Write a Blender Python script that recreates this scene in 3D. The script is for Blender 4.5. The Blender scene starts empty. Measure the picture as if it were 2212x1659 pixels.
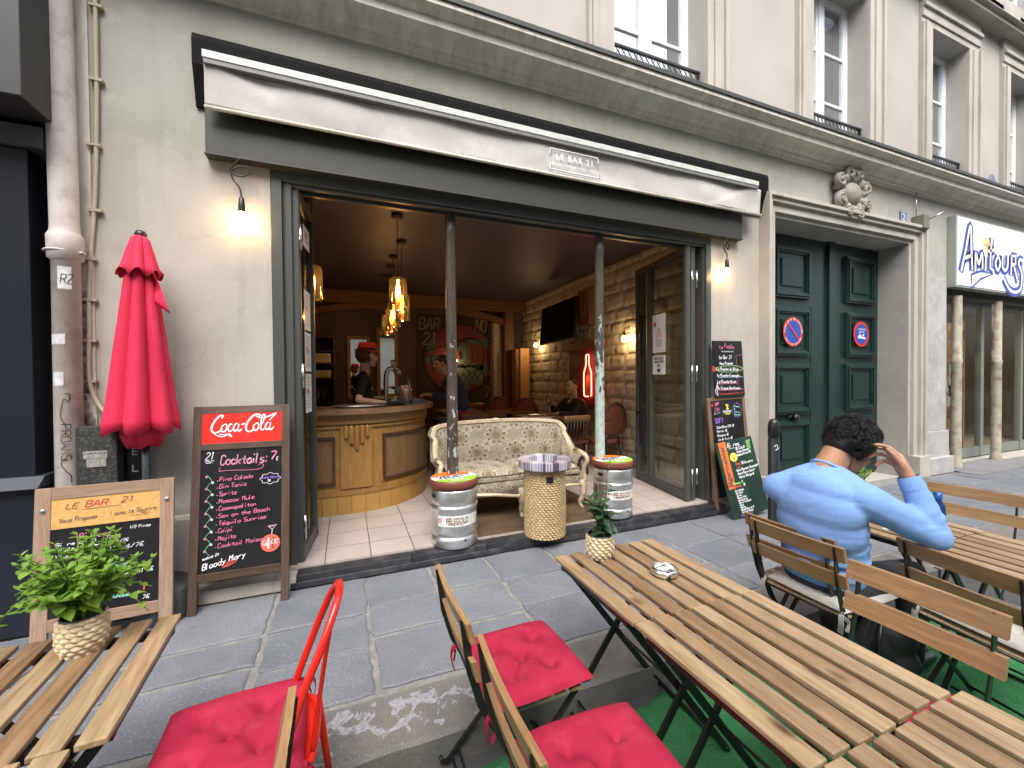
import bpy, math, random
from mathutils import Vector, Matrix, Euler, noise as mnoise
random.seed(7)
R = math.radians
sc = bpy.context.scene

# ---------------------------------------------------------------- camera, sky, sun, exposure
CAM_H = 1.45
cam_d = bpy.data.cameras.new("camera")
cam = bpy.data.objects.new("camera", cam_d)
sc.collection.objects.link(cam)
sc.camera = cam
cam_d.sensor_width = 36.0
cam_d.lens = 36.0 * 893.0 / 2212.0
cam_d.clip_start = 0.02
cam_d.clip_end = 400
yaw, pitch, roll = R(21.85), R(-0.9), R(-0.5)
WARM = (1.0, .66, .34)
fwd = Vector((math.sin(yaw) * math.cos(pitch), math.cos(yaw) * math.cos(pitch), math.sin(pitch)))
right = Vector((math.cos(yaw), -math.sin(yaw), 0))
up = right.cross(fwd)
r2 = right * math.cos(roll) + up * math.sin(roll)
u2 = up * math.cos(roll) - right * math.sin(roll)
cm = Matrix((r2, u2, -fwd)).transposed().to_4x4()
cm.translation = Vector((0, 0, CAM_H))
cam.matrix_world = cm

w = bpy.data.worlds.new("World")
sc.world = w
w.use_nodes = True
wn = w.node_tree.nodes
wl = w.node_tree.links
SUN_EL, SUN_AZ = R(55), R(196)
sky = wn.new("ShaderNodeTexSky")
sky.sky_type = 'NISHITA'
sky.sun_disc = False
sky.sun_elevation = SUN_EL
sky.sun_rotation = SUN_AZ
sky.air_density = 1.0
sky.dust_density = 4.0
sky.ozone_density = 1.0
hs = wn.new("ShaderNodeHueSaturation")
hs.inputs['Saturation'].default_value = 0.35
wl.new(sky.outputs[0], hs.inputs['Color'])
wl.new(hs.outputs[0], wn["Background"].inputs[0])
wn["Background"].inputs[1].default_value = 0.15
sun_d = bpy.data.lights.new("sun", 'SUN')
sun_d.energy = 0.8
sun_d.angle = R(35)
sun_d.color = (1.0, 0.96, 0.9)
sun = bpy.data.objects.new("sun", sun_d)
sc.collection.objects.link(sun)
sun.location = (0, -3, 9)
sdir = Vector((math.sin(SUN_AZ) * math.cos(SUN_EL), math.cos(SUN_AZ) * math.cos(SUN_EL), math.sin(SUN_EL)))
sun.rotation_euler = (-sdir).to_track_quat('-Z', 'Y').to_euler()
sc.view_settings.view_transform = 'Standard'
sc.view_settings.look = 'None'
sc.view_settings.exposure = 1.56
sc.view_settings.gamma = 1.0
sc.cycles.max_bounces = 8
sc.cycles.transparent_max_bounces = 24
sc.cycles.sample_clamp_indirect = 4.0
sc.cycles.use_denoising = True

# ---------------------------------------------------------------- node materials
def _mat(name):
    m = bpy.data.materials.new(name)
    m.use_nodes = True
    nt = m.node_tree
    b = nt.nodes["Principled BSDF"]
    return m, nt, b

def _coords(nt, scale=(1, 1, 1), rnd=True, kind='Object'):
    tc = nt.nodes.new("ShaderNodeTexCoord")
    mp = nt.nodes.new("ShaderNodeMapping")
    mp.inputs['Scale'].default_value = scale
    nt.links.new(tc.outputs[kind], mp.inputs['Vector'])
    if rnd:
        at = nt.nodes.new("ShaderNodeAttribute")
        at.attribute_name = "rnd"
        oi = nt.nodes.new("ShaderNodeObjectInfo")
        ad = nt.nodes.new("ShaderNodeMath"); ad.operation = 'ADD'
        nt.links.new(at.outputs['Fac'], ad.inputs[0])
        nt.links.new(oi.outputs['Random'], ad.inputs[1])
        ml = nt.nodes.new("ShaderNodeMath"); ml.operation = 'MULTIPLY'; ml.inputs[1].default_value = 17.3
        nt.links.new(ad.outputs[0], ml.inputs[0])
        nt.links.new(ml.outputs[0], mp.inputs['Location'])
    return mp.outputs[0]

def _noise(nt, vec, scale, detail=4, rough=0.55, dist=0.0):
    n = nt.nodes.new("ShaderNodeTexNoise")
    n.inputs['Scale'].default_value = scale
    n.inputs['Detail'].default_value = detail
    n.inputs['Roughness'].default_value = rough
    n.inputs['Distortion'].default_value = dist
    nt.links.new(vec, n.inputs['Vector'])
    return n.outputs['Fac']

def _ramp(nt, fac, stops):
    r = nt.nodes.new("ShaderNodeValToRGB")
    el = r.color_ramp.elements
    while len(el) > 1:
        el.remove(el[-1])
    el[0].position, el[0].color = stops[0][0], (*stops[0][1], 1)
    for p, c in stops[1:]:
        e = el.new(p); e.color = (*c, 1)
    nt.links.new(fac, r.inputs[0])
    return r.outputs[0]

def _mix(nt, fac, a, b, mode='MIX'):
    m = nt.nodes.new("ShaderNodeMix"); m.data_type = 'RGBA'; m.blend_type = mode
    for sock, v in ((m.inputs[0], fac), (m.inputs[6], a), (m.inputs[7], b)):
        if isinstance(v, (int, float)): sock.default_value = v
        elif isinstance(v, tuple): sock.default_value = (*v, 1)
        else: nt.links.new(v, sock)
    return m.outputs[2]

def _bump(nt, b, h, strength=0.3, dist=0.01):
    bp = nt.nodes.new("ShaderNodeBump")
    bp.inputs['Strength'].default_value = strength
    bp.inputs['Distance'].default_value = dist
    nt.links.new(h, bp.inputs['Height'])
    nt.links.new(bp.outputs[0], b.inputs['Normal'])

def M(name, c1, c2=None, scale=6, rough=0.6, metal=0.0, bump=0.0, bscale=None, stretch=(1, 1, 1), lo=0.35, hi=0.65, detail=5, spec=0.5, c3=None, s3=40, f3=0.3):
    """general mottled material"""
    m, nt, b = _mat(name)
    b.inputs['Roughness'].default_value = rough
    b.inputs['Metallic'].default_value = metal
    b.inputs['Specular IOR Level'].default_value = spec
    v = _coords(nt, stretch)
    if c2 is None:
        c2 = tuple(x * 0.82 for x in c1)
    col = _ramp(nt, _noise(nt, v, scale, detail), [(lo, c1), (hi, c2)])
    if c3 is not None:
        f = _ramp(nt, _noise(nt, v, s3, 3), [(0.5, (0, 0, 0)), (0.72, (f3, f3, f3))])
        col = _mix(nt, f, col, c3)
    nt.links.new(col, b.inputs['Base Color'])
    if bump > 0:
        _bump(nt, b, _noise(nt, v, bscale or scale * 6, 5), bump)
    return m

def wood(name, c1, c2, axis='Y', rough=0.5, grain=1.0, knots=False, tone=0.35):
    m, nt, b = _mat(name)
    b.inputs['Roughness'].default_value = rough
    s = {'X': (1.2, 14, 14), 'Y': (14, 1.2, 14), 'Z': (14, 14, 1.2)}[axis]
    v = _coords(nt, s)
    n1 = _noise(nt, v, 2.2 * grain, 6, 0.6, 1.2)
    n2 = _noise(nt, v, 9 * grain, 4, 0.5, 0.3)
    col = _ramp(nt, n1, [(0.28, c2), (0.5, tuple((a + d) / 2 for a, d in zip(c1, c2))), (0.68, c1)])
    fine = _ramp(nt, n2, [(0.35, (0.72, 0.68, 0.62)), (0.6, (1, 1, 1))])
    col = _mix(nt, 0.7, col, fine, 'MULTIPLY')
    at = nt.nodes.new("ShaderNodeAttribute"); at.attribute_name = "rnd"
    tn = _ramp(nt, at.outputs['Fac'], [(0.0, (1 - tone, 1 - tone * 1.22, 1 - tone * 1.4)), (.3, (1 - tone * .5, 1 - tone * .62, 1 - tone * .7)), (.65, (1.0, 1.0, .98)), (1.0, (1 + tone * .42, 1 + tone * .48, 1 + tone * .52))])
    col = _mix(nt, 1.0, col, tn, 'MULTIPLY')
    if knots:
        v2 = _coords(nt, (5, 2.2, 5))
        vo = nt.nodes.new("ShaderNodeTexVoronoi"); vo.inputs['Scale'].default_value = 1.5
        nt.links.new(v2, vo.inputs['Vector'])
        kn = _ramp(nt, vo.outputs['Distance'], [(0.05, (0.3, 0.2, 0.14)), (0.16, (1, 1, 1))])
        col = _mix(nt, 1.0, col, kn, 'MULTIPLY')
    nt.links.new(col, b.inputs['Base Color'])
    _bump(nt, b, n2, 0.12, 0.004)
    return m

def flat(name, c, rough=0.6, metal=0.0, spec=0.5):
    m, nt, b = _mat(name)
    v = _coords(nt)
    n = _noise(nt, v, 30, 3)
    col = _ramp(nt, n, [(0.3, tuple(x * 0.93 for x in c)), (0.7, tuple(min(1, x * 1.05) for x in c))])
    nt.links.new(col, b.inputs['Base Color'])
    b.inputs['Roughness'].default_value = rough
    b.inputs['Metallic'].default_value = metal
    b.inputs['Specular IOR Level'].default_value = spec
    return m

def emit(name, c, s, glassy=0.0):
    m, nt, b = _mat(name)
    nt.nodes.remove(b)
    out = nt.nodes["Material Output"]
    e = nt.nodes.new("ShaderNodeEmission")
    e.inputs[0].default_value = (*c, 1); e.inputs[1].default_value = s
    if glassy > 0:
        t = nt.nodes.new("ShaderNodeBsdfTransparent")
        mx = nt.nodes.new("ShaderNodeMixShader"); mx.inputs[0].default_value = 1 - glassy
        nt.links.new(t.outputs[0], mx.inputs[1]); nt.links.new(e.outputs[0], mx.inputs[2])
        nt.links.new(mx.outputs[0], out.inputs[0])
    else:
        nt.links.new(e.outputs[0], out.inputs[0])
    return m

def glass(name, tint=(1, 1, 1), refl=0.1, rough=0.0, edge=None, grz=0.5, glow=None):
    """thin pane: see-through with a reflection that grows at grazing angles"""
    m, nt, b = _mat(name)
    nt.nodes.remove(b)
    out = nt.nodes["Material Output"]
    t = nt.nodes.new("ShaderNodeBsdfTransparent"); t.inputs[0].default_value = (*tint, 1)
    g = nt.nodes.new("ShaderNodeBsdfGlossy"); g.inputs['Roughness'].default_value = rough
    if edge: g.inputs[0].default_value = (*edge, 1)
    lw = nt.nodes.new("ShaderNodeLayerWeight"); lw.inputs[0].default_value = 0.35
    ma = nt.nodes.new("ShaderNodeMath"); ma.operation = 'MULTIPLY_ADD'
    ma.inputs[1].default_value = grz; ma.inputs[2].default_value = refl
    nt.links.new(lw.outputs['Fresnel'], ma.inputs[0])
    mx = nt.nodes.new("ShaderNodeMixShader")
    nt.links.new(ma.outputs[0], mx.inputs[0])
    nt.links.new(t.outputs[0], mx.inputs[1]); nt.links.new(g.outputs[0], mx.inputs[2])
    nt.links.new(mx.outputs[0], out.inputs[0])
    if glow:
        tr_ = nt.nodes.new("ShaderNodeBsdfTranslucent"); tr_.inputs[0].default_value = (*glow, 1)
        m2 = nt.nodes.new("ShaderNodeMixShader"); m2.inputs[0].default_value = .014
        nt.links.new(mx.outputs[0], m2.inputs[1]); nt.links.new(tr_.outputs[0], m2.inputs[2]); nt.links.new(m2.outputs[0], out.inputs[0])
    return m

# ---------------------------------------------------------------- mesh builder
class MB:
    def __init__(s):
        s.v, s.f, s.r, s.sm = [], [], [], []
        s.rnd = 0.5
        s.smooth = False
        s.M = None
    def _add(s, vs, fs, smooth=None):
        o = len(s.v)
        if s.M is not None:
            vs = [tuple(s.M @ Vector(p)) for p in vs]
        s.v += [tuple(p) for p in vs]
        for q in fs:
            s.f.append(tuple(i + o for i in q)); s.r.append(s.rnd); s.sm.append(s.smooth if smooth is None else smooth)
        return s
    def rr(s, a=0.0, b=1.0):
        s.rnd = random.uniform(a, b); return s
    def box(s, x0, x1, y0, y1, z0, z1):
        vs = [(x, y, z) for z in (z0, z1) for y in (y0, y1) for x in (x0, x1)]
        return s._add(vs, [(0, 2, 3, 1), (4, 5, 7, 6), (0, 1, 5, 4), (2, 6, 7, 3), (0, 4, 6, 2), (1, 3, 7, 5)], False)
    def bar(s, p0, p1, wd, th, upv=(0, 0, 1), off=0.0):
        """rectangular bar p0->p1; wd along side, th along up"""
        p0, p1 = Vector(p0), Vector(p1)
        d = (p1 - p0).normalized(); u = Vector(upv)
        if abs(d.dot(u)) > 0.98: u = Vector((1, 0, 0))
        a = d.cross(u).normalized(); b = a.cross(d).normalized()
        vs = []
        for p in (p0, p1):
            for i, j in ((-1, -1), (1, -1), (1, 1), (-1, 1)):
                vs.append(p + a * (i * wd / 2) + b * (j * th / 2))
        return s._add(vs, [(3, 2, 1, 0), (4, 5, 6, 7), (0, 1, 5, 4), (1, 2, 6, 5), (2, 3, 7, 6), (3, 0, 4, 7)], False)
    def tube(s, pts, r, n=8, closed=False, cap=True, flat=1.0):
        pts = [Vector(p) for p in pts]
        N = len(pts)
        rs = r if isinstance(r, (list, tuple)) else [r] * N
        ref = Vector((0, 0, 1))
        vs, prev = [], None
        for i, p in enumerate(pts):
            if closed: t = pts[(i + 1) % N] - pts[i - 1]
            else: t = pts[min(i + 1, N - 1)] - pts[max(i - 1, 0)]
            if t.length < 1e-9: t = Vector((0, 0, 1))
            t.normalize()
            if prev is None:
                a = t.cross(ref)
                if a.length < 0.1: a = t.cross(Vector((1, 0, 0)))
            else:
                a = prev - t * prev.dot(t)
            a.normalize(); prev = a
            b = t.cross(a)
            for k in range(n):
                q = 2 * math.pi * k / n
                vs.append(p + a * (math.cos(q) * rs[i]) + b * (math.sin(q) * rs[i] * flat))
        fs = []
        for i in range(N if closed else N - 1):
            j = (i + 1) % N
            for k in range(n):
                l = (k + 1) % n
                fs.append((i * n + k, i * n + l, j * n + l, j * n + k))
        if cap and not closed:
            fs.append(tuple(range(n - 1, -1, -1))); fs.append(tuple((N - 1) * n + k for k in range(n)))
        return s._add(vs, fs, True)
    def lathe(s, prof, n=32, c=(0, 0, 0), fn=None, a0=0.0, a1=2 * math.pi, cap=False):
        """prof: (r, z); fn(theta, r, z) -> (r, z)"""
        full = abs(a1 - a0 - 2 * math.pi) < 1e-6
        cols = n if full else n + 1
        vs = []
        for r_, z in prof:
            for k in range(cols):
                q = a0 + (a1 - a0) * k / n
                rr, zz = fn(q, r_, z) if fn else (r_, z)
                vs.append((c[0] + rr * math.cos(q), c[1] + rr * math.sin(q), c[2] + zz))
        fs = []
        for i in range(len(prof) - 1):
            for k in range(n):
                l = (k + 1) % cols
                fs.append((i * cols + k, i * cols + l, (i + 1) * cols + l, (i + 1) * cols + k))
        if cap:
            fs.append(tuple(range(cols - 1, -1, -1))); fs.append(tuple((len(prof) - 1) * cols + k for k in range(cols)))
        return s._add(vs, fs, True)
    def prism(s, poly, y0, y1, plane='xz'):
        """closed 2-D outline (counter-clockwise seen from -y) extruded from y0 to y1"""
        n = len(poly)
        def P(a, b, c): return (a, c, b) if plane == 'xz' else ((a, b, c) if plane == 'xy' else (c, a, b))
        vs = [P(a, b, y0) for a, b in poly] + [P(a, b, y1) for a, b in poly]
        fs = [tuple(range(n)), tuple(range(2 * n - 1, n - 1, -1))]
        fs += [(i, i + n, (i + 1) % n + n, (i + 1) % n) for i in range(n)]
        return s._add(vs, fs, False)
    def quad(s, a, b, c, d):
        return s._add([a, b, c, d], [(0, 1, 2, 3)], False)
    def sphere(s, c, r, n=16, m=10, rot=None):
        if isinstance(r, (int, float)): r = (r, r, r)
        vs = []
        for i in range(m + 1):
            t = math.pi * i / m
            for k in range(n):
                q = 2 * math.pi * k / n
                p = Vector((math.sin(t) * math.cos(q) * r[0], math.sin(t) * math.sin(q) * r[1], math.cos(t) * r[2]))
                if rot is not None: p = rot @ p
                vs.append(p + Vector(c))
        fs = [(i * n + k, (i + 1) * n + k, (i + 1) * n + (k + 1) % n, i * n + (k + 1) % n) for i in range(m) for k in range(n)]
        return s._add(vs, fs, True)
    def capsule(s, p0, r0, p1, r1, n=14):
        """tapered capsule with rounded ends"""
        p0, p1 = Vector(p0), Vector(p1)
        d = p1 - p0; L = d.length
        if L < 1e-6: return s.sphere(p0, max(r0, r1))
        d.normalize(); pts, rs = [], []
        for k in range(4, 0, -1):
            a = math.pi / 2 * k / 4.3; pts.append(p0 - d * (r0 * math.sin(a))); rs.append(r0 * math.cos(a))
        pts.append(p0); rs.append(r0); pts.append(p1); rs.append(r1)
        for k in range(1, 5):
            a = math.pi / 2 * k / 4.3; pts.append(p1 + d * (r1 * math.sin(a))); rs.append(r1 * math.cos(a))
        return s.tube(pts, rs, n)
    def grid(s, fn, nu, nv, flip=False, smooth=True):
        vs = [fn(i / nu, j / nv) for j in range(nv + 1) for i in range(nu + 1)]
        fs = []
        for j in range(nv):
            for i in range(nu):
                a = j * (nu + 1) + i
                q = (a, a + 1, a + nu + 2, a + nu + 1)
                fs.append(q[::-1] if flip else q)
        return s._add(vs, fs, smooth)
    def build(s, name, mat, parent=None, bevel=0.0, solid=0.0, sub=0, loc=None, rot=None):
        me = bpy.data.meshes.new(name)
        me.from_pydata(s.v, [], s.f)
        me.materials.append(mat)
        me.polygons.foreach_set('use_smooth', s.sm)
        at = me.attributes.new("rnd", 'FLOAT', 'FACE')
        at.data.foreach_set('value', s.r)
        me.update()
        o = bpy.data.objects.new(name, me)
        sc.collection.objects.link(o)
        if parent is not None: o.parent = parent
        if loc is not None: o.location = loc
        if rot is not None: o.rotation_euler = rot
        if solid:
            md = o.modifiers.new("s", 'SOLIDIFY'); md.thickness = abs(solid); md.offset = 0 if solid > 0 else -1
        if bevel > 0:
            md = o.modifiers.new("b", 'BEVEL'); md.width = bevel; md.segments = 2; md.limit_method = 'ANGLE'; md.angle_limit = R(40)
            md.harden_normals = False
        if sub:
            md = o.modifiers.new("u", 'SUBSURF'); md.levels = sub; md.render_levels = sub
        return o

def tag(o, label=None, cat=None, group=None, kind=None):
    if label: o['label'] = label
    if cat: o['category'] = cat
    if group: o['group'] = group
    if kind: o['kind'] = kind
    return o

def empty(name, loc=(0, 0, 0), rz=0.0, label=None, cat=None, group=None, rx=0.0, ry=0.0):
    o = bpy.data.objects.new(name, None)
    o.empty_display_size = 0.05
    sc.collection.objects.link(o)
    o.location = loc; o.rotation_euler = (rx, ry, rz)
    return tag(o, label, cat, group)

def kids(o): return [c for c in bpy.data.objects if c.parent == o]

def dup(root, loc, rz=0.0, label=None, group=None, scale=None):
    r = root.copy(); sc.collection.objects.link(r)
    r.location = loc; r.rotation_euler = (root.rotation_euler[0], root.rotation_euler[1], rz)
    if label: r['label'] = label
    if group: r['group'] = group
    if scale: r.scale = scale
    for ch in kids(root):
        c = ch.copy(); sc.collection.objects.link(c); c.parent = r
        for g in kids(ch):
            d = g.copy(); sc.collection.objects.link(d); d.parent = c
    return r

def point(name, loc, watts, col, r=0.03):
    l = bpy.data.lights.new(name, 'POINT'); l.energy = watts; l.color = col; l.shadow_soft_size = r
    o = bpy.data.objects.new(name, l); sc.collection.objects.link(o); o.location = loc
    return o

def smooth_curve(pts, n=6, closed=False):
    """Catmull-Rom through points of any dimension"""
    P = [Vector(p) for p in pts]; out = []; N = len(P)
    if N < 3: return [tuple(p) for p in P]
    rng = N if closed else N - 1
    for i in range(rng):
        if closed: a, b, c, d = P[i - 1], P[i], P[(i + 1) % N], P[(i + 2) % N]
        else: a, b, c, d = P[max(i - 1, 0)], P[i], P[i + 1], P[min(i + 2, N - 1)]
        for k in range(n):
            t = k / n
            out.append(0.5 * ((2 * b) + (c - a) * t + (2 * a - 5 * b + 4 * c - d) * t * t + (3 * b - a - 3 * c + d) * t ** 3))
    if not closed: out.append(P[-1])
    return [tuple(p) for p in out]

# ---------------------------------------------------------------- writing
GLY = {
'a': "45250403123243 4542", 'b': "0802 04254443321203", 'c': "4435150403123243", 'd': "45250403123243 4842", 'e': "0444351504031242",
'f': "48382722 0545", 'g': "45250403123243 45413000", 'h': "0802 04254442", 'i': "2522 2728", 'j': "25211000 2728", 'k': "0802 4503 1442",
'l': "18131222", 'm': "0502 04152422 24354442", 'n': "0502 04254442", 'o': "153544433212030415", 'p': "0500 04254443321203",
'q': "45250403123243 4540", 'r': "0502 04253545", 's': "451504433202", 't': "27233242 0545", 'u': "0503123243 4542", 'v': "052245",
'w': "0512243245", 'x': "0542 0245", 'y': "0523 4510", 'z': "05450242",
'A': "022842 1434", 'B': "0802 0838473505 354443320 2", 'C': "4738180703123243", 'D': "0802 083847433202", 'E': "48080242 0535",
'F': "480802 0535", 'G': "47381807031232434525", 'H': "0802 4842 0545", 'I': "2822", 'J': "4843321203", 'K': "0802 4805 1542",
'L': "080242", 'M': "0208254842", 'N': "02084248", 'O': "183847433212030718", 'P': "0802 0838473505", 'Q': "183847433212030718 2442",
'R': "0802 0838473505 2542", 'S': "47381807064443321203", 'T': "0848 2822", 'U': "080312324348", 'V': "082248", 'W': "0812253248",
'X': "0842 0248", 'Y': "0825 4825 2522", 'Z': "08480242",
'0': "183847433212030718", '1': "172822", '2': "07183847460242", '3': "0848254443321203", '4': "380444 3832", '5': "4808053544433202",
'6': "4738180703123243443505", '7': "084812", '8': "183847460403123243440607 18", '9': "45150607183847433202",
'-': "1434", '/': "0248", ':': "2526 2223", '.': "2223", '(': "38262432", ')': "18262412", '€': "47381803123243 0535 0434", '!': "2824 2223",
"'": "2827", '+': "2642 2824 0646", '*': "2553 0515", 'é': "0444351504031242 3748", 'ï': "2522 0708 3738", 'ê': "0444351504031242 173847", '·': "2424", ' ': "",
}
GLY['B'] = "0802 0838473505 3544433202"
GLY['8'] = "1838474604031232434406071 8".replace(" ", "")
GLY['8'] = "183847450403123243440507 0718"
GLY['+'] = "2723 0545"
GLY['*'] = "0545 2723 1634 3614"

def glyph_strokes(ch):
    out = []
    for part in GLY.get(ch, "").split():
        pts = [(int(part[i]), int(part[i + 1])) for i in range(0, len(part) - 1, 2)]
        if pts: out.append(pts)
    return out

def ribbon(mb, pts, wd, P, closed=False):
    """flat stroke through 2-D pts; P(x, z) -> 3-D"""
    n = len(pts)
    if n == 1:
        pts = [pts[0], (pts[0][0] + wd * 0.3, pts[0][1])]; n = 2
    L, Rr = [], []
    for i in range(n):
        a = pts[max(i - 1, 0)]; b = pts[min(i + 1, n - 1)]
        dx, dz = b[0] - a[0], b[1] - a[1]; l = math.hypot(dx, dz) or 1
        nx, nz = -dz / l, dx / l
        wi = wd[i] if isinstance(wd, (list, tuple)) else wd
        L.append((pts[i][0] + nx * wi / 2, pts[i][1] + nz * wi / 2)); Rr.append((pts[i][0] - nx * wi / 2, pts[i][1] - nz * wi / 2))
    mb._add([P(*p) for p in L] + [P(*p) for p in Rr], [(i, n + i, n + i + 1, i + 1) for i in range(n - 1)], False)

def hand(mb, text, x, z, h, wd=None, y=0.0, slope=0.0, shear=0.12, gap=1.3, squeeze=0.62, P=None, jit=0.12, smooth=True, width=None):
    """chalk-pen handwriting; h = cap height; returns end x"""
    u = h / 6.0; wd = wd or h * 0.13
    if width: squeeze = width / hand_w(text, h, gap, 1.0)
    if P is None: P = lambda a, b: (a, y, b)
    cx = 0.0
    for ch in text:
        wch = 5 if ch in 'mwMW' else (2.6 if ch in "il.!':1 " else 4)
        ox = -1.0 if ch in "il.!':" else 0
        jy = random.uniform(-jit, jit)
        for st in glyph_strokes(ch):
            q = [((cx + (px + ox) * squeeze + random.uniform(-jit, jit) * .5) * u, (pz - 2 + jy + random.uniform(-jit, jit) * .5) * u) for px, pz in st]
            if smooth and len(q) > 2: q = smooth_curve(q, 3)
            q = [(x + a + b * shear - 0 * b, z + b + a * slope) for a, b in q]
            ribbon(mb, q, wd, P)
        cx += (wch + gap) * squeeze
    return x + cx * u

def hand_w(text, h, gap=1.3, squeeze=0.62):
    return sum((5 if c in 'mwMW' else (2.6 if c in "il.!':1 " else 4)) + gap for c in text) * squeeze * h / 6

_fonts = {}
def type_verts(text, size=1.0, bold=0.0, spacing=1.0):
    """the built-in font as flat faces: (verts 2-D, faces)"""
    key = (text, bold, spacing)
    if key not in _fonts:
        cu = bpy.data.curves.new("t", 'FONT'); cu.body = text; cu.size = 1.0; cu.offset = bold; cu.space_character = spacing
        cu.resolution_u = 3
        ob = bpy.data.objects.new("t", cu); sc.collection.objects.link(ob)
        dg = bpy.context.evaluated_depsgraph_get()
        me = bpy.data.meshes.new_from_object(ob.evaluated_get(dg))
        _fonts[key] = ([(v.co.x, v.co.y) for v in me.vertices], [tuple(p.vertices) for p in me.polygons])
        bpy.data.objects.remove(ob); bpy.data.curves.remove(cu); bpy.data.meshes.remove(me)
    return _fonts[key]

def typed(mb, text, x, z, h, P, align='l', width=None, bold=0.0, spacing=1.0, shear=0.0, slope=0.0):
    """printed text; cap height ~h, fitted to width when given"""
    vs, fs = type_verts(text, 1, bold, spacing)
    if not vs: return
    x0 = min(v[0] for v in vs); x1 = max(v[0] for v in vs)
    sz = h / 0.69
    sx = sz if width is None else width / (x1 - x0)
    W = (x1 - x0) * sx
    off = {'l': 0, 'c': -W / 2, 'r': -W}[align]
    pts = []
    for a, b in vs:
        px = (a - x0) * sx + off; pz = b * sz
        pts.append(P(x + px + pz * shear, z + pz + px * slope))
    mb._add(pts, fs, False)

def blob(name, build_fn, mat, parent=None, voxel=0.008, smooth=6, label=None, crease=None):
    """one continuous surface grown from overlapping rounded volumes"""
    mb = MB(); build_fn(mb)
    o = mb.build(name, mat, parent)
    md = o.modifiers.new("r", 'REMESH'); md.mode = 'VOXEL'; md.voxel_size = voxel; md.use_smooth_shade = True
    if smooth:
        s2 = o.modifiers.new("s", 'SMOOTH'); s2.iterations = smooth; s2.factor = 0.5
    for sz, st in (crease or ()):
        tx = bpy.data.textures.new(name + "_crease", 'CLOUDS'); tx.noise_scale = sz; tx.noise_depth = 2; tx.noise_type = 'HARD_NOISE'
        dm = o.modifiers.new("d", 'DISPLACE'); dm.texture = tx; dm.strength = st; dm.mid_level = .25; dm.texture_coords = 'LOCAL'
    return o
# ---------------------------------------------------------------- shared materials
m_wall = M("stucco", (0.43, 0.40, 0.36), (0.36, 0.34, 0.31), 1.3, 0.9, bump=0.10, bscale=90, c3=(0.27, 0.25, 0.22), s3=2.2, f3=0.4, detail=7)
_nt = m_wall.node_tree; _b = _nt.nodes["Principled BSDF"]
_src = _b.inputs['Base Color'].links[0].from_socket
_tc = _nt.nodes.new("ShaderNodeTexCoord"); _sx = _nt.nodes.new("ShaderNodeSeparateXYZ"); _nt.links.new(_tc.outputs['Object'], _sx.inputs[0])
_n = _noise(_nt, _tc.outputs['Object'], 2.0, 6)
_ad = _nt.nodes.new("ShaderNodeMath"); _ad.operation = 'MULTIPLY_ADD'; _nt.links.new(_n, _ad.inputs[0]); _ad.inputs[1].default_value = .55; _nt.links.new(_sx.outputs[2], _ad.inputs[2])
_f = _ramp(_nt, _ad.outputs[0], [(0, (0, 0, 0))]); _nt.nodes.remove(_f.node)
_gt = _nt.nodes.new("ShaderNodeMath"); _gt.operation = 'GREATER_THAN'; _nt.links.new(_ad.outputs[0], _gt.inputs[0]); _gt.inputs[1].default_value = 3.22
_mu = _mix(_nt, 1.0, _src, (0.90, 0.935, 0.93), 'MULTIPLY')
_c = _mix(_nt, _gt.outputs[0], _src, _mu)
_mp = _nt.nodes.new("ShaderNodeMapping"); _mp.inputs['Scale'].default_value = (7, 1, .35); _nt.links.new(_tc.outputs['Object'], _mp.inputs[0])
_c = _mix(_nt, _ramp(_nt, _noise(_nt, _mp.outputs[0], 1.6, 6, .6), [(.52, (0, 0, 0)), (.75, (.42, .42, .42))]), _c, (.27, .255, .225))
_c = _mix(_nt, _ramp(_nt, _noise(_nt, _tc.outputs['Object'], 5.5, 8, .75), [(.56, (0, 0, 0)), (.66, (.30, .30, .30))]), _c, (.55, .53, .49))
_vo = _nt.nodes.new("ShaderNodeTexVoronoi"); _vo.feature = 'DISTANCE_TO_EDGE'; _vo.inputs['Scale'].default_value = .8
_nv = _nt.nodes.new("ShaderNodeTexNoise"); _nv.inputs['Scale'].default_value = 5; _nv.inputs['Detail'].default_value = 6; _nt.links.new(_tc.outputs['Object'], _nv.inputs['Vector'])
_nt.links.new(_mix(_nt, .22, _tc.outputs['Object'], _nv.outputs['Color']), _vo.inputs['Vector'])
_ck = _nt.nodes.new("ShaderNodeMath"); _ck.operation = 'MULTIPLY'; _nt.links.new(_ramp(_nt, _vo.outputs['Distance'], [(.0, (.24, .24, .24)), (.005, (0, 0, 0))]), _ck.inputs[0]); _nt.links.new(_ramp(_nt, _noise(_nt, _tc.outputs['Object'], .9, 2), [(.55, (0, 0, 0)), (.6, (1, 1, 1))]), _ck.inputs[1])
_c = _mix(_nt, _ck.outputs[0], _c, (.16, .15, .13))
_nt.links.new(_c, _b.inputs['Base Color'])
m_wall_up = M("upper_stucco", (0.43, 0.41, 0.38), (0.37, 0.355, 0.33), 0.9, 0.9, bump=0.08, bscale=70, c3=(0.34, 0.30, 0.27), s3=1.6, f3=0.35, detail=7)
m_stone = M("limestone", (0.47, 0.44, 0.39), (0.38, 0.355, 0.31), 1.5, 0.85, bump=0.12, bscale=50, c3=(0.26, 0.24, 0.21), s3=3.0, f3=0.22, stretch=(1.6, 1, .6), detail=8)
m_stone_d = M("stained_stone", (0.66, 0.63, 0.575), (0.54, 0.51, 0.46), 3.0, 0.9, bump=0.15, bscale=40, c3=(0.20, 0.18, 0.155), s3=9, f3=0.32, stretch=(2.5, 1, 0.5), detail=8)
m_lead = flat("weathered_lead", (0.05, 0.055, 0.05), 0.7)
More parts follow.
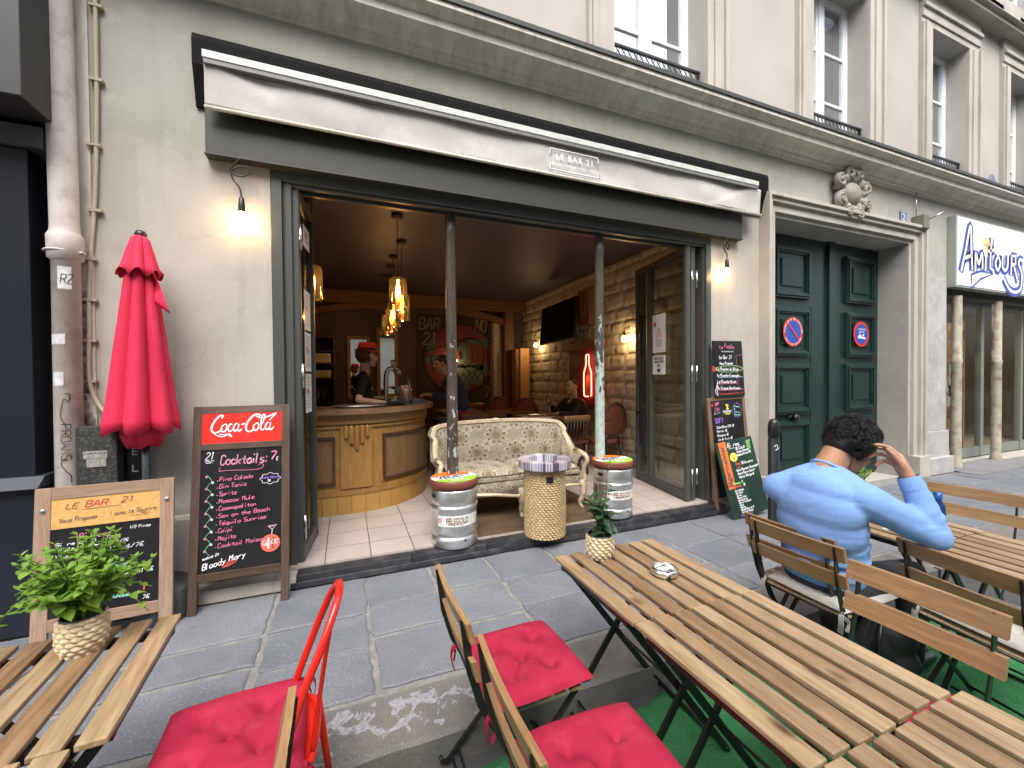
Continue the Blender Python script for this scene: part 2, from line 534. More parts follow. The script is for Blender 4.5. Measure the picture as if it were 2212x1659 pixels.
m_grey = flat("olive_grey_metal", (0.033, 0.032, 0.026), 0.5)
m_grey2 = flat("door_grey_metal", (0.062, 0.068, 0.064), 0.4)
m_black = flat("black_metal", (0.012, 0.012, 0.012), 0.35)
m_navy = flat("dark_shopfront_paint", (0.012, 0.015, 0.022), 0.3)
m_white = flat("white_paint", (0.75, 0.78, 0.8), 0.4)
m_pane = glass("window_glass", (0.30, 0.33, 0.34), 0.60, 0.0, (0.92, 0.97, 1.0))
m_clear = glass("clear_glass", (0.90, 0.93, 0.88), 0.03, 0.0, None, 0.18)
m_green = M("dark_green_paint", (0.009, 0.030, 0.026), (0.007, 0.025, 0.0215), 3, 0.38, bump=0.04, bscale=40)
m_slate = M("slate_step", (0.014, 0.016, 0.020), (0.035, 0.037, 0.042), 2.2, 0.42, bump=0.1, bscale=30, c3=(0.11, 0.11, 0.11), s3=9, f3=0.5)
m_chrome = flat("brushed_steel", (0.55, 0.55, 0.55), 0.22, 1.0)

def granite(name, lo, hi, speck):
    m, nt, b = _mat(name)
    v = _coords(nt)
    base = _ramp(nt, _noise(nt, v, 2.5, 6, 0.6), [(0.3, lo), (0.7, hi)])
    at = nt.nodes.new("ShaderNodeAttribute"); at.attribute_name = "rnd"
    tn = _ramp(nt, at.outputs['Fac'], [(0.0, (0.84, 0.85, 0.90)), (0.5, (0.97, 0.98, 1.0)), (1.0, (1.14, 1.12, 1.09))])
    col = _mix(nt, 1.0, base, tn, 'MULTIPLY')
    f = _ramp(nt, _noise(nt, v, 170, 2, 0.7), [(0.56, (0, 0, 0)), (0.72, (0.8, 0.8, 0.8))])
    col = _mix(nt, f, col, speck)
    f2 = _ramp(nt, _noise(nt, v, 110, 2, 0.7), [(0.3, (0.6, 0.6, 0.6)), (0.44, (0, 0, 0))])
    col = _mix(nt, f2, col, tuple(x * 0.35 for x in lo))
    f3 = _ramp(nt, _noise(nt, v, 5, 6, 0.7), [(0.55, (0, 0, 0)), (0.75, (0.35, 0.35, 0.35))])
    col = _mix(nt, f3, col, (0.24, 0.225, 0.2))
    vo = nt.nodes.new('ShaderNodeTexVoronoi'); vo.inputs['Scale'].default_value = 3.2; nt.links.new(v, vo.inputs['Vector'])
    gum = _ramp(nt, vo.outputs['Distance'], [(0.035, (.55, .55, .55)), (0.05, (0, 0, 0))])
    col = _mix(nt, gum, col, tuple(x * .45 for x in lo))
    f4 = _ramp(nt, _noise(nt, v, 1.7, 7, .7), [(0.35, (0, 0, 0)), (0.7, (0.45, 0.45, 0.45))])
    col = _mix(nt, f4, col, tuple(x * .62 for x in hi))
    nt.links.new(col, b.inputs['Base Color'])
    b.inputs['Roughness'].default_value = 0.72
    _bump(nt, b, _noise(nt, v, 90, 5, 0.7), 0.28, 0.006)
    return m
m_pave = granite("granite_slab", (0.115, 0.126, 0.143), (0.185, 0.197, 0.213), (0.42, 0.43, 0.44))
m_mortar = M("mortar", (0.25, 0.245, 0.225), (0.18, 0.178, 0.165), 14, 0.95, bump=0.5, bscale=60, c3=(0.12, 0.115, 0.10), s3=40, f3=0.5)

# ---------------------------------------------------------------- ground
tag(MB().box(-40, 60, -14, 1.66, -0.6, -0.142).build("road", M("asphalt", (0.055, 0.055, 0.055), (0.075, 0.073, 0.07), 30, 0.9, bump=0.5, bscale=200)), kind='structure')
tag(MB().box(-40, 60, 1.70, 3.40, -0.5, -0.012).build("pavement_bed", m_mortar), kind='structure')

def slab(mb, x0, x1, y0, y1, ztop, wob=0.012, bev=0.008, thick=0.10, tilt=0.0015):
    """one worn paving slab with wavering edges"""
    ns = 7; out = []
    cx, cy = (x0 + x1) / 2, (y0 + y1) / 2
    def edge(a, b):
        for k in range(ns):
            t = k / ns
            x = a[0] + (b[0] - a[0]) * t; y = a[1] + (b[1] - a[1]) * t
            w_ = wob * (1.0 if k else 1.6)
            out.append((x + random.uniform(-1, 1) * w_ * .6 + (cx - x) * random.uniform(0, .03), y + random.uniform(-1, 1) * w_ * .6 + (cy - y) * random.uniform(0, .03)))
    edge((x0, y0), (x1, y0)); edge((x1, y0), (x1, y1)); edge((x1, y1), (x0, y1)); edge((x0, y1), (x0, y0))
    n = len(out)
    tx, ty = random.uniform(-tilt, tilt), random.uniform(-tilt, tilt)
    def zz(x, y): return ztop + (x - cx) * tx * 4 + (y - cy) * ty * 4
    def sc_(p, f): return (cx + (p[0] - cx) * f, cy + (p[1] - cy) * f)
    fr = 1 - bev / max(0.05, min(x1 - x0, y1 - y0) / 2)
    ring0 = [(p[0], p[1], ztop - thick) for p in out]
    ring1 = [(p[0], p[1], zz(*p) - bev * .8) for p in out]
    ring2 = [(*sc_(p, fr), zz(*sc_(p, fr))) for p in out]
    vs = ring0 + ring1 + ring2
    fs = []
    for i in range(n):
        j = (i + 1) % n
        fs.append((i, j, n + j, n + i)); fs.append((n + i, n + j, 2 * n + j, 2 * n + i))
    fs.append(tuple(2 * n + i for i in range(n)))
    mb._add(vs, fs, False)

pv = MB()
random.seed(11)
cols = [-2.60, -2.05, -1.5, -0.97, -0.44, 0.11, 0.56, 1.02, 1.52, 2.03, 2.62, 3.15, 3.75, 4.3, 4.95, 5.5, 6.15, 6.8, 7.4, 8.1, 8.8, 9.5, 10.3, 11.1, 12.0, 13.0]
for i in range(len(cols) - 1):
    y = 1.985
    top = 3.19
    cuts = [y]
    while cuts[-1] < top - 0.35:
        cuts.append(cuts[-1] + random.uniform(0.26, 0.47))
    if top - cuts[-1] < 0.2 and len(cuts) > 1: cuts[-1] = top
    else: cuts.append(top)
    for a, b in zip(cuts[:-1], cuts[1:]):
        pv.rr(0, 1)
        g = random.choice((.004, .005, .007, .016, .02))
        slab(pv, cols[i] + g, cols[i + 1] - g, a + g, b - g, random.uniform(-0.002, 0.002))
for (a, b) in ((-9, -5.5), (-5.5, -4), (-4, -2.6)):
    pv.rr(); slab(pv, a, b, 1.99, 3.18, 0)
tag(pv.build("pavement", m_pave), kind='structure')
kb = MB(); random.seed(5)
xs = [-9, -5, -3.6, -2.5, -1.55, -0.5, 0.62, 1.72, 2.9, 4.1, 5.2, 6.4, 7.6, 9, 11, 13]
for a, b in zip(xs[:-1], xs[1:]):
    kb.rr(0.3, 0.9); slab(kb, a + .006, b - .006, 1.655, 1.975, -0.001, wob=0.006, bev=0.018, thick=0.3)
m_kerb = M("kerb_granite", (0.165, 0.15, 0.135), (0.115, 0.11, 0.105), 5, 0.8, bump=0.5, bscale=120, c3=(0.26, 0.25, 0.24), s3=150, f3=0.5)
tag(kb.build("kerb", m_kerb), kind='structure')
# worn white paint marking that is left on two kerb stones
_nt = m_kerb.node_tree; _b = _nt.nodes["Principled BSDF"]
_src = _b.inputs['Base Color'].links[0].from_socket
_tc = _nt.nodes.new("ShaderNodeTexCoord"); _sx = _nt.nodes.new("ShaderNodeSeparateXYZ"); _nt.links.new(_tc.outputs['Object'], _sx.inputs[0])
def _m(op, a, b_=None):
    n = _nt.nodes.new("ShaderNodeMath"); n.operation = op; n.use_clamp = op == 'MULTIPLY'
    for i, v in enumerate((a, b_)):
        if v is None: continue
        if isinstance(v, (int, float)): n.inputs[i].default_value = v
        else: _nt.links.new(v, n.inputs[i])
    return n.outputs[0]
_n1 = _noise(_nt, _tc.outputs['Object'], 11, 7, .62, .8)
_dx = _m('ABSOLUTE', _m('SUBTRACT', _sx.outputs[0], .20)); _dy = _m('ABSOLUTE', _m('SUBTRACT', _sx.outputs[1], 1.81))
_thr = _m('ADD', _m('ADD', .44, _m('MULTIPLY', _m('MAXIMUM', _m('SUBTRACT', _dx, .28), 0), 1.2)), _m('MULTIPLY', _m('MAXIMUM', _m('SUBTRACT', _dy, .08), 0), 2.2))
_mask = _m('MULTIPLY', _m('MULTIPLY', _m('GREATER_THAN', _n1, _m('ADD', _thr, .075)), _m('LESS_THAN', _dx, .42)), _m('LESS_THAN', _dy, .14))
_pt = _ramp(_nt, _noise(_nt, _tc.outputs['Object'], 40, 4), [(.3, (.26, .26, .29)), (.7, (.42, .42, .46))])
_nt.links.new(_mix(_nt, _m('MULTIPLY', _mask, _ramp(_nt, _noise(_nt, _tc.outputs['Object'], 60, 5, .7), [(.35, (.25, .25, .25)), (.55, (.8, .8, .8))])), _src, _pt), _b.inputs['Base Color'])

# artificial grass carpet in the road
def carpet_fn(u, v):
    x = -0.15 + 4.3 * u; y = -1.2 + 2.80 * v + (0.012 * math.sin(x * 9) + .01 * math.sin(x * 23) if v > 0.99 else 0)
    return (x, y, -0.125 + 0.004 * mnoise.noise(Vector((x * 3, y * 3, 0))))
cm_, nt_, b_ = _mat("carpet_green")
v_ = _coords(nt_, rnd=False)
c_ = _ramp(nt_, _noise(nt_, v_, 260, 3, 0.8), [(0.35, (0.035, 0.20, 0.065)), (0.65, (0.09, 0.46, 0.16))])
c_ = _mix(nt_, _ramp(nt_, _noise(nt_, v_, 5, 4), [(0.4, (0, 0, 0)), (0.7, (0.5, 0.5, 0.5))]), c_, (0.02, 0.15, 0.055))
nt_.links.new(c_, b_.inputs['Base Color']); b_.inputs['Roughness'].default_value = 0.95
_bump(nt_, b_, _noise(nt_, v_, 300, 3, 0.8), 0.9, 0.01)
gc = MB().grid(carpet_fn, 90, 40).build("grass_carpet", cm_, solid=-0.008)
tag(gc, 'green artificial grass carpet laid in the road under the tables', 'carpet')
rg = MB(); random.seed(21)   # pile blades that break the flat look near the camera
for _ in range(9000):
    x = random.uniform(-0.12, 3.3); y = random.uniform(0.2, 1.585)
    h = random.uniform(0.006, 0.012); a = random.uniform(0, 6.28); d = random.uniform(-.006, .006)
    rg.rnd = random.random()
    z0 = -0.124 + 0.004 * mnoise.noise(Vector((x * 3, y * 3, 0)))
    ca, sa = math.cos(a) * .0016, math.sin(a) * .0016
    rg._add([(x - ca, y - sa, z0), (x + ca, y + sa, z0), (x + d, y - d, z0 + h)], [(0, 1, 2)], False)
rg.build("grass", cm_, gc)

# ---------------------------------------------------------------- the stone house
W = 3.35
house = empty("house", (0, W, 0), label='pale beige stuccoed apartment house with stone cornice above the open bar', cat='building')
def hp(mb, name, mat, bevel=0.0, parent=house):
    """house part given in world coordinates"""
    off = Vector((0, W, 0)) if parent == house else Vector((0, W, 0))
    mb.v = [(x, y - W, z) for x, y, z in mb.v]
    return mb.build(name, mat, parent, bevel)

def wall_holes(mb, x0, x1, z0, z1, y, dep, holes):
    xs = sorted({x0, x1, *[v for h in holes for v in h[:2]]}); zs = sorted({z0, z1, *[v for h in holes for v in h[2:]]})
    xs = [v for v in xs if x0 <= v <= x1]; zs = [v for v in zs if z0 <= v <= z1]
    for a, b in zip(xs[:-1], xs[1:]):
        for c, d in zip(zs[:-1], zs[1:]):
            mx, mz = (a + b) / 2, (c + d) / 2
            if any(h[0] < mx < h[1] and h[2] < mz < h[3] for h in holes): continue
            mb.quad((a, y, c), (b, y, c), (b, y, d), (a, y, d))
            mb.quad((b, y + dep, c), (a, y + dep, c), (a, y + dep, d), (b, y + dep, d))
    for h in holes:
        a, b, c, d = h
        mb.quad((a, y, c), (a, y, d), (a, y + dep, d), (a, y + dep, c)); mb.quad((b, y, d), (b, y, c), (b, y + dep, c), (b, y + dep, d))
        mb.quad((a, y, d), (b, y, d), (b, y + dep, d), (a, y + dep, d)); mb.quad((b, y, c), (a, y, c), (a, y + dep, c), (b, y + dep, c))
BX0, BX1, BZ = -0.478, 3.665, 2.93
g = MB()
wall_holes(g, -1.52, 14, -0.02, 4.02, W, 0.38, [(BX0, BX1, -0.02, BZ), (4.63, 7.36, -0.02, 3.28), (8.28, 13.2, -0.02, 2.80)])
g.box(-1.52, -1.519, W + .01, W + .38, 0, 3.98)
hp(g, "wall", m_wall)
WIN = [(-0.35, 0.72), (2.46, 3.66), (5.40, 6.55), (8.06, 9.10), (10.45, 11.5)]
YU = 3.42
g = MB()
wall_holes(g, -1.6, 14.5, 4.02, 13.0, YU, 0.42, [(a, b, 4.40, 6.52) for a, b in WIN] + [(a, b, 7.6, 9.6) for a, b in WIN])
hp(g, "wall", m_wall_up)
# cornice: moulded profile run along the front
prof = [(YU, 3.985), (3.335, 3.985), (3.33, 4.015), (3.29, 4.02), (3.285, 4.045), (3.25, 4.055), (3.21, 4.09), (3.13, 4.10), (3.13, 4.165), (3.09, 4.175), (3.07, 4.19), (3.055, 4.20), (3.055, 4.235), (YU, 4.262)]
g = MB()
xa, xb, nx = -1.58, 14.4, 80
for i in range(len(prof) - 1):
    (ya, za), (yb, zb) = prof[i], prof[i + 1]
    for k in range(nx):
        p, q = xa + (xb - xa) * k / nx, xa + (xb - xa) * (k + 1) / nx
        g.quad((p, ya, za), (q, ya, za), (q, yb, zb), (p, yb, zb))
g.prism([(a - 0, b) for a, b in prof], xa - .001, xa, 'yz')
hp(g, "cornice", m_stone_d)
g = MB().box(-1.6, 14.4, 3.045, YU, 4.262, 4.275)
g.box(-1.6, 14.4, 3.04, 3.056, 4.238, 4.275)
hp(g, "cornice_flashing", m_lead, parent=house)
g = MB().box(-1.6, 14.4, 3.16, YU, 7.05, 7.25); g.box(-1.6, 14.4, 3.22, YU, 6.98, 7.05)
hp(g, "string_course", m_stone)

def window_unit(a, b, z0, z1, panes=3, name="window"):
    f = MB()
    y = 3.66; t = 0.055
    f.box(a, a + t, y, y + .06, z0, z1); f.box(b - t, b, y, y + .06, z0, z1)
    f.box(a + t, b - t, y, y + .06, z1 - t, z1); f.box(a + t, b - t, y, y + .06, z0, z0 + .08)
    c = (a + b) / 2
    f.box(c - .05, c + .05, y - .012, y + .055, z0 + .08, z1 - t)
    for s in (-1, 1):
        xa_, xb_ = (a + t, c - .05) if s < 0 else (c + .05, b - t)
        f.box(xa_, xa_ + .035, y + .005, y + .05, z0 + .08, z1 - t); f.box(xb_ - .035, xb_, y + .005, y + .05, z0 + .08, z1 - t)
        for k in range(1, panes):
            z = z0 + .08 + (z1 - t - z0 - .08) * k / panes
            f.box(xa_ + .035, xb_ - .035, y + .01, y + .045, z - .016, z + .016)
    w_ = hp(f, name, m_white)
    p = MB().quad((a + t, y + .03, z0 + .05), (b - t, y + .03, z0 + .05), (b - t, y + .03, z1 - .03), (a + t, y + .03, z1 - .03))
    p.v = [(x, yy - W, z) for x, yy, z in p.v]
    p.build("pane", m_pane, w_)
    # dim room behind
    r = MB()
    r.quad((a - .1, y + .9, z0), (b + .1, y + .9, z0), (b + .1, y + .9, z1), (a - .1, y + .9, z1))
    r.quad((a - .1, y + .12, z0), (a - .1, y + .9, z0), (a - .1, y + .9, z1), (a - .1, y + .12, z1))
    r.quad((b + .1, y + .9, z0), (b + .1, y + .12, z0), (b + .1, y + .12, z1), (b + .1, y + .9, z1))
    r.v = [(x, yy - W, z) for x, yy, z in r.v]
    r.build("room_lining", m_dim, w_)
    return w_
m_dim = flat("dim_room", (0.10, 0.095, 0.085), 0.9)
for i, (a, b) in enumerate(WIN):
    window_unit(a, b, 4.40, 6.52, 3)
    window_unit(a, b, 7.6, 9.6, 3)
    # moulded stone surround
    g = MB()
    tw = 0.30
    for (x0, x1) in ((a - tw, a), (b, b + tw)):
        s = 1 if x0 >= b else -1
        e0, e1 = (a, a - tw) if s < 0 else (b, b + tw)
        lo = lambda u: e0 + (e1 - e0) * u
        for (u0, u1, pr) in ((0, .3, .035), (.3, .72, .055), (.72, .9, .085), (.9, 1.0, .06)):
            p, q = sorted((lo(u0), lo(u1)))
            g.box(p + .0005, q - .0005, YU - pr, YU + .001 - (0), 4.262, 6.52)
    for (u0, u1, pr) in ((0, .3, .035), (.3, .72, .055), (.72, .9, .085), (.9, 1.0, .06)):
        g.box(a - tw, b + tw, YU - pr, YU + .001, 6.5205 + u0 * tw, 6.52 + u1 * tw - .0005)
    g.box(a - tw, b + tw, YU - .05, YU, 6.83, 6.98)
    hp(g, "window_surround", m_stone)
    if i >= 2 or True:
        g = MB().prism([(YU, 6.98), (YU - .16, 6.99), (YU - .19, 7.03), (YU - .26, 7.06), (YU - .26, 7.12), (YU, 7.16)][::-1], a - tw - .1, b + tw + .1, 'yz')
        # each window carries its own hood
        hp(g, "window_hood", m_stone)
    # cast-iron guard rail
    g = MB()
    yr = 3.50
    g.bar((a, yr, 4.78), (b, yr, 4.78), .03, .022); g.bar((a, yr, 4.68), (b, yr, 4.68), .012, .012); g.bar((a, yr, 4.46), (b, yr, 4.46), .02, .02)
    n = int((b - a) / 0.075)
    for k in range(n + 1):
        x = a + .01 + (b - a - .02) * k / n
        g.tube([(x, yr, 4.46), (x, yr, 4.50), (x, yr, 4.63), (x, yr, 4.68)], [.009, .005, .006, .011], 6)
        if k < n:
            x2 = a + .01 + (b - a - .02) * (k + 1) / n
            g.bar((x, yr, 4.685), (x2, yr, 4.775), .006, .008); g.bar((x2, yr, 4.685), (x, yr, 4.775), .006, .0085)
    for x in (a + .02, b - .02): g.bar((x, yr, 4.42), (x, yr, 4.79), .024, .024)
    hp(g, "guard_rail", m_black)

# carriage-door surround
g = MB()
for (u0, u1, pr) in ((0, .045, .02), (.045, .14, .06), (.14, .19, .10), (.19, .23, .13)):
    g.box(4.63 - u1, 4.63 - u0 - .0005, W - pr, W + .001, 0.30, 3.28 + u1)
    g.box(7.36 + u0 + .0005, 7.36 + u1, W - pr, W + .001, 0.30, 3.28 + u1)
    g.box(4.63 - u0, 7.36 + u0, W - pr, W + .001, 3.2805 + u0, 3.28 + u1)
g.box(4.36, 4.62, W - .15, W, 0, 0.299); g.box(7.37, 7.63, W - .15, W, 0, 0.299)
hp(g, "door_surround", m_stone, 0.004)
# pilaster between the doors and the shop
g = MB().box(7.72, 8.27, W - .05, W, 0.62, 2.86); g.box(7.70, 8.29, W - .08, W, 0.0, 0.615); g.box(7.68, 8.31, W - .13, W, 0, .24)
hp(g, "pilaster", M("grey_marble", (0.43, 0.42, 0.40), (0.32, 0.31, 0.30), 3, 0.6, c3=(0.52, 0.52, 0.52), s3=8, f3=0.6, detail=8), 0.004)
# ground plinth of the beige wall
g = MB().box(-1.50, BX0 - .003, 3.20, W, 0, 0.085)
g.prism([(W, 0.56), (3.335, 0.55), (3.325, 0.53), (3.325, 0.0851), (W, 0.0851)][::-1], -1.5, BX0 - .003, 'yz')
hp(g, "plinth", m_stone, 0.004)
hp(MB().box(BX1 + .003, 4.35, 3.31, W, 0, 0.50), "plinth", m_stone, 0.004)

# carriage doors: two leaves, each with raised panels
YD = 3.70
def moulded(g, x0, x1, z0, z1, y):
    g.box(x0, x1, y - .022, y, z0, z1)
    for k, (i, d) in enumerate(((0, .045), (.028, .062), (.05, .045))):
        t = .03
        g.box(x0 + i, x1 - i, y - d, y - .0221, z0 + i, z0 + i + t); g.box(x0 + i, x1 - i, y - d, y - .0221, z1 - i - t, z1 - i)
        g.box(x0 + i, x0 + i + t, y - d - .0007, y - .0221, z0 + i + t, z1 - i - t); g.box(x1 - i - t, x1 - i, y - d - .0007, y - .0221, z0 + i + t, z1 - i - t)
    i = .15
    g.box(x0 + i, x1 - i, y - .04, y - .0222, z0 + i, z1 - i)
for side in (0, 1):
    x0, x1 = ((4.98, 6.19), (6.21, 7.62))[side]
    g = MB().box(x0, x1, YD, YD + .07, 0.03, 3.34)
    if side: g.box(x0 - .03, x0 + .09, YD - .04, YD - .0005, 0.03, 3.34)
    else: g.box(5.84, 5.86, YD - .012, YD - .0005, 0.05, 2.36)
    d = hp(g, "door", m_green, 0.003)
    d['label'] = 'green door leaf with a round knob' if not side else 'green door leaf without a knob'
    px = (5.08, 5.78) if not side else (6.56, 7.22)
    for z0, z1 in ((2.46, 3.12), (1.70, 2.33), (0.94, 1.60), (0.20, 0.85)):
        q = MB(); moulded(q, px[0], px[1], z0, z1, YD - .0006)
        q.v = [(x, y - W, z) for x, y, z in q.v]
        q.build("door_panel", m_green, d, 0.003)
    if not side:
        q = MB(); q.M = Matrix.Translation((5.44, YD - .001 - W, 0.895)) @ Matrix.Rotation(R(90), 4, 'X')
        q.lathe([(0.001, 0), (.06, 0), (.06, .012), (.03, .02), (.022, .05), (.045, .065), (.05, .09), (.03, .11), (.001, .113)], 20)
        q.build("door_knob", m_black, d)
g = MB().box(4.63, 4.98, YD - .0, YD + .06, 0, 3.34) ; g.box(4.6, 7.4, YD + .01, YD + .08, 3.3405, 3.40)
hp(g, "door_frame", m_green)

# carved cartouche over the carriage door
g = MB()
cx, cz = 5.97, 3.715
def sp(c, r, n=22, turns=1.4, r0=.02, r1=.034, a=0.0, dirn=1):
    pts = []
    for k in range(n):
        t = k / (n - 1); q = a + dirn * turns * 2 * math.pi * t
        rr = r * (1 - .82 * t)
        pts.append((c[0] + rr * math.cos(q), W - .05 - .03 * t, c[1] + rr * math.sin(q)))
    g.tube(pts, [r1 + (r0 - r1) * i / (n - 1) for i in range(n)], 8)
g.sphere((cx, W - .02, cz), (.175, .085, .165), 24, 14)
ring = [(cx + .21 * math.cos(q), W - .035, cz + .20 * math.sin(q)) for q in [2 * math.pi * k / 30 for k in range(30)]]
g.tube(ring, .026, 8, True)
for (ox, oz, r_, a, d) in ((-.10, .26, .085, 0, 1), (.10, .27, .085, math.pi, -1), (-.28, .13, .09, 1.2, 1), (.27, .10, .08, 2.0, -1), (-.27, -.12, .08, 4.5, -1), (.27, -.14, .085, 4.9, 1), (-.12, -.27, .075, 2.6, -1), (.13, -.28, .08, .5, 1)):
    sp((cx + ox, cz + oz), r_, a=a, dirn=d)
for q in range(0, 360, 30):
    a = R(q)
    g.tube([(cx + .20 * math.cos(a), W - .01, cz + .19 * math.sin(a)), (cx + .27 * math.cos(a + .2), W - .04, cz + .25 * math.sin(a + .2)), (cx + .315 * math.cos(a + .35), W - .02, cz + .29 * math.sin(a + .35))], [.055, .055, .035], 8)
g.v = [(cx + (x - cx) * .92, W - .02 + (y - W) * 1.2, cz + (z - cz) * .90 + .02) for x, y, z in g.v]
hp(g, "cartouche", M("carved_stone", (.34, .315, .275), (.25, .23, .20), 6, .9, bump=.3, bscale=40, c3=(.12, .11, .095), s3=9, f3=.4))

# things fixed to the wall near the door
pl = empty("number_plaque", (7.25, W, 3.63), label='small blue enamel plate with the number 21 above the carriage door', cat='house number')
q = MB().box(-.095, .095, -.018, -.004, -.08, .08); q.build("plate", flat("blue_enamel", (0.09, 0.11, 0.22), 0.35), pl, 0.004)
q = MB(); typed(q, "21", 0, -.045, .095, lambda a, b: (a, -.0205, b), 'c', .11)
for s in (-1, 1): q.box(s * .085 - .002, s * .085 + .002, -.0205, -.0185, -.07, .07); q.box(-.085, .085, -.0206, -.0186, s * .07 - .002, s * .07 + .002)
q.build("number", m_white, pl)
lb = empty("intercom_box", (7.50, W, 3.56), label='small pale grey junction box with a bent arm on the wall beside the number plate', cat='electrical box')
MB().box(-.07, .07, -.15, -.004, -.09, .10).build("housing", flat("pale_box", (0.16, 0.15, 0.115), 0.6), lb, 0.006)
MB().tube([(.05, -.15, .04), (.10, -.22, .08), (.14, -.25, .11), (.17, -.24, .13)], .01, 8).tube([(-.0, -.03, .10), (0, -.03, .45)], .008, 6).build("arm", m_chrome, lb)
sg = empty("no_parking_sign", (5.374 + .03, YD - .06, 2.012), label='round blue and red no parking disc on the left green door leaf', cat='sign', group='round signs on the green doors')
sg2 = empty("tow_away_sign", (6.85, YD - .06, 2.027), label='round blue and red tow away disc on the right green door leaf', cat='sign', group='round signs on the green doors')
m_red = flat("sign_red", (0.55, 0.03, 0.03), 0.4); m_blue = flat("sign_blue", (0.02, 0.07, 0.38), 0.4)
def disc(mb, r, y, n=40, cx=0, cz=0, r0=0.0):
    if r0 == 0: mb._add([(cx + r * math.cos(2 * math.pi * k / n), y, cz + r * math.sin(2 * math.pi * k / n)) for k in range(n)], [tuple(range(n))], False)
    else:
        vs = []
        for rr in (r0, r): vs += [(cx + rr * math.cos(2 * math.pi * k / n), y, cz + rr * math.sin(2 * math.pi * k / n)) for k in range(n)]
        mb._add(vs, [(k, (k + 1) % n, n + (k + 1) % n, n + k) for k in range(n)], False)
def plate(mb, r, y0, y1, n=40):
    mb.prism([(r * math.cos(2 * math.pi * k / n), r * math.sin(2 * math.pi * k / n)) for k in range(n)], y0, y1)
def arc_text(mb, text, r, h, mid, y, span, flip=False):
    n = len(text)
    for i, ch in enumerate(text):
        if ch == ' ': continue
        t = (i + .5) / n - .5
        a = mid - t * span if not flip else mid + t * span
        ca, sa = math.cos(a), math.sin(a)
        vs, fs = type_verts(ch)
        s = h / .69; pts = []
        xm = (min(v[0] for v in vs) + max(v[0] for v in vs)) / 2
        for (u, v) in vs:
            u = (u - xm) * s; v = v * s
            if flip: pts.append(((r + h - v) * ca - u * sa, y, (r + h - v) * sa + u * ca))
            else: pts.append(((r + v) * ca + u * sa, y, (r + v) * sa - u * ca))
        mb._add(pts, fs, False)
q = MB(); plate(q, .19, -.004, .0); q.build("disc", m_red, sg)
q = MB(); disc(q, .145, -.0065); q.build("field", m_blue, sg)
q = MB(); q.bar((-.10, -.009, .10), (.10, -.009, -.10), .006, .028, (0, 0, 1)); q.build("slash", m_red, sg)
q = MB(); arc_text(q, "PRIERE DE NE PAS STATIONNER", .152, .026, R(90), -.007, R(190)); arc_text(q, "SORTIE DE VOITURES", .152, .026, R(270), -.007, R(130), True); q.build("lettering", m_white, sg)
q = MB(); plate(q, .18, -.004, .0); q.build("disc", m_red, sg2)
q = MB(); disc(q, .14, -.0065); q.build("field", m_blue, sg2)
q = MB(); typed(q, "STATIONNEMENT", 0, .055, .026, lambda a, b: (a, -.009, b), 'c', .2); typed(q, "GENANT", 0, .015, .03, lambda a, b: (a, -.009, b), 'c', .13)
q.bar((-.09, -.01, -.05), (-.01, -.01, -.05), .004, .03); q.bar((-.075, -.0103, -.03), (-.03, -.0103, -.02), .004, .02); q.bar((0, -.01, -.05), (.08, -.01, -.06), .004, .03); q.bar((0, -.0102, -.03), (.05, -.0102, -.005), .004, .012); q.bar((-.01, -.0104, -.04), (-.06, -.0104, .005), .004, .01)
q.build("lettering", m_white, sg2)

# front step of the bar
g = MB(); random.seed(9)
for a, b in zip([BX0 + .14, .45, 1.05, 1.75, 2.35, 2.95], [.45, 1.05, 1.75, 2.35, 2.95, BX1 + .05]):
    g.rr(); g.box(a + .0015, b - .0015, 3.20, 3.318, 0.0, 0.088)
g.box(BX0 + .1, BX1 + .05, 3.185, 3.1995, 0, .045)
tag(g.build("doorstep", m_slate, None, 0.006), 'dark slate doorstep slab across the bar entrance', 'doorstep')
g = MB().box(BX0 - .005, BX0 + .137, 3.19, 3.318, 0, .082)
tag(g.build("doorstep", m_stone, None, 0.008), 'short grey stone end piece of the doorstep behind the cocktail board', 'doorstep')

# downpipe, cables and rubble at the joint with the dark shopfront
dp = empty("drainpipe", (-1.535, 3.25, 0), label='old cream cast iron drainpipe with stickers and black graffiti', cat='drainpipe')
m_pipe = M("cream_pipe_paint", (0.56, 0.52, 0.50), (0.47, 0.43, 0.40), 5, 0.6, bump=0.15, bscale=30, c3=(0.22, 0.17, 0.13), s3=14, f3=0.40, detail=8)
pf = [(.062, 0.05), (.062, 2.16), (.078, 2.17), (.080, 2.30), (.074, 2.31), (.066, 2.33), (.064, 2.36), (.064, 5.5)]
q = MB().lathe(pf, 28); q.v = [(x + .012 * math.sin(z * .9), y, z) for x, y, z in q.v]; q.build("pipe", m_pipe, dp)
q = MB().box(-.03, .03, .06, .1, 2.20, 2.22); q.tube([(.078 * math.cos(t), .078 * math.sin(t), 2.21) for t in [i * .4 for i in range(16)]], .007, 6, True); q.box(.07, .10, -.03, .01, 2.203, 2.217); q.build("bracket", m_pipe, dp, .003)
def on_pipe(a, z, r=.0655): return (.012 * math.sin(z * .9) + r * math.sin(a), -r * math.cos(a), z)
for (a0, a1, z0, z1) in ((-.15, .75, 1.98, 2.11), (-1.0, .25, 1.66, 1.72), (-.8, .1, 1.42, 1.50)):
    stk = MB()
    for k in range(8):
        p, r_ = a0 + (a1 - a0) * k / 8, a0 + (a1 - a0) * (k + 1) / 8
        stk.quad(on_pipe(p, z0), on_pipe(r_, z0 + .01), on_pipe(r_, z1 + .01), on_pipe(p, z1))
    stk.build("sticker", M("torn_white_paper", (0.62, 0.64, 0.66), (0.45, 0.45, 0.45), 30, .8), dp)
gr = MB(); random.seed(4)
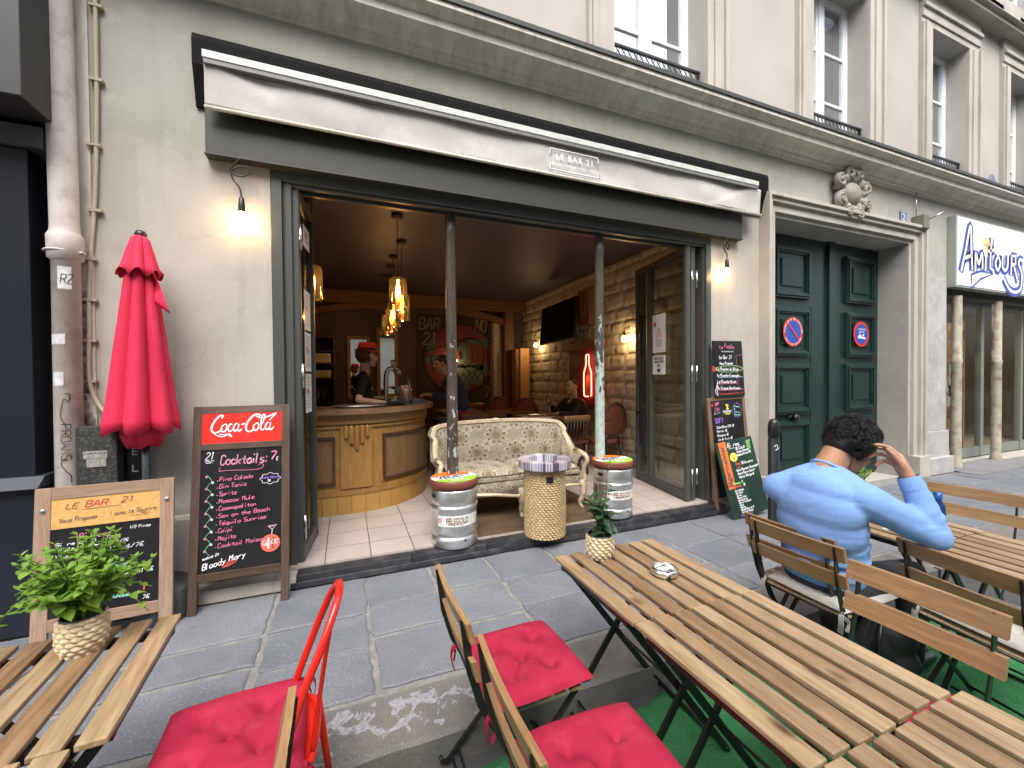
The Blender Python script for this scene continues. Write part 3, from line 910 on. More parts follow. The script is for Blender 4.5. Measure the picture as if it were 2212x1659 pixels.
P_ = lambda a, b: on_pipe(a / .066 + .15, b, .0675)
ribbon(gr, smooth_curve([(.0, 1.38), (.02, 1.37), (.015, 1.33), (-.005, 1.345), (-.02, 1.25), (.0, 1.2)], 6), .004, P_)
for k, ch in enumerate("PROANS"):
    z = 1.20 - k * .036
    for st in glyph_strokes(ch):
        ribbon(gr, [(-.02 + (pz - 2) * .007, z - px * .007) for px, pz in st], .004, P_)
ribbon(gr, smooth_curve([(.01, .99), (-.01, 1.0), (-.02, .97), (0, .93), (.02, .9), (.02, .86)], 6), .004, P_)
hand(gr, "RZ", -.02, 2.02, .05, .004, P=lambda a, b: on_pipe(a / .066 + .35, b, .067))
gr.build("graffiti", flat("black_marker", (0.015, 0.012, 0.015), .5), dp)
q = MB()
cp = [(-1.395, 3.33, 3.95), (-1.40, 3.33, 3.2), (-1.42, 3.33, 2.6), (-1.455, 3.33, 2.1), (-1.46, 3.325, 1.75), (-1.465, 3.32, 1.5), (-1.44, 3.32, 1.35), (-1.37, 3.31, 1.22), (-1.34, 3.31, 1.18)]
q.tube(smooth_curve(cp, 6), .012, 8)
cb = tag(q.build("cable", flat("beige_cable", (0.42, 0.37, 0.28), .6)), 'beige painted cable running down the wall beside the drainpipe', 'cable')
q = MB()
for z in (3.75, 3.3, 2.9, 2.5, 2.2, 1.95, 1.7, 1.45):
    x = min(cp, key=lambda p: abs(p[2] - z))[0]
    q.box(x - .03, x + .035, 3.315, 3.349, z - .008, z + .008)
q.build("clip", cb.data.materials[0], cb)
q = MB(); random.seed(12)
for _ in range(46):
    z = random.uniform(.9, 2.0); x = -1.50 + random.uniform(-.04, .035)
    q.sphere((x, W - .005, z), (random.uniform(.02, .045), .018, random.uniform(.02, .06)), 7, 5)
tag(q.build("rubble_joint", M("crumbling_plaster", (0.36, 0.34, 0.31), (0.16, 0.15, 0.14), 9, .95, bump=.5, bscale=60, c3=(.5, .5, .5), s3=14, f3=.7)), 'strip of crumbling grey plaster and rubble beside the drainpipe', 'broken plaster')
q = MB().box(-1.52, -1.44, W - .012, W - .001, .1, 4.0)
q.build("plaster_strip", m_stone_d, dp).location = (1.535, -3.25, 0)

# black meter cabinet and board by the wall
mc = empty("meter_cabinet", (-1.38, 3.25, 0.5), label='black metal cabinet with worn paper labels low on the wall behind the parasol', cat='cabinet')
MB().box(-.10, .09, -.05, .07, 0, .68).build("housing", M("scuffed_black", (.02, .02, .02), (.03, .03, .028), 20, .7, c3=(.2, .2, .19), s3=60, f3=.4), mc, .004)
MB().box(-.065, .045, -.054, -.0505, .49, .535).box(-.05, .04, -.0545, -.051, .44, .488).build("label_strip", M("dirty_label", (.35, .35, .33), (.2, .2, .18), 80, .8), mc)
q = MB(); typed(q, "11 SAIN  33 MAROC", -.06, .515, .012, lambda a, b: (a, -.0548, b), 'l', .10); q.build("lettering", m_black, mc)
vb = empty("black_board", (-1.235, 3.30, 0.50), label='narrow black board with white capital letters reading downward beside the meter cabinet', cat='board', )
MB().box(-.045, .045, -.02, .03, 0, .68).build("panel", m_black, vb, .002)
q = MB()
for k, ch in enumerate("YELL"): typed(q, ch, .0, .59 - k * .105, .045, lambda a, b: (a, -.0215, b), 'c', .03)
q.build("lettering", flat("grey_letters", (.45, .45, .45)), vb)

# neighbouring dark shopfront on the left
nb = empty("neighbour_shopfront", (-2.33, 3.2, 0), label='black painted closed shopfront with a ledge at the left edge of the street wall', cat='shopfront')
MB().box(-2.4, .69, 0, .35, 0, .84).box(-2.4, .66, .03, .35, .90, 2.775).build("wall", m_navy, nb, .004)
MB().prism([(-.04, .845), (.03, .905), (.3, .905), (.3, .845)][::-1], -2.4, .70, 'yz').build("ledge", flat("ledge_grey", (.05, .058, .07), .35), nb)
MB().prism([(-.25, 2.93), (.35, 2.93), (.35, 4.6), (-.25, 4.6)], -2.4, .79, "yz").build("shutter_box", flat("shutter_grey", (.030, .030, .030), .5), nb, .006)
MB().box(-2.4, .74, .0, .35, 2.78, 2.90).build("trim", flat("dark_grey_trim", (.07, .075, .08), .6), nb, .004)
MB().box(.41, .80, .36, .5, 2.9, 6).build("masonry", M("sooty_masonry", (.07, .05, .04), (.025, .022, .02), 4, .95, bump=.5, bscale=20, c3=(.2, .18, .16), s3=8, f3=.5), nb)
tag(MB().box(-9, -1.66, 3.60, 3.9, 0, 14).build("neighbour_house", m_wall_up), 'plain rendered house wall above the black shopfront', 'building')

# house across the street: it shades the road and shows in the window panes
op = empty("opposite_house", (2, -8.5, 0), label='pale apartment house across the street, behind the viewer', cat='building')
g = MB()
holes = [(x, x + 1.1, z, z + 1.9) for x in [-17.5 + 2.8 * k for k in range(14)] for z in (4.6, 7.9)]
wall_holes(g, -20, 22, 0, 10.6, 0, .3, holes)
g.v = [(x, -y, z) for x, y, z in g.v]; g.f = [f[::-1] for f in g.f]
g.build("wall", M("opposite_stucco", (.50, .47, .42), (.42, .39, .35), 1, .9), op)
g = MB().box(-20, 22, -.2, .35, 10.6, 10.9).box(-20, 22, -.1, .2, 4.0, 4.3).box(-20, 22, -.1, .15, 7.2, 7.4); g.build("cornice", m_stone, op)
MB().box(-20, 22, -4, -.25, 10.9, 11.6).build("roof", flat("zinc_roof", (.20, .22, .25), .5), op)
MB().box(-20, 22, -.29, -.26, 0, 10.6).build("pane", flat("dark_glass", (.05, .06, .07), .1), op)
g = MB()
for (x0, x1, z0, z1) in holes: g.box(x0, x1, .28, .31, z0, z0 + .04); g.box(x0, x1, .28, .31, z0 + .5, z0 + .54); [g.box(x0 + k * (x1 - x0) / 9 - .01, x0 + k * (x1 - x0) / 9 + .01, .285, .305, z0 + .04, z0 + .5) for k in range(10)]
g.build("guard_rail", m_black, op)
# ---------------------------------------------------------------- awning above the opening
aw = empty("awning", (1.7, W, 3.2), label='wide closed awning with pale grey fabric valance above the bar opening', cat='awning')
def ap(mb, name, mat, bevel=0.0, par=None, **k):
    mb.v = [(x - 1.7, y - W, z - 3.2) for x, y, z in mb.v]
    return mb.build(name, mat, par or aw, bevel, **k)
m_canvas = M("awning_canvas", (0.50, 0.475, 0.455), (0.40, 0.375, 0.36), 2.5, 0.85, bump=.12, bscale=12, c3=(0.62, 0.60, 0.59), s3=5, f3=0.6, detail=8)
g = MB()
prf = [(W - .002, 3.26), (W - .002, 3.735), (3.275, 3.70), (3.262, 3.66), (3.262, 3.50), (3.295, 3.40), (3.33, 3.26)]
g.prism(prf, -0.895, 4.435, 'yz')
ap(g, "cassette", flat("black_cassette", (.005, .0055, .005), .8, 0, .15))
g = MB()
g.prism([(3.16, 3.487), (3.255, 3.497), (3.255, 3.525), (3.20, 3.545), (3.16, 3.535)], -0.815, 4.15, 'yz')
ap(g, "front_bar", M("pale_aluminium", (.60, .62, .58), (.45, .46, .43), 25, .45, c3=(.25, .25, .22), s3=60, f3=.4, stretch=(.3, 1, 1)), .003)
g = MB().prism([(3.165, 3.456), (3.25, 3.456), (3.25, 3.4965), (3.165, 3.4865)], -0.81, 4.145, 'yz')
ap(g, "front_bar", flat("grey_underbar", (.16, .155, .15), .5), .002)
def val(u, v):
    x = -0.812 + 5.03 * u; z = 3.462 - 0.257 * v
    e = min(u, 1 - u)
    y = 3.205 + .006 * math.sin(x * 7 + z * 9) + .010 * mnoise.noise(Vector((x * 1.7, z * 5, 0)))
    for k in range(5):
        y -= .007 * math.exp(-((x + .80 - .10 * k * (v + .3)) * 11) ** 2) * (1 - .5 * v)
        y -= .008 * math.exp(-((x - 4.16 + .13 * k * (v * .9 + .25)) * 12) ** 2)
    return (x, y, z)
ap(MB().grid(val, 260, 14), "valance", m_canvas, solid=-.002)
g = MB().tube([(-.815, 3.20, 3.198), (4.225, 3.20, 3.198)], .0135, 10)
ap(g, "hem_bar", M("cream_hem", (.62, .60, .52), (.5, .48, .42), 10, .6), 0)
# lettering on the valance
q = MB(); q2 = MB()
P_ = lambda a, b: (a, 3.178, b)
typed(q, "LE BAR 21", 1.885, 3.325, .050, P_, 'c', .36, spacing=1.2)
typed(q, "BIERES + COCKTAILS + VINS", 1.885, 3.275, .020, P_, 'c', .44)
for (dx, dz, mb_) in ((0, 0, q), (.014, -.012, q2)):
    x0, x1, z0, z1 = 1.64 + dx, 2.13 + dx, 3.235 + dz, 3.415 + dz
    yy = 3.179 if mb_ is q else 3.180
    for (a, b, c, d) in ((x0, x1, z0, z0 + .006), (x0, x1, z1 - .006, z1), (x0, x0 + .006, z0, z0 + .05), (x0, x0 + .006, z1 - .05, z1), (x1 - .006, x1, z0, z0 + .05), (x1 - .006, x1, z1 - .05, z1)):
        mb_.quad((a, yy, c), (b, yy, c), (b, yy, d), (a, yy, d))
ap(q, "lettering", flat("white_print", (.78, .78, .78), .6)); ap(q2, "logo_frame", flat("grey_print", (.18, .18, .18), .6))
# olive fascia board below
fa = empty("fascia", (1.6, W, 2.93), label='dark olive grey metal fascia board between awning and bar opening', cat='fascia')
g = MB().box(-.835 - 1.6, 4.04 - 1.6, -.075, -.002, 0.012, .36)
g.box(-.84 - 1.6, 4.045 - 1.6, -.085, -.0021, 0.0, .0115)
g.build("panel", m_grey, fa, .003)

# fixed door frame of the opening
df = empty("door_frame", (BX0, W, 0.1), label='grey metal door frame around the open bar front', cat='door frame')
def dfp(mb, name, mat, bevel=0.0):
    mb.v = [(x - BX0, y - W, z - .1) for x, y, z in mb.v]
    return mb.build(name, mat, df, bevel)
g = MB()
g.box(BX0 + .002, BX0 + .07, W - .004, W + .25, .09, BZ - .002); g.box(BX0 + .0702, BX0 + .085, W + .03, W + .22, .1, 2.86); g.box(BX0 + .0852, BX0 + .13, W + .012, W + .20, .1, 2.86)
dfp(g, "jamb", m_grey2, .003)
g = MB().box(BX1 - .07, BX1 - .002, W - .004, W + .25, .09, BZ - .002); g.box(BX1 - .085, BX1 - .0702, W + .03, W + .22, .1, 2.86)
dfp(g, "jamb", m_grey2, .003)
g = MB().box(BX0 + .0705, BX1 - .0705, W - .003, W + .24, 2.86, BZ - .003); g.box(BX0 + .0705, BX1 - .0705, W + .02, W + .05, 2.835, 2.8595); g.box(BX0 + .0705, BX1 - .0705, W + .12, W + .16, 2.83, 2.8595)
dfp(g, "lintel", m_grey2, .003)

def leaf(name, p0, p1, z0, z1, label, extra=None, st=.05):
    """a glazed folding leaf from p0 to p1 on plan"""
    L = (Vector(p1) - Vector(p0)).length
    a = math.atan2(p1[1] - p0[1], p1[0] - p0[0])
    e = empty(name, (p0[0], p0[1], z0), a, label, 'glass door', 'folding glass doors of the bar front')
    H = z1 - z0; g = MB()
    for x0, x1 in ((0, st), (L - st, L)):
        g.box(x0, x1, -.024, .024, 0, H); g.box(x0 + .012, x1 - .012, -.029, .029, .004, H - .004)
    g.box(st, L - st, -.023, .023, 0, .09); g.box(st, L - st, -.023, .023, H - .06, H)
    g.build("frame", m_grey2, e, .002)
    MB().quad((st, 0, .09), (L - st, 0, .09), (L - st, 0, H - .06), (st, 0, H - .06)).build("pane", m_clear, e)
    g = MB()
    for z in (.25, H * .5, H - .35): g.tube([(-.008, -.038, z - .09), (-.008, -.038, z + .09)], .011, 8)
    g.build("hinge", m_chrome, e)
    return e, L
lf1, L1 = leaf("folding_door", (-0.330, 3.385), (-0.268, 3.93), .112, 2.835, 'narrow glazed leaf with paper notices folded back at the left jamb')
lf2, L2 = leaf("folding_door", (-0.375, 3.41), (-0.345, 3.96), .112, 2.835, 'glazed leaf tucked behind the first one at the left jamb')
lf3, L3 = leaf("folding_door", (3.382, 3.385), (3.565, 4.45), .112, 2.835, 'wide glazed leaf with long pull handle and notices folded in at the right', st=.055)
lf4, L4 = leaf("folding_door", (3.462, 3.40), (3.63, 4.42), .112, 2.835, 'second glazed leaf standing close behind the leaf with the handle')
g = MB().box(L3 * .66, L3 * .66 + .07, -.03, .03, .095, 2.66); g.build("stile", m_grey2, lf3, .002)
g = MB().box(L3 - .22, L3 - .185, .05, .075, .45, 2.12); g.box(L3 - .222, L3 - .05, .030, .0495, 1.62, 1.66); g.box(L3 - .222, L3 - .05, .030, .0495, .85, .89); g.build("handle", m_black, lf3, .003)
m_paper = M("paper", (.72, .72, .72), (.66, .66, .67), 3, .8)
m_pred = flat("poster_red", (.55, .04, .07), .6)
# right leaf: its camera side is local +y
def sheet(par, x, z, w_, h, y, content, mirrored=True, name="poster", lab=None):
    s = -1 if mirrored else 1
    P = lambda a, b: (x + s * a, y + (.0025 if y > 0 else -.0025), z + b)
    q = MB(); q.box(min(x, x + s * w_), max(x, x + s * w_), y - .0008, y + .0008, z, z + h)
    o = q.build(name, m_paper, par)
    if lab: tag(o, lab)
    k = MB(); r_ = MB(); content(k, r_, P, w_, h)
    if s * (1 if y < 0 else -1) < 0:
        pass
    if k.v: k.build("print", m_black, o)
    if r_.v: r_.build("red_print", m_pred, o)
    return o
def c_alert(k, r_, P, w_, h):
    for i in range(5):
        x0 = .03 + i * .012
        r_.quad(P(.03 + i * .008, h - .14 + (i % 2) * .012), P(.042 + i * .008, h - .14 + (i % 2) * .012), P(.042 + i * .008, h - .09), P(.03 + i * .008, h - .09))
    typed(k, "PARIS", w_ * .5, h - .185, .020, P, 'c', .07); typed(k, "EN MODE", w_ * .5, h - .215, .020, P, 'c', .09)
    typed(r_, "VIGILANCE", w_ * .5, h - .26, .022, P, 'c', .12, slope=.12)
    for (a, b) in ((-.07, .0), ): pass
    for z_ in (h - .275, h - .228):
        r_.quad(P(w_ * .5 - .07, z_ - .008), P(w_ * .5 + .07, z_ + .009), P(w_ * .5 + .07, z_ + .013), P(w_ * .5 - .07, z_ - .004))
    for i in range(7):
        k.quad(P(.07, h - .30 - i * .014), P(w_ - .07 + (i % 2) * .01, h - .30 - i * .014), P(w_ - .07 + (i % 2) * .01, h - .297 - i * .014), P(.07, h - .297 - i * .014))
    typed(k, "PARIS", w_ * .5, h - .075, .011, P, 'c')
    for (a, b, c, d) in ((.02, w_ - .02, .03, .032), (.02, .022, .03, h - .09), (w_ - .022, w_ - .02, .03, h - .09)): k.quad(P(a, c), P(b, c), P(b, d), P(a, d))
def c_mask(k, r_, P, w_, h):
    typed(k, "MASQUE", w_ * .5, h - .05, .034, P, 'c', w_ * .72, bold=.02); typed(k, "OBLIGATOIRE", w_ * .5, h - .09, .028, P, 'c', w_ * .72, bold=.02)
    ring = [(w_ * .5 + .034 * math.cos(q), h - .155 + .045 * math.sin(q)) for q in [2 * math.pi * i / 24 for i in range(25)]]
    ribbon(k, ring, .004, P)
    k._add([P(w_ * .5 - .034, h - .16), P(w_ * .5 + .034, h - .16), P(w_ * .5 + .02, h - .195), P(w_ * .5, h - .202), P(w_ * .5 - .02, h - .195)], [(0, 1, 2, 3, 4)])
    k._add([P(w_ * .5 - .03, h - .13), P(w_ * .5 + .03, h - .13), P(w_ * .5 + .02, h - .108), P(w_ * .5 - .02, h - .108)], [(0, 1, 2, 3)])
sheet(lf3, L3 * .60, 1.62, .27, .45, .031, c_alert)
sheet(lf3, L3 * .60, 1.36, .27, .225, .031, c_mask)
def c_lines(k, r_, P, w_, h):
    for i in range(int(h / .018) - 2):
        k.quad(P(.02, h - .03 - i * .018), P(w_ - .02 - (i % 3) * .02, h - .03 - i * .018), P(w_ - .02 - (i % 3) * .02, h - .026 - i * .018), P(.02, h - .026 - i * .018))
    typed(r_, "PARIS", .02, h * .5, .03, P)
    typed(k, "MENU", .02, h - .02, .012, P)
sheet(lf1, .11, 1.72, .21, .30, -.0325, c_lines, False); sheet(lf1, .11, 1.40, .21, .30, -.0325, c_lines, False); sheet(lf1, .11, 1.08, .21, .30, -.0325, c_lines, False)
sheet(lf1, .11, 2.35, .21, .16, -.0325, c_lines, False)

# ---------------------------------------------------------------- cast-iron columns
def worn_iron(name, c1, c2, f):
    m, nt, b = _mat(name)
    v = _coords(nt, (1, 1, .45))
    tc = nt.nodes.new("ShaderNodeTexCoord"); sx = nt.nodes.new("ShaderNodeSeparateXYZ"); nt.links.new(tc.outputs['Object'], sx.inputs[0])
    n = _noise(nt, v, 24, 7, .65)
    mr = nt.nodes.new("ShaderNodeMapRange"); mr.inputs[1].default_value = f[0]; mr.inputs[2].default_value = f[1]; mr.inputs[3].default_value = .72; mr.inputs[4].default_value = f[2]
    nt.links.new(sx.outputs[2], mr.inputs[0])
    g_ = nt.nodes.new("ShaderNodeMath"); g_.operation = 'GREATER_THAN'; nt.links.new(n, g_.inputs[0]); nt.links.new(mr.outputs[0], g_.inputs[1])
    col = _mix(nt, g_.outputs[0], c1, c2)
    n2 = _noise(nt, v, 60, 4)
    col = _mix(nt, _ramp(nt, n2, [(.4, (0, 0, 0)), (.7, (.5, .5, .5))]), col, (.12, .11, .10))
    nt.links.new(col, b.inputs['Base Color']); b.inputs['Roughness'].default_value = .38
    _bump(nt, b, n, .5, .006)
    return m
mc1 = worn_iron("worn_dark_iron", (.045, .031, .024), (.42, .44, .46), (2.6, .4, .53))
mc2 = worn_iron("worn_mint_iron", (.05, .045, .04), (.42, .50, .46), (2.3, 1.0, .38))
for (x, m_, lab) in ((.845, mc1, 'dark chipped cast iron column standing left of the sofa'), (2.345, mc2, 'pale green peeling cast iron column at the right of the sofa')):
    q = MB().lathe([(.10, 0), (.10, .03), (.075, .05), (.062, .08), (.0505, .12), (.046, 1.3), (.043, 2.55), (.05, 2.6), (.05, 2.62), (.045, 2.64), (.045, 2.76)], 24)
    tag(q.build("iron_column", m_, loc=(x, 3.50, .1)), lab, 'column')

# ---------------------------------------------------------------- bare bulbs on the wall
m_bulb = emit("lit_bulb", (1.0, .62, .22), 22, .35)
def bulb_geo(mb, c, r=.03, n=14):
    mb.lathe([(.001, -1.45 * r), (.55 * r, -1.33 * r), (.9 * r, -.9 * r), (1.0 * r, -.3 * r), (.85 * r, .4 * r), (.5 * r, 1.1 * r), (.42 * r, 1.5 * r)], n, c)
def wall_bulb(loc, loop, lab, watts):
    e = empty("hanging_bulb", loc, 0, lab, 'light bulb', 'bare bulbs hanging under the fascia')
    pts = smooth_curve(loop, 8)
    MB().tube(pts, .0055, 6).build("cord", m_black, e)
    MB().lathe([(.001, .10), (.012, .098), (.016, .09), (.021, .04), (.021, .0)], 14).build("socket", m_black, e)
    q = MB(); bulb_geo(q, (0, 0, -.04), .031); q.build("bulb", m_bulb, e)
    l = point("bulb_light", (0, -.0, -.05), watts, WARM, .03); l.parent = e
    return e
wall_bulb((-.635, 3.265, 2.575), [(0, 0, .10), (-.01, 0, .16), (-.05, 0, .22), (-.045, 0, .28), (.03, 0, .31), (.05, 0, .27), (.0, 0, .24), (-.06, 0, .26), (-.04, .0, .31), (-.0, 0, .36)], 'lit bare bulb with a looped cord left of the bar opening', 2.4)
wall_bulb((3.80, 3.265, 2.60), [(0, 0, .10), (0, 0, .15), (-.04, 0, .20), (-.03, 0, .27), (.02, 0, .26), (.02, 0, .20), (-.01, 0, .24), (-.01, 0, .335)], 'lit bare bulb with a looped cord right of the bar opening', 2.0)

# ---------------------------------------------------------------- closed red parasol
m_par = M("parasol_red", (.62, .014, .062), (.53, .011, .050), 3, .8, bump=.5, bscale=7, stretch=(1.6, 1.6, .5), c3=(.66, .03, .08), s3=9, f3=.4)
ps = empty("parasol", (-1.135, 3.15, 0), label='closed red parasol standing by the wall behind the small board', cat='parasol')
def fold(q, r, z, amp, k=7, ph=.5):
    f = abs(math.sin(q * k / 2 + ph)) ** .8
    return (r * .89 * (1 - amp + amp * 1.15 * f) * (1 + .12 * math.cos(q * 1 + 2.0)), z)
q = MB()
q.lathe([(.012, 2.33), (.045, 2.30), (.07, 2.22), (.095, 2.13), (.118, 2.085)], 96, fn=lambda a, r, z: fold(a, r, z + (.02 * math.sin(a * 8) if z < 2.1 else 0), .25))
q.build("vent_flap", m_par, ps, solid=-.003)
q = MB()
prof_ = [(.05, 2.24), (.075, 2.10), (.10, 1.90), (.125, 1.70), (.15, 1.50), (.172, 1.32), (.19, 1.22), (.195, 1.17)]
q.lathe(prof_, 128, fn=lambda a, r, z: fold(a, r, z - (0.035 * (abs(math.sin(a * 3.5 + .5)) ** 2) if z < 1.18 else 0), .34))
q.build("canopy", m_par, ps, solid=-.003)
q = MB(); q.lathe([(.04, 1.34), (.10, 1.20), (.115, 1.13), (.09, 1.06), (.05, 1.075)], 64, fn=lambda a, r, z: fold(a, r, z + .012 * math.sin(a * 5), .30, 5, 1.1))
q.build("canopy_lining", m_par, ps, solid=-.003)
q = MB()   # a loose corner of cloth standing out at the right
q.grid(lambda u, v: (.045 + .115 * v * (.3 + .7 * u) , -.02 - .07 * v * (1 - .4 * u) + .02 * math.sin(u * 5), 2.10 - .16 * u - .09 * v * u), 10, 8); q.build("canopy_flap", m_par, ps, solid=-.003)
MB().lathe([(.02, .1), (.02, 1.32)], 16, cap=True).build("pole", flat("grey_pole", (.06, .075, .08), .35, .6), ps)
MB().lathe([(.001, 2.355), (.02, 2.35), (.03, 2.335), (.03, 2.325)], 16).build("cap", m_black, ps)
MB().lathe([(.001, .0), (.165, .0), (.17, .05), (.16, .18), (.10, .22), (.045, .25), (.045, .33), (.02, .33)], 8).build("base", M("black_concrete", (.02, .022, .025), (.05, .05, .05), 8, .6, bump=.3), ps, .006, loc=(.075, .02, 0))

# ---------------------------------------------------------------- chalkboards
m_slatebd = M("chalkboard", (.007, .007, .009), (.014, .014, .017), 3, .35, c3=(.03, .03, .034), s3=5, f3=.3)
m_frame_d = wood("brown_frame", (.13, .085, .06), (.06, .038, .027), 'Z', .55)
m_frame_dx = wood("brown_frame_rail", (.13, .085, .06), (.06, .038, .027), 'X', .55)
m_frame_l = wood("pale_frame", (.36, .24, .165), (.25, .16, .11), 'Z', .55)
m_frame_lx = wood("pale_frame_rail", (.36, .24, .165), (.25, .16, .11), 'X', .55)
ck = {n: flat("chalk_" + n, c, .9) for n, c in dict(white=(.82, .82, .86), pink=(.62, .16, .30), green=(.18, .50, .26), lime=(.35, .75, .25), blue=(.30, .55, .80), purple=(.28, .14, .55), red=(.75, .12, .08), mint=(.3, .75, .62), yellow=(.85, .7, .1), dark=(.10, .07, .06), brown=(.28, .07, .05)).items()}
class Board:
    """collects chalk writing by colour on the board's own plane"""
    def __init__(s, par, y): s.par, s.y, s.d = par, y, {}
    def mb(s, c): return s.d.setdefault(c, MB())
    def P(s, a, b): return (a, s.y, b)
    def w(s, c, t, x, z, h, **k): return hand(s.mb(c), t, x, z, h, P=s.P, **k)
    def t(s, c, t, x, z, h, **k): typed(s.mb(c), t, x, z, h, s.P, **k)
    def l(s, c, pts, wd=.004, sm=True): ribbon(s.mb(c), smooth_curve(pts, 6) if sm and len(pts) > 2 else pts, wd, s.P)
    def done(s):
        for c, m in s.d.items():
            if m.v: m.build("lettering", ck[c] if c in ck else s.par_m[c], s.par)

def a_board(name, loc, rz, lean, Wd, H, frame_m, rail_m, fw, label, zb=0.16):
    e = empty(name, loc, rz, label, 'chalkboard', rx=-lean)
    L = H / math.cos(lean)
    for a_ in (0, Wd - fw): MB().rr().box(a_, a_ + fw, -.012, .012, 0, L).build("frame_post", frame_m, e, .002)
    for a_ in (L - fw, zb): MB().rr().box(fw, Wd - fw, -.0115, .0115, a_, a_ + fw).build("frame_rail", rail_m, e, .002)
    MB().box(fw, Wd - fw, -.004, .006, zb + fw, L - fw).build("panel", m_slatebd, e)
    # rear prop
    a = 2 * lean
    for x in (.03, Wd - .07): MB().bar((x, .02, L - .03), (x + .0, .02 + (L) * math.sin(a) * .9, (L) * (1 - math.cos(a) * .985) + 0.0), .035, .018, (1, 0, 0)).build("prop", frame_m, e)
    return e, L

# cocktail board
cb_, Lc = a_board("cocktail_board", (-.925, 3.075, 0.0), R(-1.0), R(8.8), .555, 1.275, m_frame_d, m_frame_dx, .048, 'tall brown framed board listing cocktails under a red and white soft drink header', .19)
MB().box(.048, .507, -.009, .005, 1.046, Lc - .048).build("header", flat("soda_red", (.72, .022, .015), .4), cb_)
g = MB(); g.rr(); g.box(.048, .507, -.0113, .0113, 1.004, 1.0455); g.build("frame_rail", m_frame_dx, cb_, .002)
B = Board(cb_, -.0105)
# the script word mark of the header, built from tapering strokes
def script_logo(mb, ox, oz, s, P):
    K = lambda pts, wd: ribbon(mb, smooth_curve([(ox + a * s, oz + b * s) for a, b in pts], 7), [wd * s * (.55 + .45 * math.sin(math.pi * min(1, (i + .5) / (len(pts) * 7 - 6)))) for i in range((len(pts) - 1) * 7 + 1)], P)
    K([(2.6, 4.7), (2.9, 5.6), (2.0, 5.5), (.7, 3.8), (.0, 1.9), (.4, .6), (1.6, .5), (2.9, 1.5)], .55)            # C
    K([(3.5, 2.9), (2.7, 2.2), (2.6, .9), (3.4, .6), (4.0, 1.6), (3.9, 2.8), (3.4, 2.9)], .42)              # o
    K([(5.5, 2.7), (4.9, 2.9), (4.3, 1.6), (4.8, .6), (5.7, 1.3)], .45)                                  # c
    K([(7.0, 2.8), (6.3, 2.9), (5.8, 1.5), (6.3, .6), (7.1, 1.8), (7.3, 2.9)], .42); K([(7.3, 2.9), (7.0, 1.2), (7.4, .6), (8.0, 1.2)], .45)   # a
    K([(7.9, 2.6), (8.8, 2.9)], .5)                                                                     # dash
    K([(12.6, 4.4), (12.9, 5.5), (11.6, 5.6), (10.2, 4.3), (9.2, 2.3), (9.3, .8), (10.3, .3), (11.6, 1.2)], .58)         # C
    K([(12.1, 2.9), (11.3, 2.2), (11.2, .9), (12.0, .6), (12.6, 1.6), (12.5, 2.8), (12.0, 2.9)], .42)           # o
    K([(13.0, 1.2), (14.3, 4.6), (14.2, 5.6), (13.5, 4.9), (13.2, 1.6), (13.6, .6), (14.3, 1.1)], .42)           # l
    K([(15.7, 2.8), (15.0, 2.9), (14.5, 1.5), (15.0, .6), (15.8, 1.8), (16.0, 2.9)], .42); K([(16.0, 2.9), (15.7, 1.2), (16.1, .6), (16.9, 1.5)], .45)
    K([(.5, .3), (1.7, -.6), (3.2, -.9), (4.3, -.3), (5.3, -1.1), (4.8, -.2), (3.4, -.3), (2.0, -.1)], .34)        # swash
    K([(11.6, 5.3), (13.5, 4.5), (15.5, 5.0), (17.5, 5.9), (16.4, 4.6), (15.6, 3.6)], .40)
script_logo(B.mb('white'), .100, 1.108, .0212, B.P)
random.seed(31)
B.w('white', "21", .072, .945, .045, shear=.2, wd=.004); B.l('white', [(.07, .932), (.12, .937)], .003); B.l('white', [(.075, .922), (.11, .925)], .003)
B.w('pink', "Cocktails:", .155, .905, .060, wd=.0075, width=.275); B.w('white', "Cocktails:", .153, .907, .060, wd=.0032, width=.275)
B.w('pink', "7", .440, .92, .050, wd=.009, width=.04); B.w('white', "7", .438, .922, .050, wd=.0035, width=.04); B.w('white', "€", .475, .912, .022, wd=.003)
B.l('pink', [(.155, .89), (.150, .865), (.19, .868), (.30, .862), (.37, .862), (.40, .88), (.385, .90), (.37, .885)], .0032)
z = .800
for t, w_ in (("Pina Colada", .19), ("Gin Tonic", .155), ("Spritz", .10), ("Moscow Mule", .20), ("Cosmopolitan", .21), ("Sex on the Beach", .29), ("Téquila Sunrise", .27), ("Caïpi", .08), ("Mojito", .10), ("Cocktail Maison", .265)):
    B.w('white', "-", .135, z - .002, .022, slope=.05, wd=.003)
    B.w('pink', t, .152, z, .026, slope=.05, wd=.0040, width=w_)
    z -= .0460
pts = []
for k in range(14): pts.append((.095 + (.014 if k % 2 else -.010), .845 - k * .0385))
B.l('green', pts, .0028)
for k in range(13):
    a, b = pts[k][0] + (.006 if k % 2 else -.004), pts[k][1] - .01
    B.l('white' if k % 2 else 'pink', [(a - .006, b), (a, b + .007), (a + .006, b), (a, b - .006), (a - .006, b)], .003)
    B.l('white', [(a - .002, b), (a + .002, b)], .004)
cl_ = [(.440 + .056 * math.cos(t) * (1 + .10 * math.cos(8 * t)), .795 + .034 * math.sin(t) * (1 + .13 * math.cos(8 * t))) for t in [2 * math.pi * i / 48 for i in range(49)]]
B.l('white', cl_, .0026, False); B.w('purple', "Long Island", .394, .796, .018, wd=.0032, width=.095); B.w('white', "12€", .425, .775, .012, wd=.0026)
B.w('white', "spécial 21!", .072, .322, .015, slope=.22, wd=.003, width=.09); B.w('white', "Bloody Mary", .072, .262, .036, slope=.22, wd=.0048, width=.235)
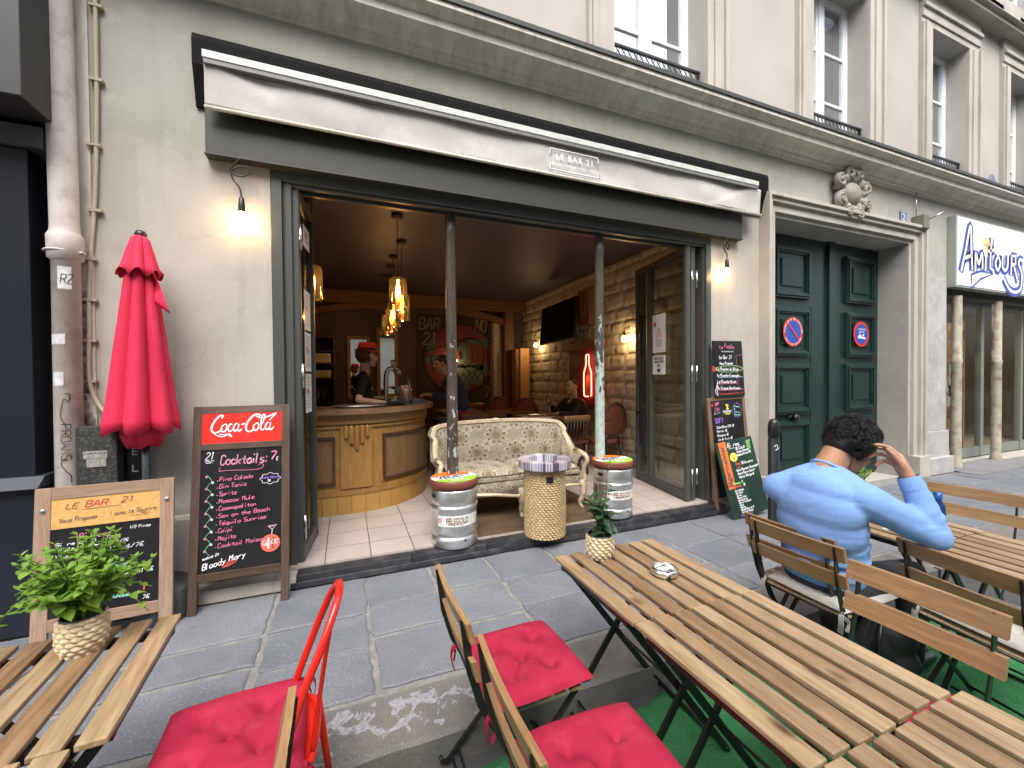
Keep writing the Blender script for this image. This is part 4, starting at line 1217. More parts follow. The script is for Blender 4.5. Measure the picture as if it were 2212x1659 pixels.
B.l('red', [(.17, .275), (.25, .31), (.18, .262), (.26, .295), (.2, .262)], .0032)
disc(B.mb('red'), .056, -.0098, 40, .445, .375)
script_logo(B.mb('white'), .399, .366, .0053, B.P)
B.l('white', [(.433, .342), (.433, .410)], .010, False); B.l('dark', [(.462, .335), (.458, .37), (.462, .38), (.46, .415)], .008)
B.l('white', [(.43, .485), (.455, .461), (.482, .487), (.43, .485)], .003, False); B.l('white', [(.455, .461), (.452, .43)], .003, False); B.l('pink', [(.437, .480), (.473, .482), (.456, .467)], .0035, False)
B.done()

# small board in front of the parasol
sb_, Ls = a_board("beer_board", (-1.575, 2.965, 0.0), R(3.0), R(6.0), .605, .862, m_frame_l, m_frame_lx, .066, 'small pale wood framed board with a cork coloured heading beside the parasol', .10)
MB().box(.066, .539, -.008, .005, .64, Ls - .066).build("header", M("cork_yellow", (.62, .38, .12), (.55, .32, .10), 40, .8, c3=(.4, .22, .07), s3=90, f3=.4), sb_)
q = MB()
for x in (.035, .572): q.sphere((x, -.014, .745), (.013, .009, .013), 12, 8)
q.build("bolt", m_chrome, sb_)
B = Board(sb_, -.0100); random.seed(8)
B.w('brown', "LE", .125, .745, .028, shear=.4, wd=.0035, width=.055); B.w('red', "BAR", .205, .745, .034, shear=.3, wd=.0055, width=.10); B.w('dark', "BAR", .206, .747, .034, shear=.3, wd=.002, width=.10); B.w('brown', "21", .36, .752, .030, shear=.3, wd=.004, width=.055)
B.l('dark', [(.195, .733), (.28, .736), (.36, .738)], .0022)
B.w('dark', "Vous Propose ... ! avec le Sourire", .10, .672, .024, slope=.045, wd=.0026, width=.425)
B.l('brown', [(.40, .672), (.48, .668), (.45, .684), (.50, .676)], .002)
B.w('pink', "Bières:", .185, .575, .028, wd=.0045, width=.135); B.w('white', "1/2 Pinte", .40, .597, .015, wd=.0024, width=.10)
for t, x, z_, h, w_ in (("Bière du 21", .09, .545, .018, .17), ("3/5€", .295, .553, .018, .07), ("Triple d'Anvers", .09, .518, .018, .20), ("4/7€", .345, .527, .016, .055), ("Vedett extra", .09, .482, .018, .19), ("IPA 4/7€", .31, .486, .022, .16), ("Saint Pourcain (auvergne) 5€", .09, .33, .021, .425), ("Chardonnay", .09, .235, .020, .20), ("7€", .465, .190, .020, .035)):
    B.w('white', t, x, z_, h, wd=.0026, slope=.03, width=w_)
B.w('pink', "Vins", .20, .40, .026, wd=.004, width=.09); B.w('mint', "(au verre)", .325, .395, .021, wd=.0028, width=.12); B.w('mint', "(chasseurs)", .33, .222, .020, wd=.0028, width=.125)
for k in range(3): B.l('mint', [(.335 + k * .018, .383 - k * .011), (.42 - k * .012, .386 - k * .011)], .0022)
B.w('red', "!", .465, .225, .040, wd=.006)
B.done()

# three boards leaning in a row on the right pier
def plain_board(name, x, y, z, Wd, H, ry, lean, mats, label, fw=0.0, frame=None, rz=0.0):
    e = empty(name, (x, y, z), rz, label, 'chalkboard', rx=-lean, ry=ry)
    if fw:
        g = MB(); g.rr(); g.box(0, fw, -.012, .012, 0, H); g.rr(); g.box(Wd - fw, Wd, -.012, .012, 0, H); g.rr(); g.box(fw, Wd - fw, -.0115, .0115, H - fw, H); g.box(fw, Wd - fw, -.0115, .0115, 0, fw)
        g.build("frame", frame, e, .002)
    MB().box(fw, Wd - fw, -.006, .006, fw, H - fw).build("panel", mats, e, .0 if fw else .003)
    return e
b2 = empty("soft_drinks_board", (3.575, 3.205, .0), 0, 'tall brown framed board of soft drinks, the middle of three boards on the right pier', 'chalkboard', rx=-R(4), ry=-R(2.2))
g = MB(); H2 = 1.215
for x0 in (0, .415): g.rr(); g.box(x0, x0 + .035, -.012, .012, .0, H2)
g.rr(); g.box(.035, .415, -.0115, .0115, H2 - .035, H2); g.box(.035, .415, -.0115, .0115, .12, .155)
g.build("frame", wood("oak_frame", (.22, .14, .08), (.12, .075, .045), 'Z'), b2, .002)
MB().box(.035, .415, -.005, .005, .155, H2 - .035).build("panel", m_slatebd, b2)
for a_ in (.02, .43): MB().bar((a_, .03, H2 - .04), (a_, .11, .01), .03, .018, (1, 0, 0)).build("prop", m_frame_d, b2)
B = Board(b2, -.0075); random.seed(6)
B.w('red', "LE", .045, 1.125, .028, slope=.1); B.w('pink', "BAR", .09, 1.13, .028, slope=.15, wd=.006); B.w('pink', "21!", .07, 1.05, .055, wd=.005); B.l('green', [(.07, 1.035), (.14, 1.05)], .004)
B.t('white', "ORANGINA", .225, 1.045, .024, align='c', width=.10, bold=.02); B.l('yellow', [(.215, 1.135), (.23, 1.11), (.225, 1.075)], .016); B.l('yellow', [(.24, 1.135), (.235, 1.09), (.25, 1.08)], .008); B.l('red', [(.25, 1.13), (.255, 1.10)], .004)
B.l('yellow', [(.20, 1.035), (.23, 1.028), (.26, 1.035)], .010)
cl_ = [(.345 + .055 * math.cos(t) * (1 + .1 * math.cos(9 * t)), 1.06 + .075 * math.sin(t) * (1 + .1 * math.cos(9 * t))) for t in [2 * math.pi * i / 60 for i in range(61)]]
B.l('purple', cl_, .004, False)
for k, t in enumerate(("Demandez", "de", "tout nos", "desserts!")): B.w('mint', t, .31, 1.10 - k * .03, .015, slope=-.2, wd=.0035)
B.w('purple', "SOFT", .075, .945, .045, wd=.0075, shear=0)
for k, t in enumerate(("CoCa/Zéro (33) 3€", "Perrier 3€", "Orangina 3€", "Jus de fruit 3€", "Limonade 3€", "Sirop 2€", "Diabolo 3€")): B.w('white', "·" + t, .075, .885 - k * .043, .023, wd=.0042, slope=.02, squeeze=.62)
B.done(); b2.scale = (1.22, 1, 1)
b1 = plain_board("snack_board", 3.625, 3.262, 1.222, .395, .60, R(-1.2), R(3), m_slatebd, 'black board of snack platters standing on top of the soft drinks board')
B = Board(b1, -.0085); random.seed(2)
B.w('pink', "La", .09, .515, .038, wd=.006); B.w('pink', "Ficelle", .155, .525, .042, wd=.006, squeeze=.56, slope=-.1); B.t('white', "de Saint-Pourcain", .19, .478, .014, align='c', width=.16)
B.w('white', "le Bar 21", .075, .405, .038, wd=.0045); B.w('white', "Vous Propose", .075, .345, .028, wd=.0045)
for k, (t, c) in enumerate((("La Planche du Belge", 'lime'), ("la Planche Fromages", 'blue'), ("La Planche Mixte", 'pink'), ("le Croque Gentleman", 'pink'))):
    z_ = .285 - k * .068
    B.w('white', t, .035, z_, .030, wd=.0045, squeeze=.62, slope=-.03)
    x1 = (.38, .375, .30, .375)[k]
    if k == 0: B.l(c, [(.20 + .18 * math.cos(q) * (1 + .03 * math.cos(18 * q)), z_ + .012 + .034 * math.sin(q) * (1 + .15 * math.cos(18 * q))) for q in [2 * math.pi * i / 90 for i in range(91)]], .004, False)
    else: B.l(c, [(.05 + i * (x1 - .05) / 28, z_ - .012 + (.006 if i % 2 else -.003)) for i in range(29)], .004)
B.t('red', "La bouteille de 75 cl", .06, .022, .020, width=.26); B.l('pink', [(.30, .44), (.31, .25), (.305, .1)], .003); B.l('pink', [(.31, .44), (.375, .45)], .003)
B.t('red', "8", .35, .022, .020)
B.l('white', [(.02, .10), (.0, .06), (.03, .02), (.02, .12), (.04, .09), (.03, .15)], .006); B.l('pink', [(.02, .13), (.03, .10), (.01, .07)], .007)
B.done()
b1.scale = (1.10, 1, 1)
q = MB().box(-.02, .012, -.008, -.0065, .27, .33); q.build("price_tab", m_red, b1)
m_gboard = M("green_board", (.008, .024, .016), (.013, .036, .024), 3, .35, c3=(.03, .09, .05), s3=4, f3=.5, stretch=(2, 1, .4))
b3 = plain_board("wine_board", 3.575, 3.00, 0.004, .425, .72, R(-5.5), R(12), m_gboard, 'dark green board with an orange side strip leaning lowest of the three boards')
b3.scale = (1.22, 1, 1.07)
MB().box(.03, .11, -.0078, -.0062, .27, .715).build("header", flat("bright_orange", (.85, .17, .03), .5), b3)
B = Board(b3, -.0092)
vs_P = lambda a, b: (.105 - .012 - b, -.0092, .285 + a)
typed(B.mb('dark'), "Jägermeister", 0, .012, .048, vs_P, 'l', .40, bold=.03)
random.seed(17)
disc(B.mb('yellow'), .046, -.0085, 40, .165, .555); disc(B.mb('dark'), .046, -.0090, 40, .165, .555, .042)
B.l('dark', [(.165, .535), (.15, .56), (.14, .58), (.15, .57), (.155, .585)], .004); B.l('dark', [(.165, .535), (.18, .56), (.19, .58), (.18, .57), (.175, .585)], .004); B.l('dark', [(.165, .55), (.165, .52)], .008)
B.w('white', "Bières", .125, .655, .040, wd=.005, squeeze=.7); B.l('white', [(.13 + i * .009, .638 + (.005 if i % 2 else 0)) for i in range(18)], .003)
for k, t in enumerate(("Bière du 21", "Triple d'Anvers", "Vedett Extra IPA")): B.w('white', "*" + t, .205, .615 - k * .030, .020, wd=.0045, squeeze=.58, slope=.06)
for k, t in enumerate(("25cl 5€", "3€ 5€", "4€ 7€", "4€ 7€")): B.w('lime', t, .345, .668 - k * .024, .017, wd=.0035, squeeze=.5, slope=.1)
B.w('red', "Vins", .165, .475, .028, wd=.005); B.l('red', [(.17, .455), (.20, .44), (.19, .46), (.22, .455)], .003); B.w('white', "5€ le verre", .235, .475, .024, wd=.0045)
for k, t in enumerate(("Saint Pourcain (Auvergne)", "Saint Pierre (Loire)", "Merlot (Périgord)")): B.w('white', "*" + t, .155 + k * .006, .415 - k * .034, .022, wd=.0045, squeeze=.54, slope=.04)
B.w('lime', "*Pommeau 7€", .085, .305, .020, wd=.0045, squeeze=.6); B.w('red', "Cocktails", .085, .275, .020, wd=.0045, squeeze=.6); B.w('white', "7€", .195, .275, .022, wd=.0045)
for k, t in enumerate(("Pina Colada", "Gin Tonic", "Spritz", "Moscow Mule", "Cosmopolitan", "Sex on the Beach", "Caipi", "Mojito", "Bloody Mary du 21", "Cocktail Maison")): B.w('white', "*" + t, .085 + .002 * k, .238 - k * .0225, .0165, wd=.0042, squeeze=.62)
B.w('purple', "Happy hour 17-20", .09, .012, .016, wd=.0035, squeeze=.62)
B.done()

# ---------------------------------------------------------------- kegs used as stools
m_keg = M("keg_steel", (.86, .86, .86), (.74, .74, .74), 3, .40, 1.0, bump=.04, bscale=60, c3=(.35, .35, .35), s3=8, f3=.4)
def make_keg():
    e = empty("keg_stool", (.82, 3.362, .0885), R(0), 'steel beer keg stool with round printed seat in front of the dark column', 'stool', 'steel kegs used as stools')
    pr = [(.150, .012), (.178, .0), (.190, .012), (.192, .06), (.190, .085), (.181, .092), (.181, .105), (.191, .112), (.193, .125), (.188, .140), (.186, .22), (.187, .30), (.194, .315), (.194, .330), (.184, .338), (.184, .352), (.190, .36), (.190, .395), (.188, .41), (.190, .455), (.186, .465), (.17, .468), (.05, .46), (.001, .46)]
    MB().lathe(pr, 56).build("body", m_keg, e)
    g = MB()
    lab = (-2.55, -.60)
    n = 24
    for i in range(n):
        a, b = lab[0] + (lab[1] - lab[0]) * i / n, lab[0] + (lab[1] - lab[0]) * (i + 1) / n
        g.quad(*[(.1885 * math.cos(q), .1885 * math.sin(q), z_) for q, z_ in ((a, .185), (b, .185), (b, .272), (a, .272))])
    lb_ = g.build("label_band", flat("label_white", (.68, .70, .70), .5), e)
    PK = lambda r_, a0: (lambda a, b: (r_ * math.cos(a0 + a / r_), r_ * math.sin(a0 + a / r_), b))
    q = MB(); typed(q, "FELSGOLD", 0, .210, .046, PK(.1895, -1.66), 'c', .185, bold=.03); 
    ribbon(q, [(-.07 + .01 * i, .203 + .003 * math.sin(i)) for i in range(14)], .004, PK(.1895, -1.72)); q.build("lettering", flat("label_gold", (.20, .125, .04), .4), lb_)
    q = MB(); ribbon(q, smooth_curve([(-.02, .215), (-.03, .235), (-.01, .25), (-.005, .23), (-.02, .215)], 5), .008, PK(.1895, -2.36)); q.build("flame_mark", m_pred, lb_)
    q = MB()
    for (a, b, c, d) in ((0, .07, .20, .2015), (0, .07, .255, .2565), (0, .0015, .20, .2565), (.0685, .07, .20, .2565)):
        q.quad(*[PK(.1895, -1.08)(u, v) for u, v in ((a, c), (b, c), (b, d), (a, d))])
    for k in range(4): q.quad(*[PK(.1895, -1.08)(u, v) for u, v in ((.01, .21 + k * .01), (.055, .21 + k * .01), (.055, .213 + k * .01), (.01, .213 + k * .01))])
    q.build("fine_print", flat("print_grey", (.25, .26, .27), .6), lb_)
    q = MB(); typed(q, "FELSGOLD", 0, .375, .034, PK(.1915, -1.72), 'c', .15); q.build("embossing", flat("emboss_steel", (.75, .75, .75), .3, 1.0), e)
    for a in (-2.85, -.25, 1.3):
        q = MB(); q.grid(lambda u, v: (.1915 * math.cos(a + (u - .5) * .34 * math.sqrt(max(0, 1 - (2 * v - 1) ** 2) * .6 + .4)), .1915 * math.sin(a + (u - .5) * .34 * math.sqrt(max(0, 1 - (2 * v - 1) ** 2) * .6 + .4)), .405 + .03 * v), 8, 4); q.build("hand_hole", m_black, e)
    q = MB()
    for a in (-2.9, -1.35): q.grid(lambda u, v: (.1925 * math.cos(a + (u - .5) * .07), .1925 * math.sin(a + (u - .5) * .07), .06 + .02 * v), 3, 2)
    q.build("drain_hole", m_black, e)
    MB().lathe([(.001, .466), (.17, .4685), (.194, .475), (.200, .50), (.200, .53), (.194, .541), (.001, .541)], 48).build("seat_pad", M("rust_vinyl", (.20, .055, .035), (.15, .04, .026), 4, .5, bump=.06), e)
    zt = .5425
    def seg(mb, y0, y1, r=.190):
        pts = []
        N = 24
        def xs_(y): return math.sqrt(max(0, r * r - y * y))
        ys = [y0 + (y1 - y0) * i / N for i in range(N + 1)]
        pts = [(xs_(y), y, zt) for y in ys] + [(-xs_(y), y, zt) for y in ys[::-1]]
        mb._add(pts, [tuple(range(len(pts)))], False)
    # stripes run across, turned a little
    def st(c, y0, y1):
        q = MB(); seg(q, y0, y1); q.M = None
        a = R(9); q.v = [(x * math.cos(a) - y * math.sin(a), x * math.sin(a) + y * math.cos(a), z_) for x, y, z_ in q.v]
        return q.build("printed_stripe", c, e)
    st(flat("pad_orange", (.80, .17, .02), .5), .055, .190); st(flat("pad_white", (.75, .76, .78), .5), -.045, .0547); st(flat("pad_lime", (.25, .55, .03), .5), -.190, -.0453)
    a = R(9); PT = lambda u, v: (u * math.cos(a) - v * math.sin(a), u * math.sin(a) + v * math.cos(a), zt + .002)
    q = MB(); typed(q, "VEDETT", 0, -.034, .078, PT, 'c', .30, bold=.03); q.build("lettering", flat("pad_navy", (.02, .03, .09), .5), e)
    q = MB(); typed(q, "EXTRA ORDINARY", 0, -.078, .020, PT, 'c', .20, bold=.02); typed(q, "IPA", 0, -.150, .060, PT, 'c', .14, bold=.03); q.build("lettering", flat("pad_white_print", (.7, .8, .6), .5), e)
    q = MB(); q._add([PT(u, v) for u, v in ((-.03, .085), (.03, .085), (.012, .115), (.02, .14), (0, .125), (-.02, .14), (-.012, .115))], [tuple(range(7))]); q.build("red_emblem", m_red, e)
    return e
keg = make_keg()
dup(keg, (2.42, 3.40, .1), R(1), 'steel beer keg stool with round printed seat in front of the pale green column')
bpy.context.view_layer.update()

# ---------------------------------------------------------------- sofa
def damask():
    m, nt, b = _mat("damask")
    tc = nt.nodes.new("ShaderNodeTexCoord")
    mp = nt.nodes.new("ShaderNodeMapping"); nt.links.new(tc.outputs['UV'], mp.inputs[0])
    sx = nt.nodes.new("ShaderNodeSeparateXYZ"); nt.links.new(mp.outputs[0], sx.inputs[0])
    def mth(op, a, b_=None, c_=None):
        n = nt.nodes.new("ShaderNodeMath"); n.operation = op
        for i, v in enumerate((a, b_, c_)):
            if v is None: continue
            if isinstance(v, (int, float)): n.inputs[i].default_value = v
            else: nt.links.new(v, n.inputs[i])
        return n.outputs[0]
    def motif(ox, oz, sz):
        u = mth('SUBTRACT', mth('FRACT', mth('DIVIDE', mth('ADD', sx.outputs[0], ox), .26)), .5)
        v = mth('SUBTRACT', mth('FRACT', mth('DIVIDE', mth('ADD', sx.outputs[1], oz), .34)), .5)
        v = mth('MULTIPLY', v, .98)
        r = mth('SQRT', mth('ADD', mth('MULTIPLY', u, u), mth('MULTIPLY', v, v)))
        th = mth('ARCTAN2', u, v)
        pet = mth('ABSOLUTE', mth('COSINE', mth('MULTIPLY', th, 4.5)))
        lim = mth('MULTIPLY', mth('ADD', mth('MULTIPLY', pet, .5), .5), sz)
        d = mth('SUBTRACT', r, lim)
        ins = mth('LESS_THAN', d, 0.0)
        ln = mth('LESS_THAN', mth('ABSOLUTE', d), .022)
        core = mth('LESS_THAN', mth('ABSOLUTE', mth('SUBTRACT', r, mth('MULTIPLY', lim, .55))), .02)
        return ins, ln, core
    i1, l1, c1 = motif(0, 0, .30); i2, l2, c2 = motif(.13, .17, .30); i3, l3, c3 = motif(.065, .085, .13); i4, l4, c4 = motif(.195, .255, .13); 
    base = _ramp(nt, _noise(nt, mp.outputs[0], 9, 5), [(.3, (.36, .32, .235)), (.7, (.27, .24, .17))])
    wv = nt.nodes.new("ShaderNodeTexNoise"); wv.inputs['Scale'].default_value = 28; wv.inputs['Distortion'].default_value = 2.5; nt.links.new(mp.outputs[0], wv.inputs['Vector'])
    band = mth('LESS_THAN', mth('ABSOLUTE', mth('SUBTRACT', wv.outputs['Fac'], .5)), .028)
    col = _mix(nt, mth('MULTIPLY', band, .85), base, (.14, .11, .07))
    for i_, l_, c_ in ((i1, l1, c1), (i2, l2, c2), (i3, l3, c3), (i4, l4, c4)):
        col = _mix(nt, mth('MULTIPLY', i_, .85), col, _ramp(nt, _noise(nt, mp.outputs[0], 40, 3), [(.4, (.10, .06, .035)), (.6, (.17, .13, .05))]))
        col = _mix(nt, c_, col, (.34, .29, .20)); col = _mix(nt, l_, col, (.42, .38, .28))
    nt.links.new(col, b.inputs['Base Color']); b.inputs['Roughness'].default_value = .75
    b.inputs['Sheen Weight'].default_value = .2
    _bump(nt, b, _noise(nt, mp.outputs[0], 120, 3), .2, .002)
    return m
m_dam = damask()
def uv_grid(name, fn, uvf, nu, nv, mat, par, flip=False, solid=0.0):
    mb = MB().grid(fn, nu, nv, flip); o = mb.build(name, mat, par, solid=solid)
    me = o.data; ul = me.uv_layers.new(name="UVMap")
    for p in me.polygons:
        for li, vi in zip(p.loop_indices, p.vertices):
            j, i = divmod(vi, nu + 1); ul.data[li].uv = uvf(i / nu, j / nv)
    return o
m_cream = M("cream_lacquer", (.60, .50, .34), (.50, .40, .26), 8, .45, bump=.1, bscale=40, c3=(.30, .22, .13), s3=20, f3=.45)
so = empty("sofa", (1.555, 4.0, .1), R(-1.5), 'old cream framed sofa with floral damask upholstery in the bar entrance', 'sofa')
# plan path of the back: from left arm front, round the back, to right arm front
def path(s):   # s 0..1
    hw, d = .70, .33
    pts = [(-hw + .0, -.24), (-hw - .015, -.05), (-hw + .01, .14), (-hw + .11, .27), (-.35, .325), (0, .335), (.35, .325), (hw - .11, .27), (hw - .01, .14), (hw + .015, -.05), (hw, -.24)]
    global _sp
    if '_sp' not in globals(): _sp = smooth_curve([(a, b, 0) for a, b in pts], 12)
    f = s * (len(_sp) - 1); i = min(int(f), len(_sp) - 2); t = f - i
    return tuple(_sp[i][k] * (1 - t) + _sp[i + 1][k] * t for k in (0, 1))
def topz(s):
    e = min(s, 1 - s)
    if e < .10: h = .54 + .02 * math.sin(e / .10 * math.pi)
    elif e < .27: t = (e - .10) / .17; t = t * t * (3 - 2 * t); h = .54 + .30 * t
    else: h = .84 + .03 * math.sin((e - .27) / .23 * math.pi / 2)
    return h
def shell(u, v, inset=0.0):
    a = path(u); b = path(min(1, u + .004)); c = path(max(0, u - .004))
    dx, dy = b[0] - c[0], b[1] - c[1]; l = math.hypot(dx, dy)
    nx, ny = dy / l, -dx / l      # inward
    z = .36 + (topz(u) - .36) * v
    bul = inset + .035 * math.sin(math.pi * min(1, max(0, v))) * 1.0
    lean = -.07 * v * (1 if .2 < u < .8 else .5)
    return (a[0] + nx * (bul + lean), a[1] + ny * (bul + lean), z)
uv_grid("backrest", lambda u, v: shell(u, v), lambda u, v: (u * 2.1, v * .5), 90, 14, m_dam, so)
uv_grid("back_cover", lambda u, v: (lambda p: (p[0] * 1.045, p[1] * 1.09, p[2]))(shell(u, v, -.02)), lambda u, v: (u * 2.1, v * .5), 60, 8, m_dam, so, True)
rail = [shell(i / 90, 1.0, -.01) for i in range(91)]
g = MB().tube(rail, [.022 + .004 * math.sin(i * .7) * 0 for i in range(91)], 10, flat=.8)
g.tube([(p[0], p[1], p[2] - .014) for p in [shell(i / 90, 1.0, .012) for i in range(91)]], .008, 6)
# carved crest, scrolls and arm fronts
g.sphere(rail[45], (.05, .03, .028), 12, 8)
for k in (-1, 1):
    for j in range(3): g.sphere((rail[45][0] + k * (.04 + .03 * j), rail[45][1] - .01, rail[45][2] + .006 - .004 * j), (.02, .02, .014), 8, 6)
for sgn, e in ((-1, rail[0]), (1, rail[90])):
    x, y, z = e
    g.tube(smooth_curve([(x, y, z), (x + sgn * .012, y - .035, z - .01), (x + sgn * .02, y - .05, z - .06), (x + sgn * .005, y - .02, z - .12), (x, y - .01, .34), (x + sgn * .01, y - .03, .26)], 5), .024, 10)
# apron rail: serpentine
ap_ = smooth_curve([(-.70, -.27, .235), (-.5, -.30, .25), (-.25, -.315, .235), (0, -.32, .205), (.25, -.315, .235), (.5, -.30, .25), (.70, -.27, .235)], 8)
g.tube(ap_, .017, 8)
g.sphere((0, -.335, .205), (.045, .018, .024), 12, 8)
g.build("frame", m_cream, so)
for (x, y, s_) in ((-.69, -.27, -1), (0.02, -.31, 0), (.69, -.27, 1), (-.66, .27, -1), (.66, .27, 1)):
    q = MB(); k = -1 if y < 0 else 1
    q.tube(smooth_curve([(0, 0, .27), (s_ * .03, k * .02, .22), (s_ * .025, k * .02, .13), (0, 0, .05), (s_ * .012, k * .012, .015), (s_ * .02, k * .02, .0)], 5), [.036] * 5 + [.034] * 5 + [.026] * 5 + [.018] * 5 + [.016] * 5 + [.02], 10)
    q.build("leg", m_cream, so, loc=(x, y, 0))
uv_grid("seat_base", lambda u, v: ((u - .5) * 1.40, -.29 - .025 * math.sin(math.pi * u) - .012 * math.sin(math.pi * v), .375 - .13 * v + .02 * abs(math.cos(2 * math.pi * u)) * v), lambda u, v: (u * 1.4, v * .14), 50, 6, m_dam, so)
q = MB().box(-.68, .68, -.27, .25, .26, .36); q.build("seat_deck", m_cream, so)
for sx_ in (-1, 1):
    def cush(u, v, top=True):
        x = (u - .5) * .665; y = (v - .5) * .56
        ex = 1 - abs(2 * u - 1) ** 5; ey = 1 - abs(2 * v - 1) ** 5
        h = .055 + .06 * (max(0, ex * ey)) ** .6 + .010 * mnoise.noise(Vector((x * 6 + sx_ * 3, y * 6, 0)))
        return (x + sx_ * .335, y - .035, .365 + (h if top else 0) * 1.0)
    o = uv_grid("seat_cushion", lambda u, v: cush(u, v), lambda u, v: (u * .66 + .1 * sx_, v * .56), 26, 22, m_dam, so)
    o.name = "seat_pad"
    uv_grid("seat_pad_border", lambda u, v: (lambda p: (p[0], p[1] - .004 * math.sin(math.pi * v), .36 + (p[2] - .36) * v))(cush(u, 0)), lambda u, v: (u * .66, v * .1), 26, 4, m_dam, so)
    g = MB().tube([(p[0], p[1] - .004, p[2]) for p in [cush(i / 26, 0) for i in range(27)]], .006, 6).tube([(cush(i / 26, 0)[0], cush(i / 26, 0)[1] - .006, .368) for i in range(27)], .006, 6)
    g.build("piping", m_dam, o)
for k in (-1, 1):
    q = MB(); e_ = rail[8] if k < 0 else rail[82]
    q.sphere((e_[0], e_[1] - .02, e_[2] + .012), (.028, .085, .024), 12, 8); q.build("arm_pad", m_dam, so)

# mat under the sofa
def mt(u, v): return (1.02 + 1.42 * u, 3.335 + 1.05 * v, .1045 + .003 * mnoise.noise(Vector((u * 8, v * 6, 0))))
tag(MB().grid(mt, 30, 20).build("door_mat", M("coir_mat", (.12, .075, .035), (.07, .045, .022), 6, .95, bump=.8, bscale=200), solid=-.006), 'brown coir mat under the floral sofa', 'mat')

# woven basket table with a striped ring top
bt = empty("basket_table", (1.59, 3.225, .0), R(0), 'tall round woven basket table with a striped ring top between the two kegs', 'side table')
m_wick = M("water_hyacinth", (.56, .42, .22), (.36, .24, .11), 40, .7, bump=.3, bscale=120, c3=(.55, .40, .22), s3=70, f3=.6)
def wv(a, r, z):
    row = z / .0195; k = round(row); ph = math.pi * (k % 2)
    return (r + .008 * math.cos((row - k) * math.pi) + .006 * math.cos(a * 32 + ph + (row - k) * 2.6), z)
g = MB(); pr = []
z_ = .09
while z_ < .665: pr.append((.168 + .012 * math.sin(max(0, (z_ - .09)) / .575 * math.pi) * .4, z_)); z_ += .0031
g.lathe(pr, 176, fn=wv); g.lathe([(.001, .091), (.166, .091)], 40)
g.build("basket", m_wick, bt)
q = MB(); q.grid(lambda u, v: (.187 * math.cos(-1.95 + .32 * u), .187 * math.sin(-1.95 + .32 * u), .575 + .05 * v), 8, 2); q.build("handle_hole", m_black, bt)
m_str, nt_, b_ = _mat("paper_bead_stripes")
at_ = nt_.nodes.new("ShaderNodeAttribute"); at_.attribute_name = "rnd"
nt_.links.new(_ramp(nt_, at_.outputs['Fac'], [(0, (.40, .38, .42)), (.22, (.07, .06, .10)), (.38, (.45, .45, .50)), (.52, (.22, .06, .09)), (.60, (.48, .48, .48)), (.72, (.14, .22, .18)), (.80, (.34, .32, .46)), (.92, (.18, .14, .26))]), b_.inputs['Base Color'])
for n_ in nt_.nodes:
    if n_.type == 'VALTORGB': n_.color_ramp.interpolation = 'CONSTANT'
b_.inputs['Roughness'].default_value = .3
g = MB(); random.seed(19)
N = 190
for k in range(N):
    g.rr(); a0, a1 = 2 * math.pi * k / N, 2 * math.pi * (k + 1) / N
    sec = [(.140, .662), (.143, .742), (.149, .746), (.222, .746), (.228, .741), (.228, .680), (.222, .674), (.185, .670)]
    V = [[(r_ * math.cos(a), r_ * math.sin(a), z_) for r_, z_ in sec] for a in (a0, a1)]
    g._add(V[0] + V[1], [(i, len(sec) + i, len(sec) + i + 1, i + 1) for i in range(len(sec) - 1)], False)
g.build("ring_top", m_str, bt)
MB().lathe([(.001, .668), (.146, .668)], 40).build("tray", m_chrome, bt)

# bollard on the pavement
bo = tag(MB().lathe([(.055, 0), (.055, .05), (.046, .07), (.046, .86), (.043, .865), (.043, .885), (.047, .89), (.047, .985), (.040, 1.02), (.025, 1.045), (.001, 1.055)], 24).build("bollard", flat("bollard_black", (.014, .016, .02), .35), loc=(3.63, 2.62, 0)), 'black cylindrical street bollard in front of the green doors', 'bollard')
q = MB(); PB = lambda a, b: (.0475 * math.sin(a / .047 - .4), -.0475 * math.cos(a / .047 - .4), b)
ribbon(q, smooth_curve([(-.02, .80), (.0, .82), (.01, .79), (-.01, .77), (.03, .79), (.05, .81)], 5), .005, PB); q.build("graffiti", ck['white'], bo)
MB().box(-.01, .012, -.049, -.045, .895, .935).build("slot", m_black, bo)

# ---------------------------------------------------------------- travel agency at the right
sn = empty("shop_sign", (8.0, W, 2.66), label='projecting white light box sign with blue lettering over the right hand shop', cat='sign')
def snp(mb, name, mat, bev=0.0):
    mb.v = [(x - 8.0, y - W, z - 2.66) for x, y, z in mb.v]; return mb.build(name, mat, sn, bev)
snp(MB().box(8.39, 13.6, 3.25, W - .002, 2.74, 3.80), "housing", flat("sign_housing", (.30, .33, .30), .5), .004)
m_sf, nt_, b_ = _mat("sign_face")
v_ = _coords(nt_, rnd=False)
nt_.links.new(_ramp(nt_, _noise(nt_, v_, 1.8, 3), [(.35, (.78, .68, .52)), (.6, (.62, .68, .80))]), b_.inputs['Base Color'])
nt_.links.new(_ramp(nt_, _noise(nt_, v_, 1.8, 3), [(.35, (.9, .75, .5)), (.6, (.6, .7, .9))]), b_.inputs['Emission Color'])
b_.inputs['Emission Strength'].default_value = .12
snp(MB().box(8.42, 13.57, 3.242, 3.2495, 2.77, 3.775), "face", m_sf)
PS = lambda a, b: (8.43 + a * 1.09, 3.236, 2.73 + b * 1.10)
PS2 = lambda a, b: (8.43 + a * 1.09, 3.232, 2.73 + b * 1.10)
blu, wht = MB(), MB()
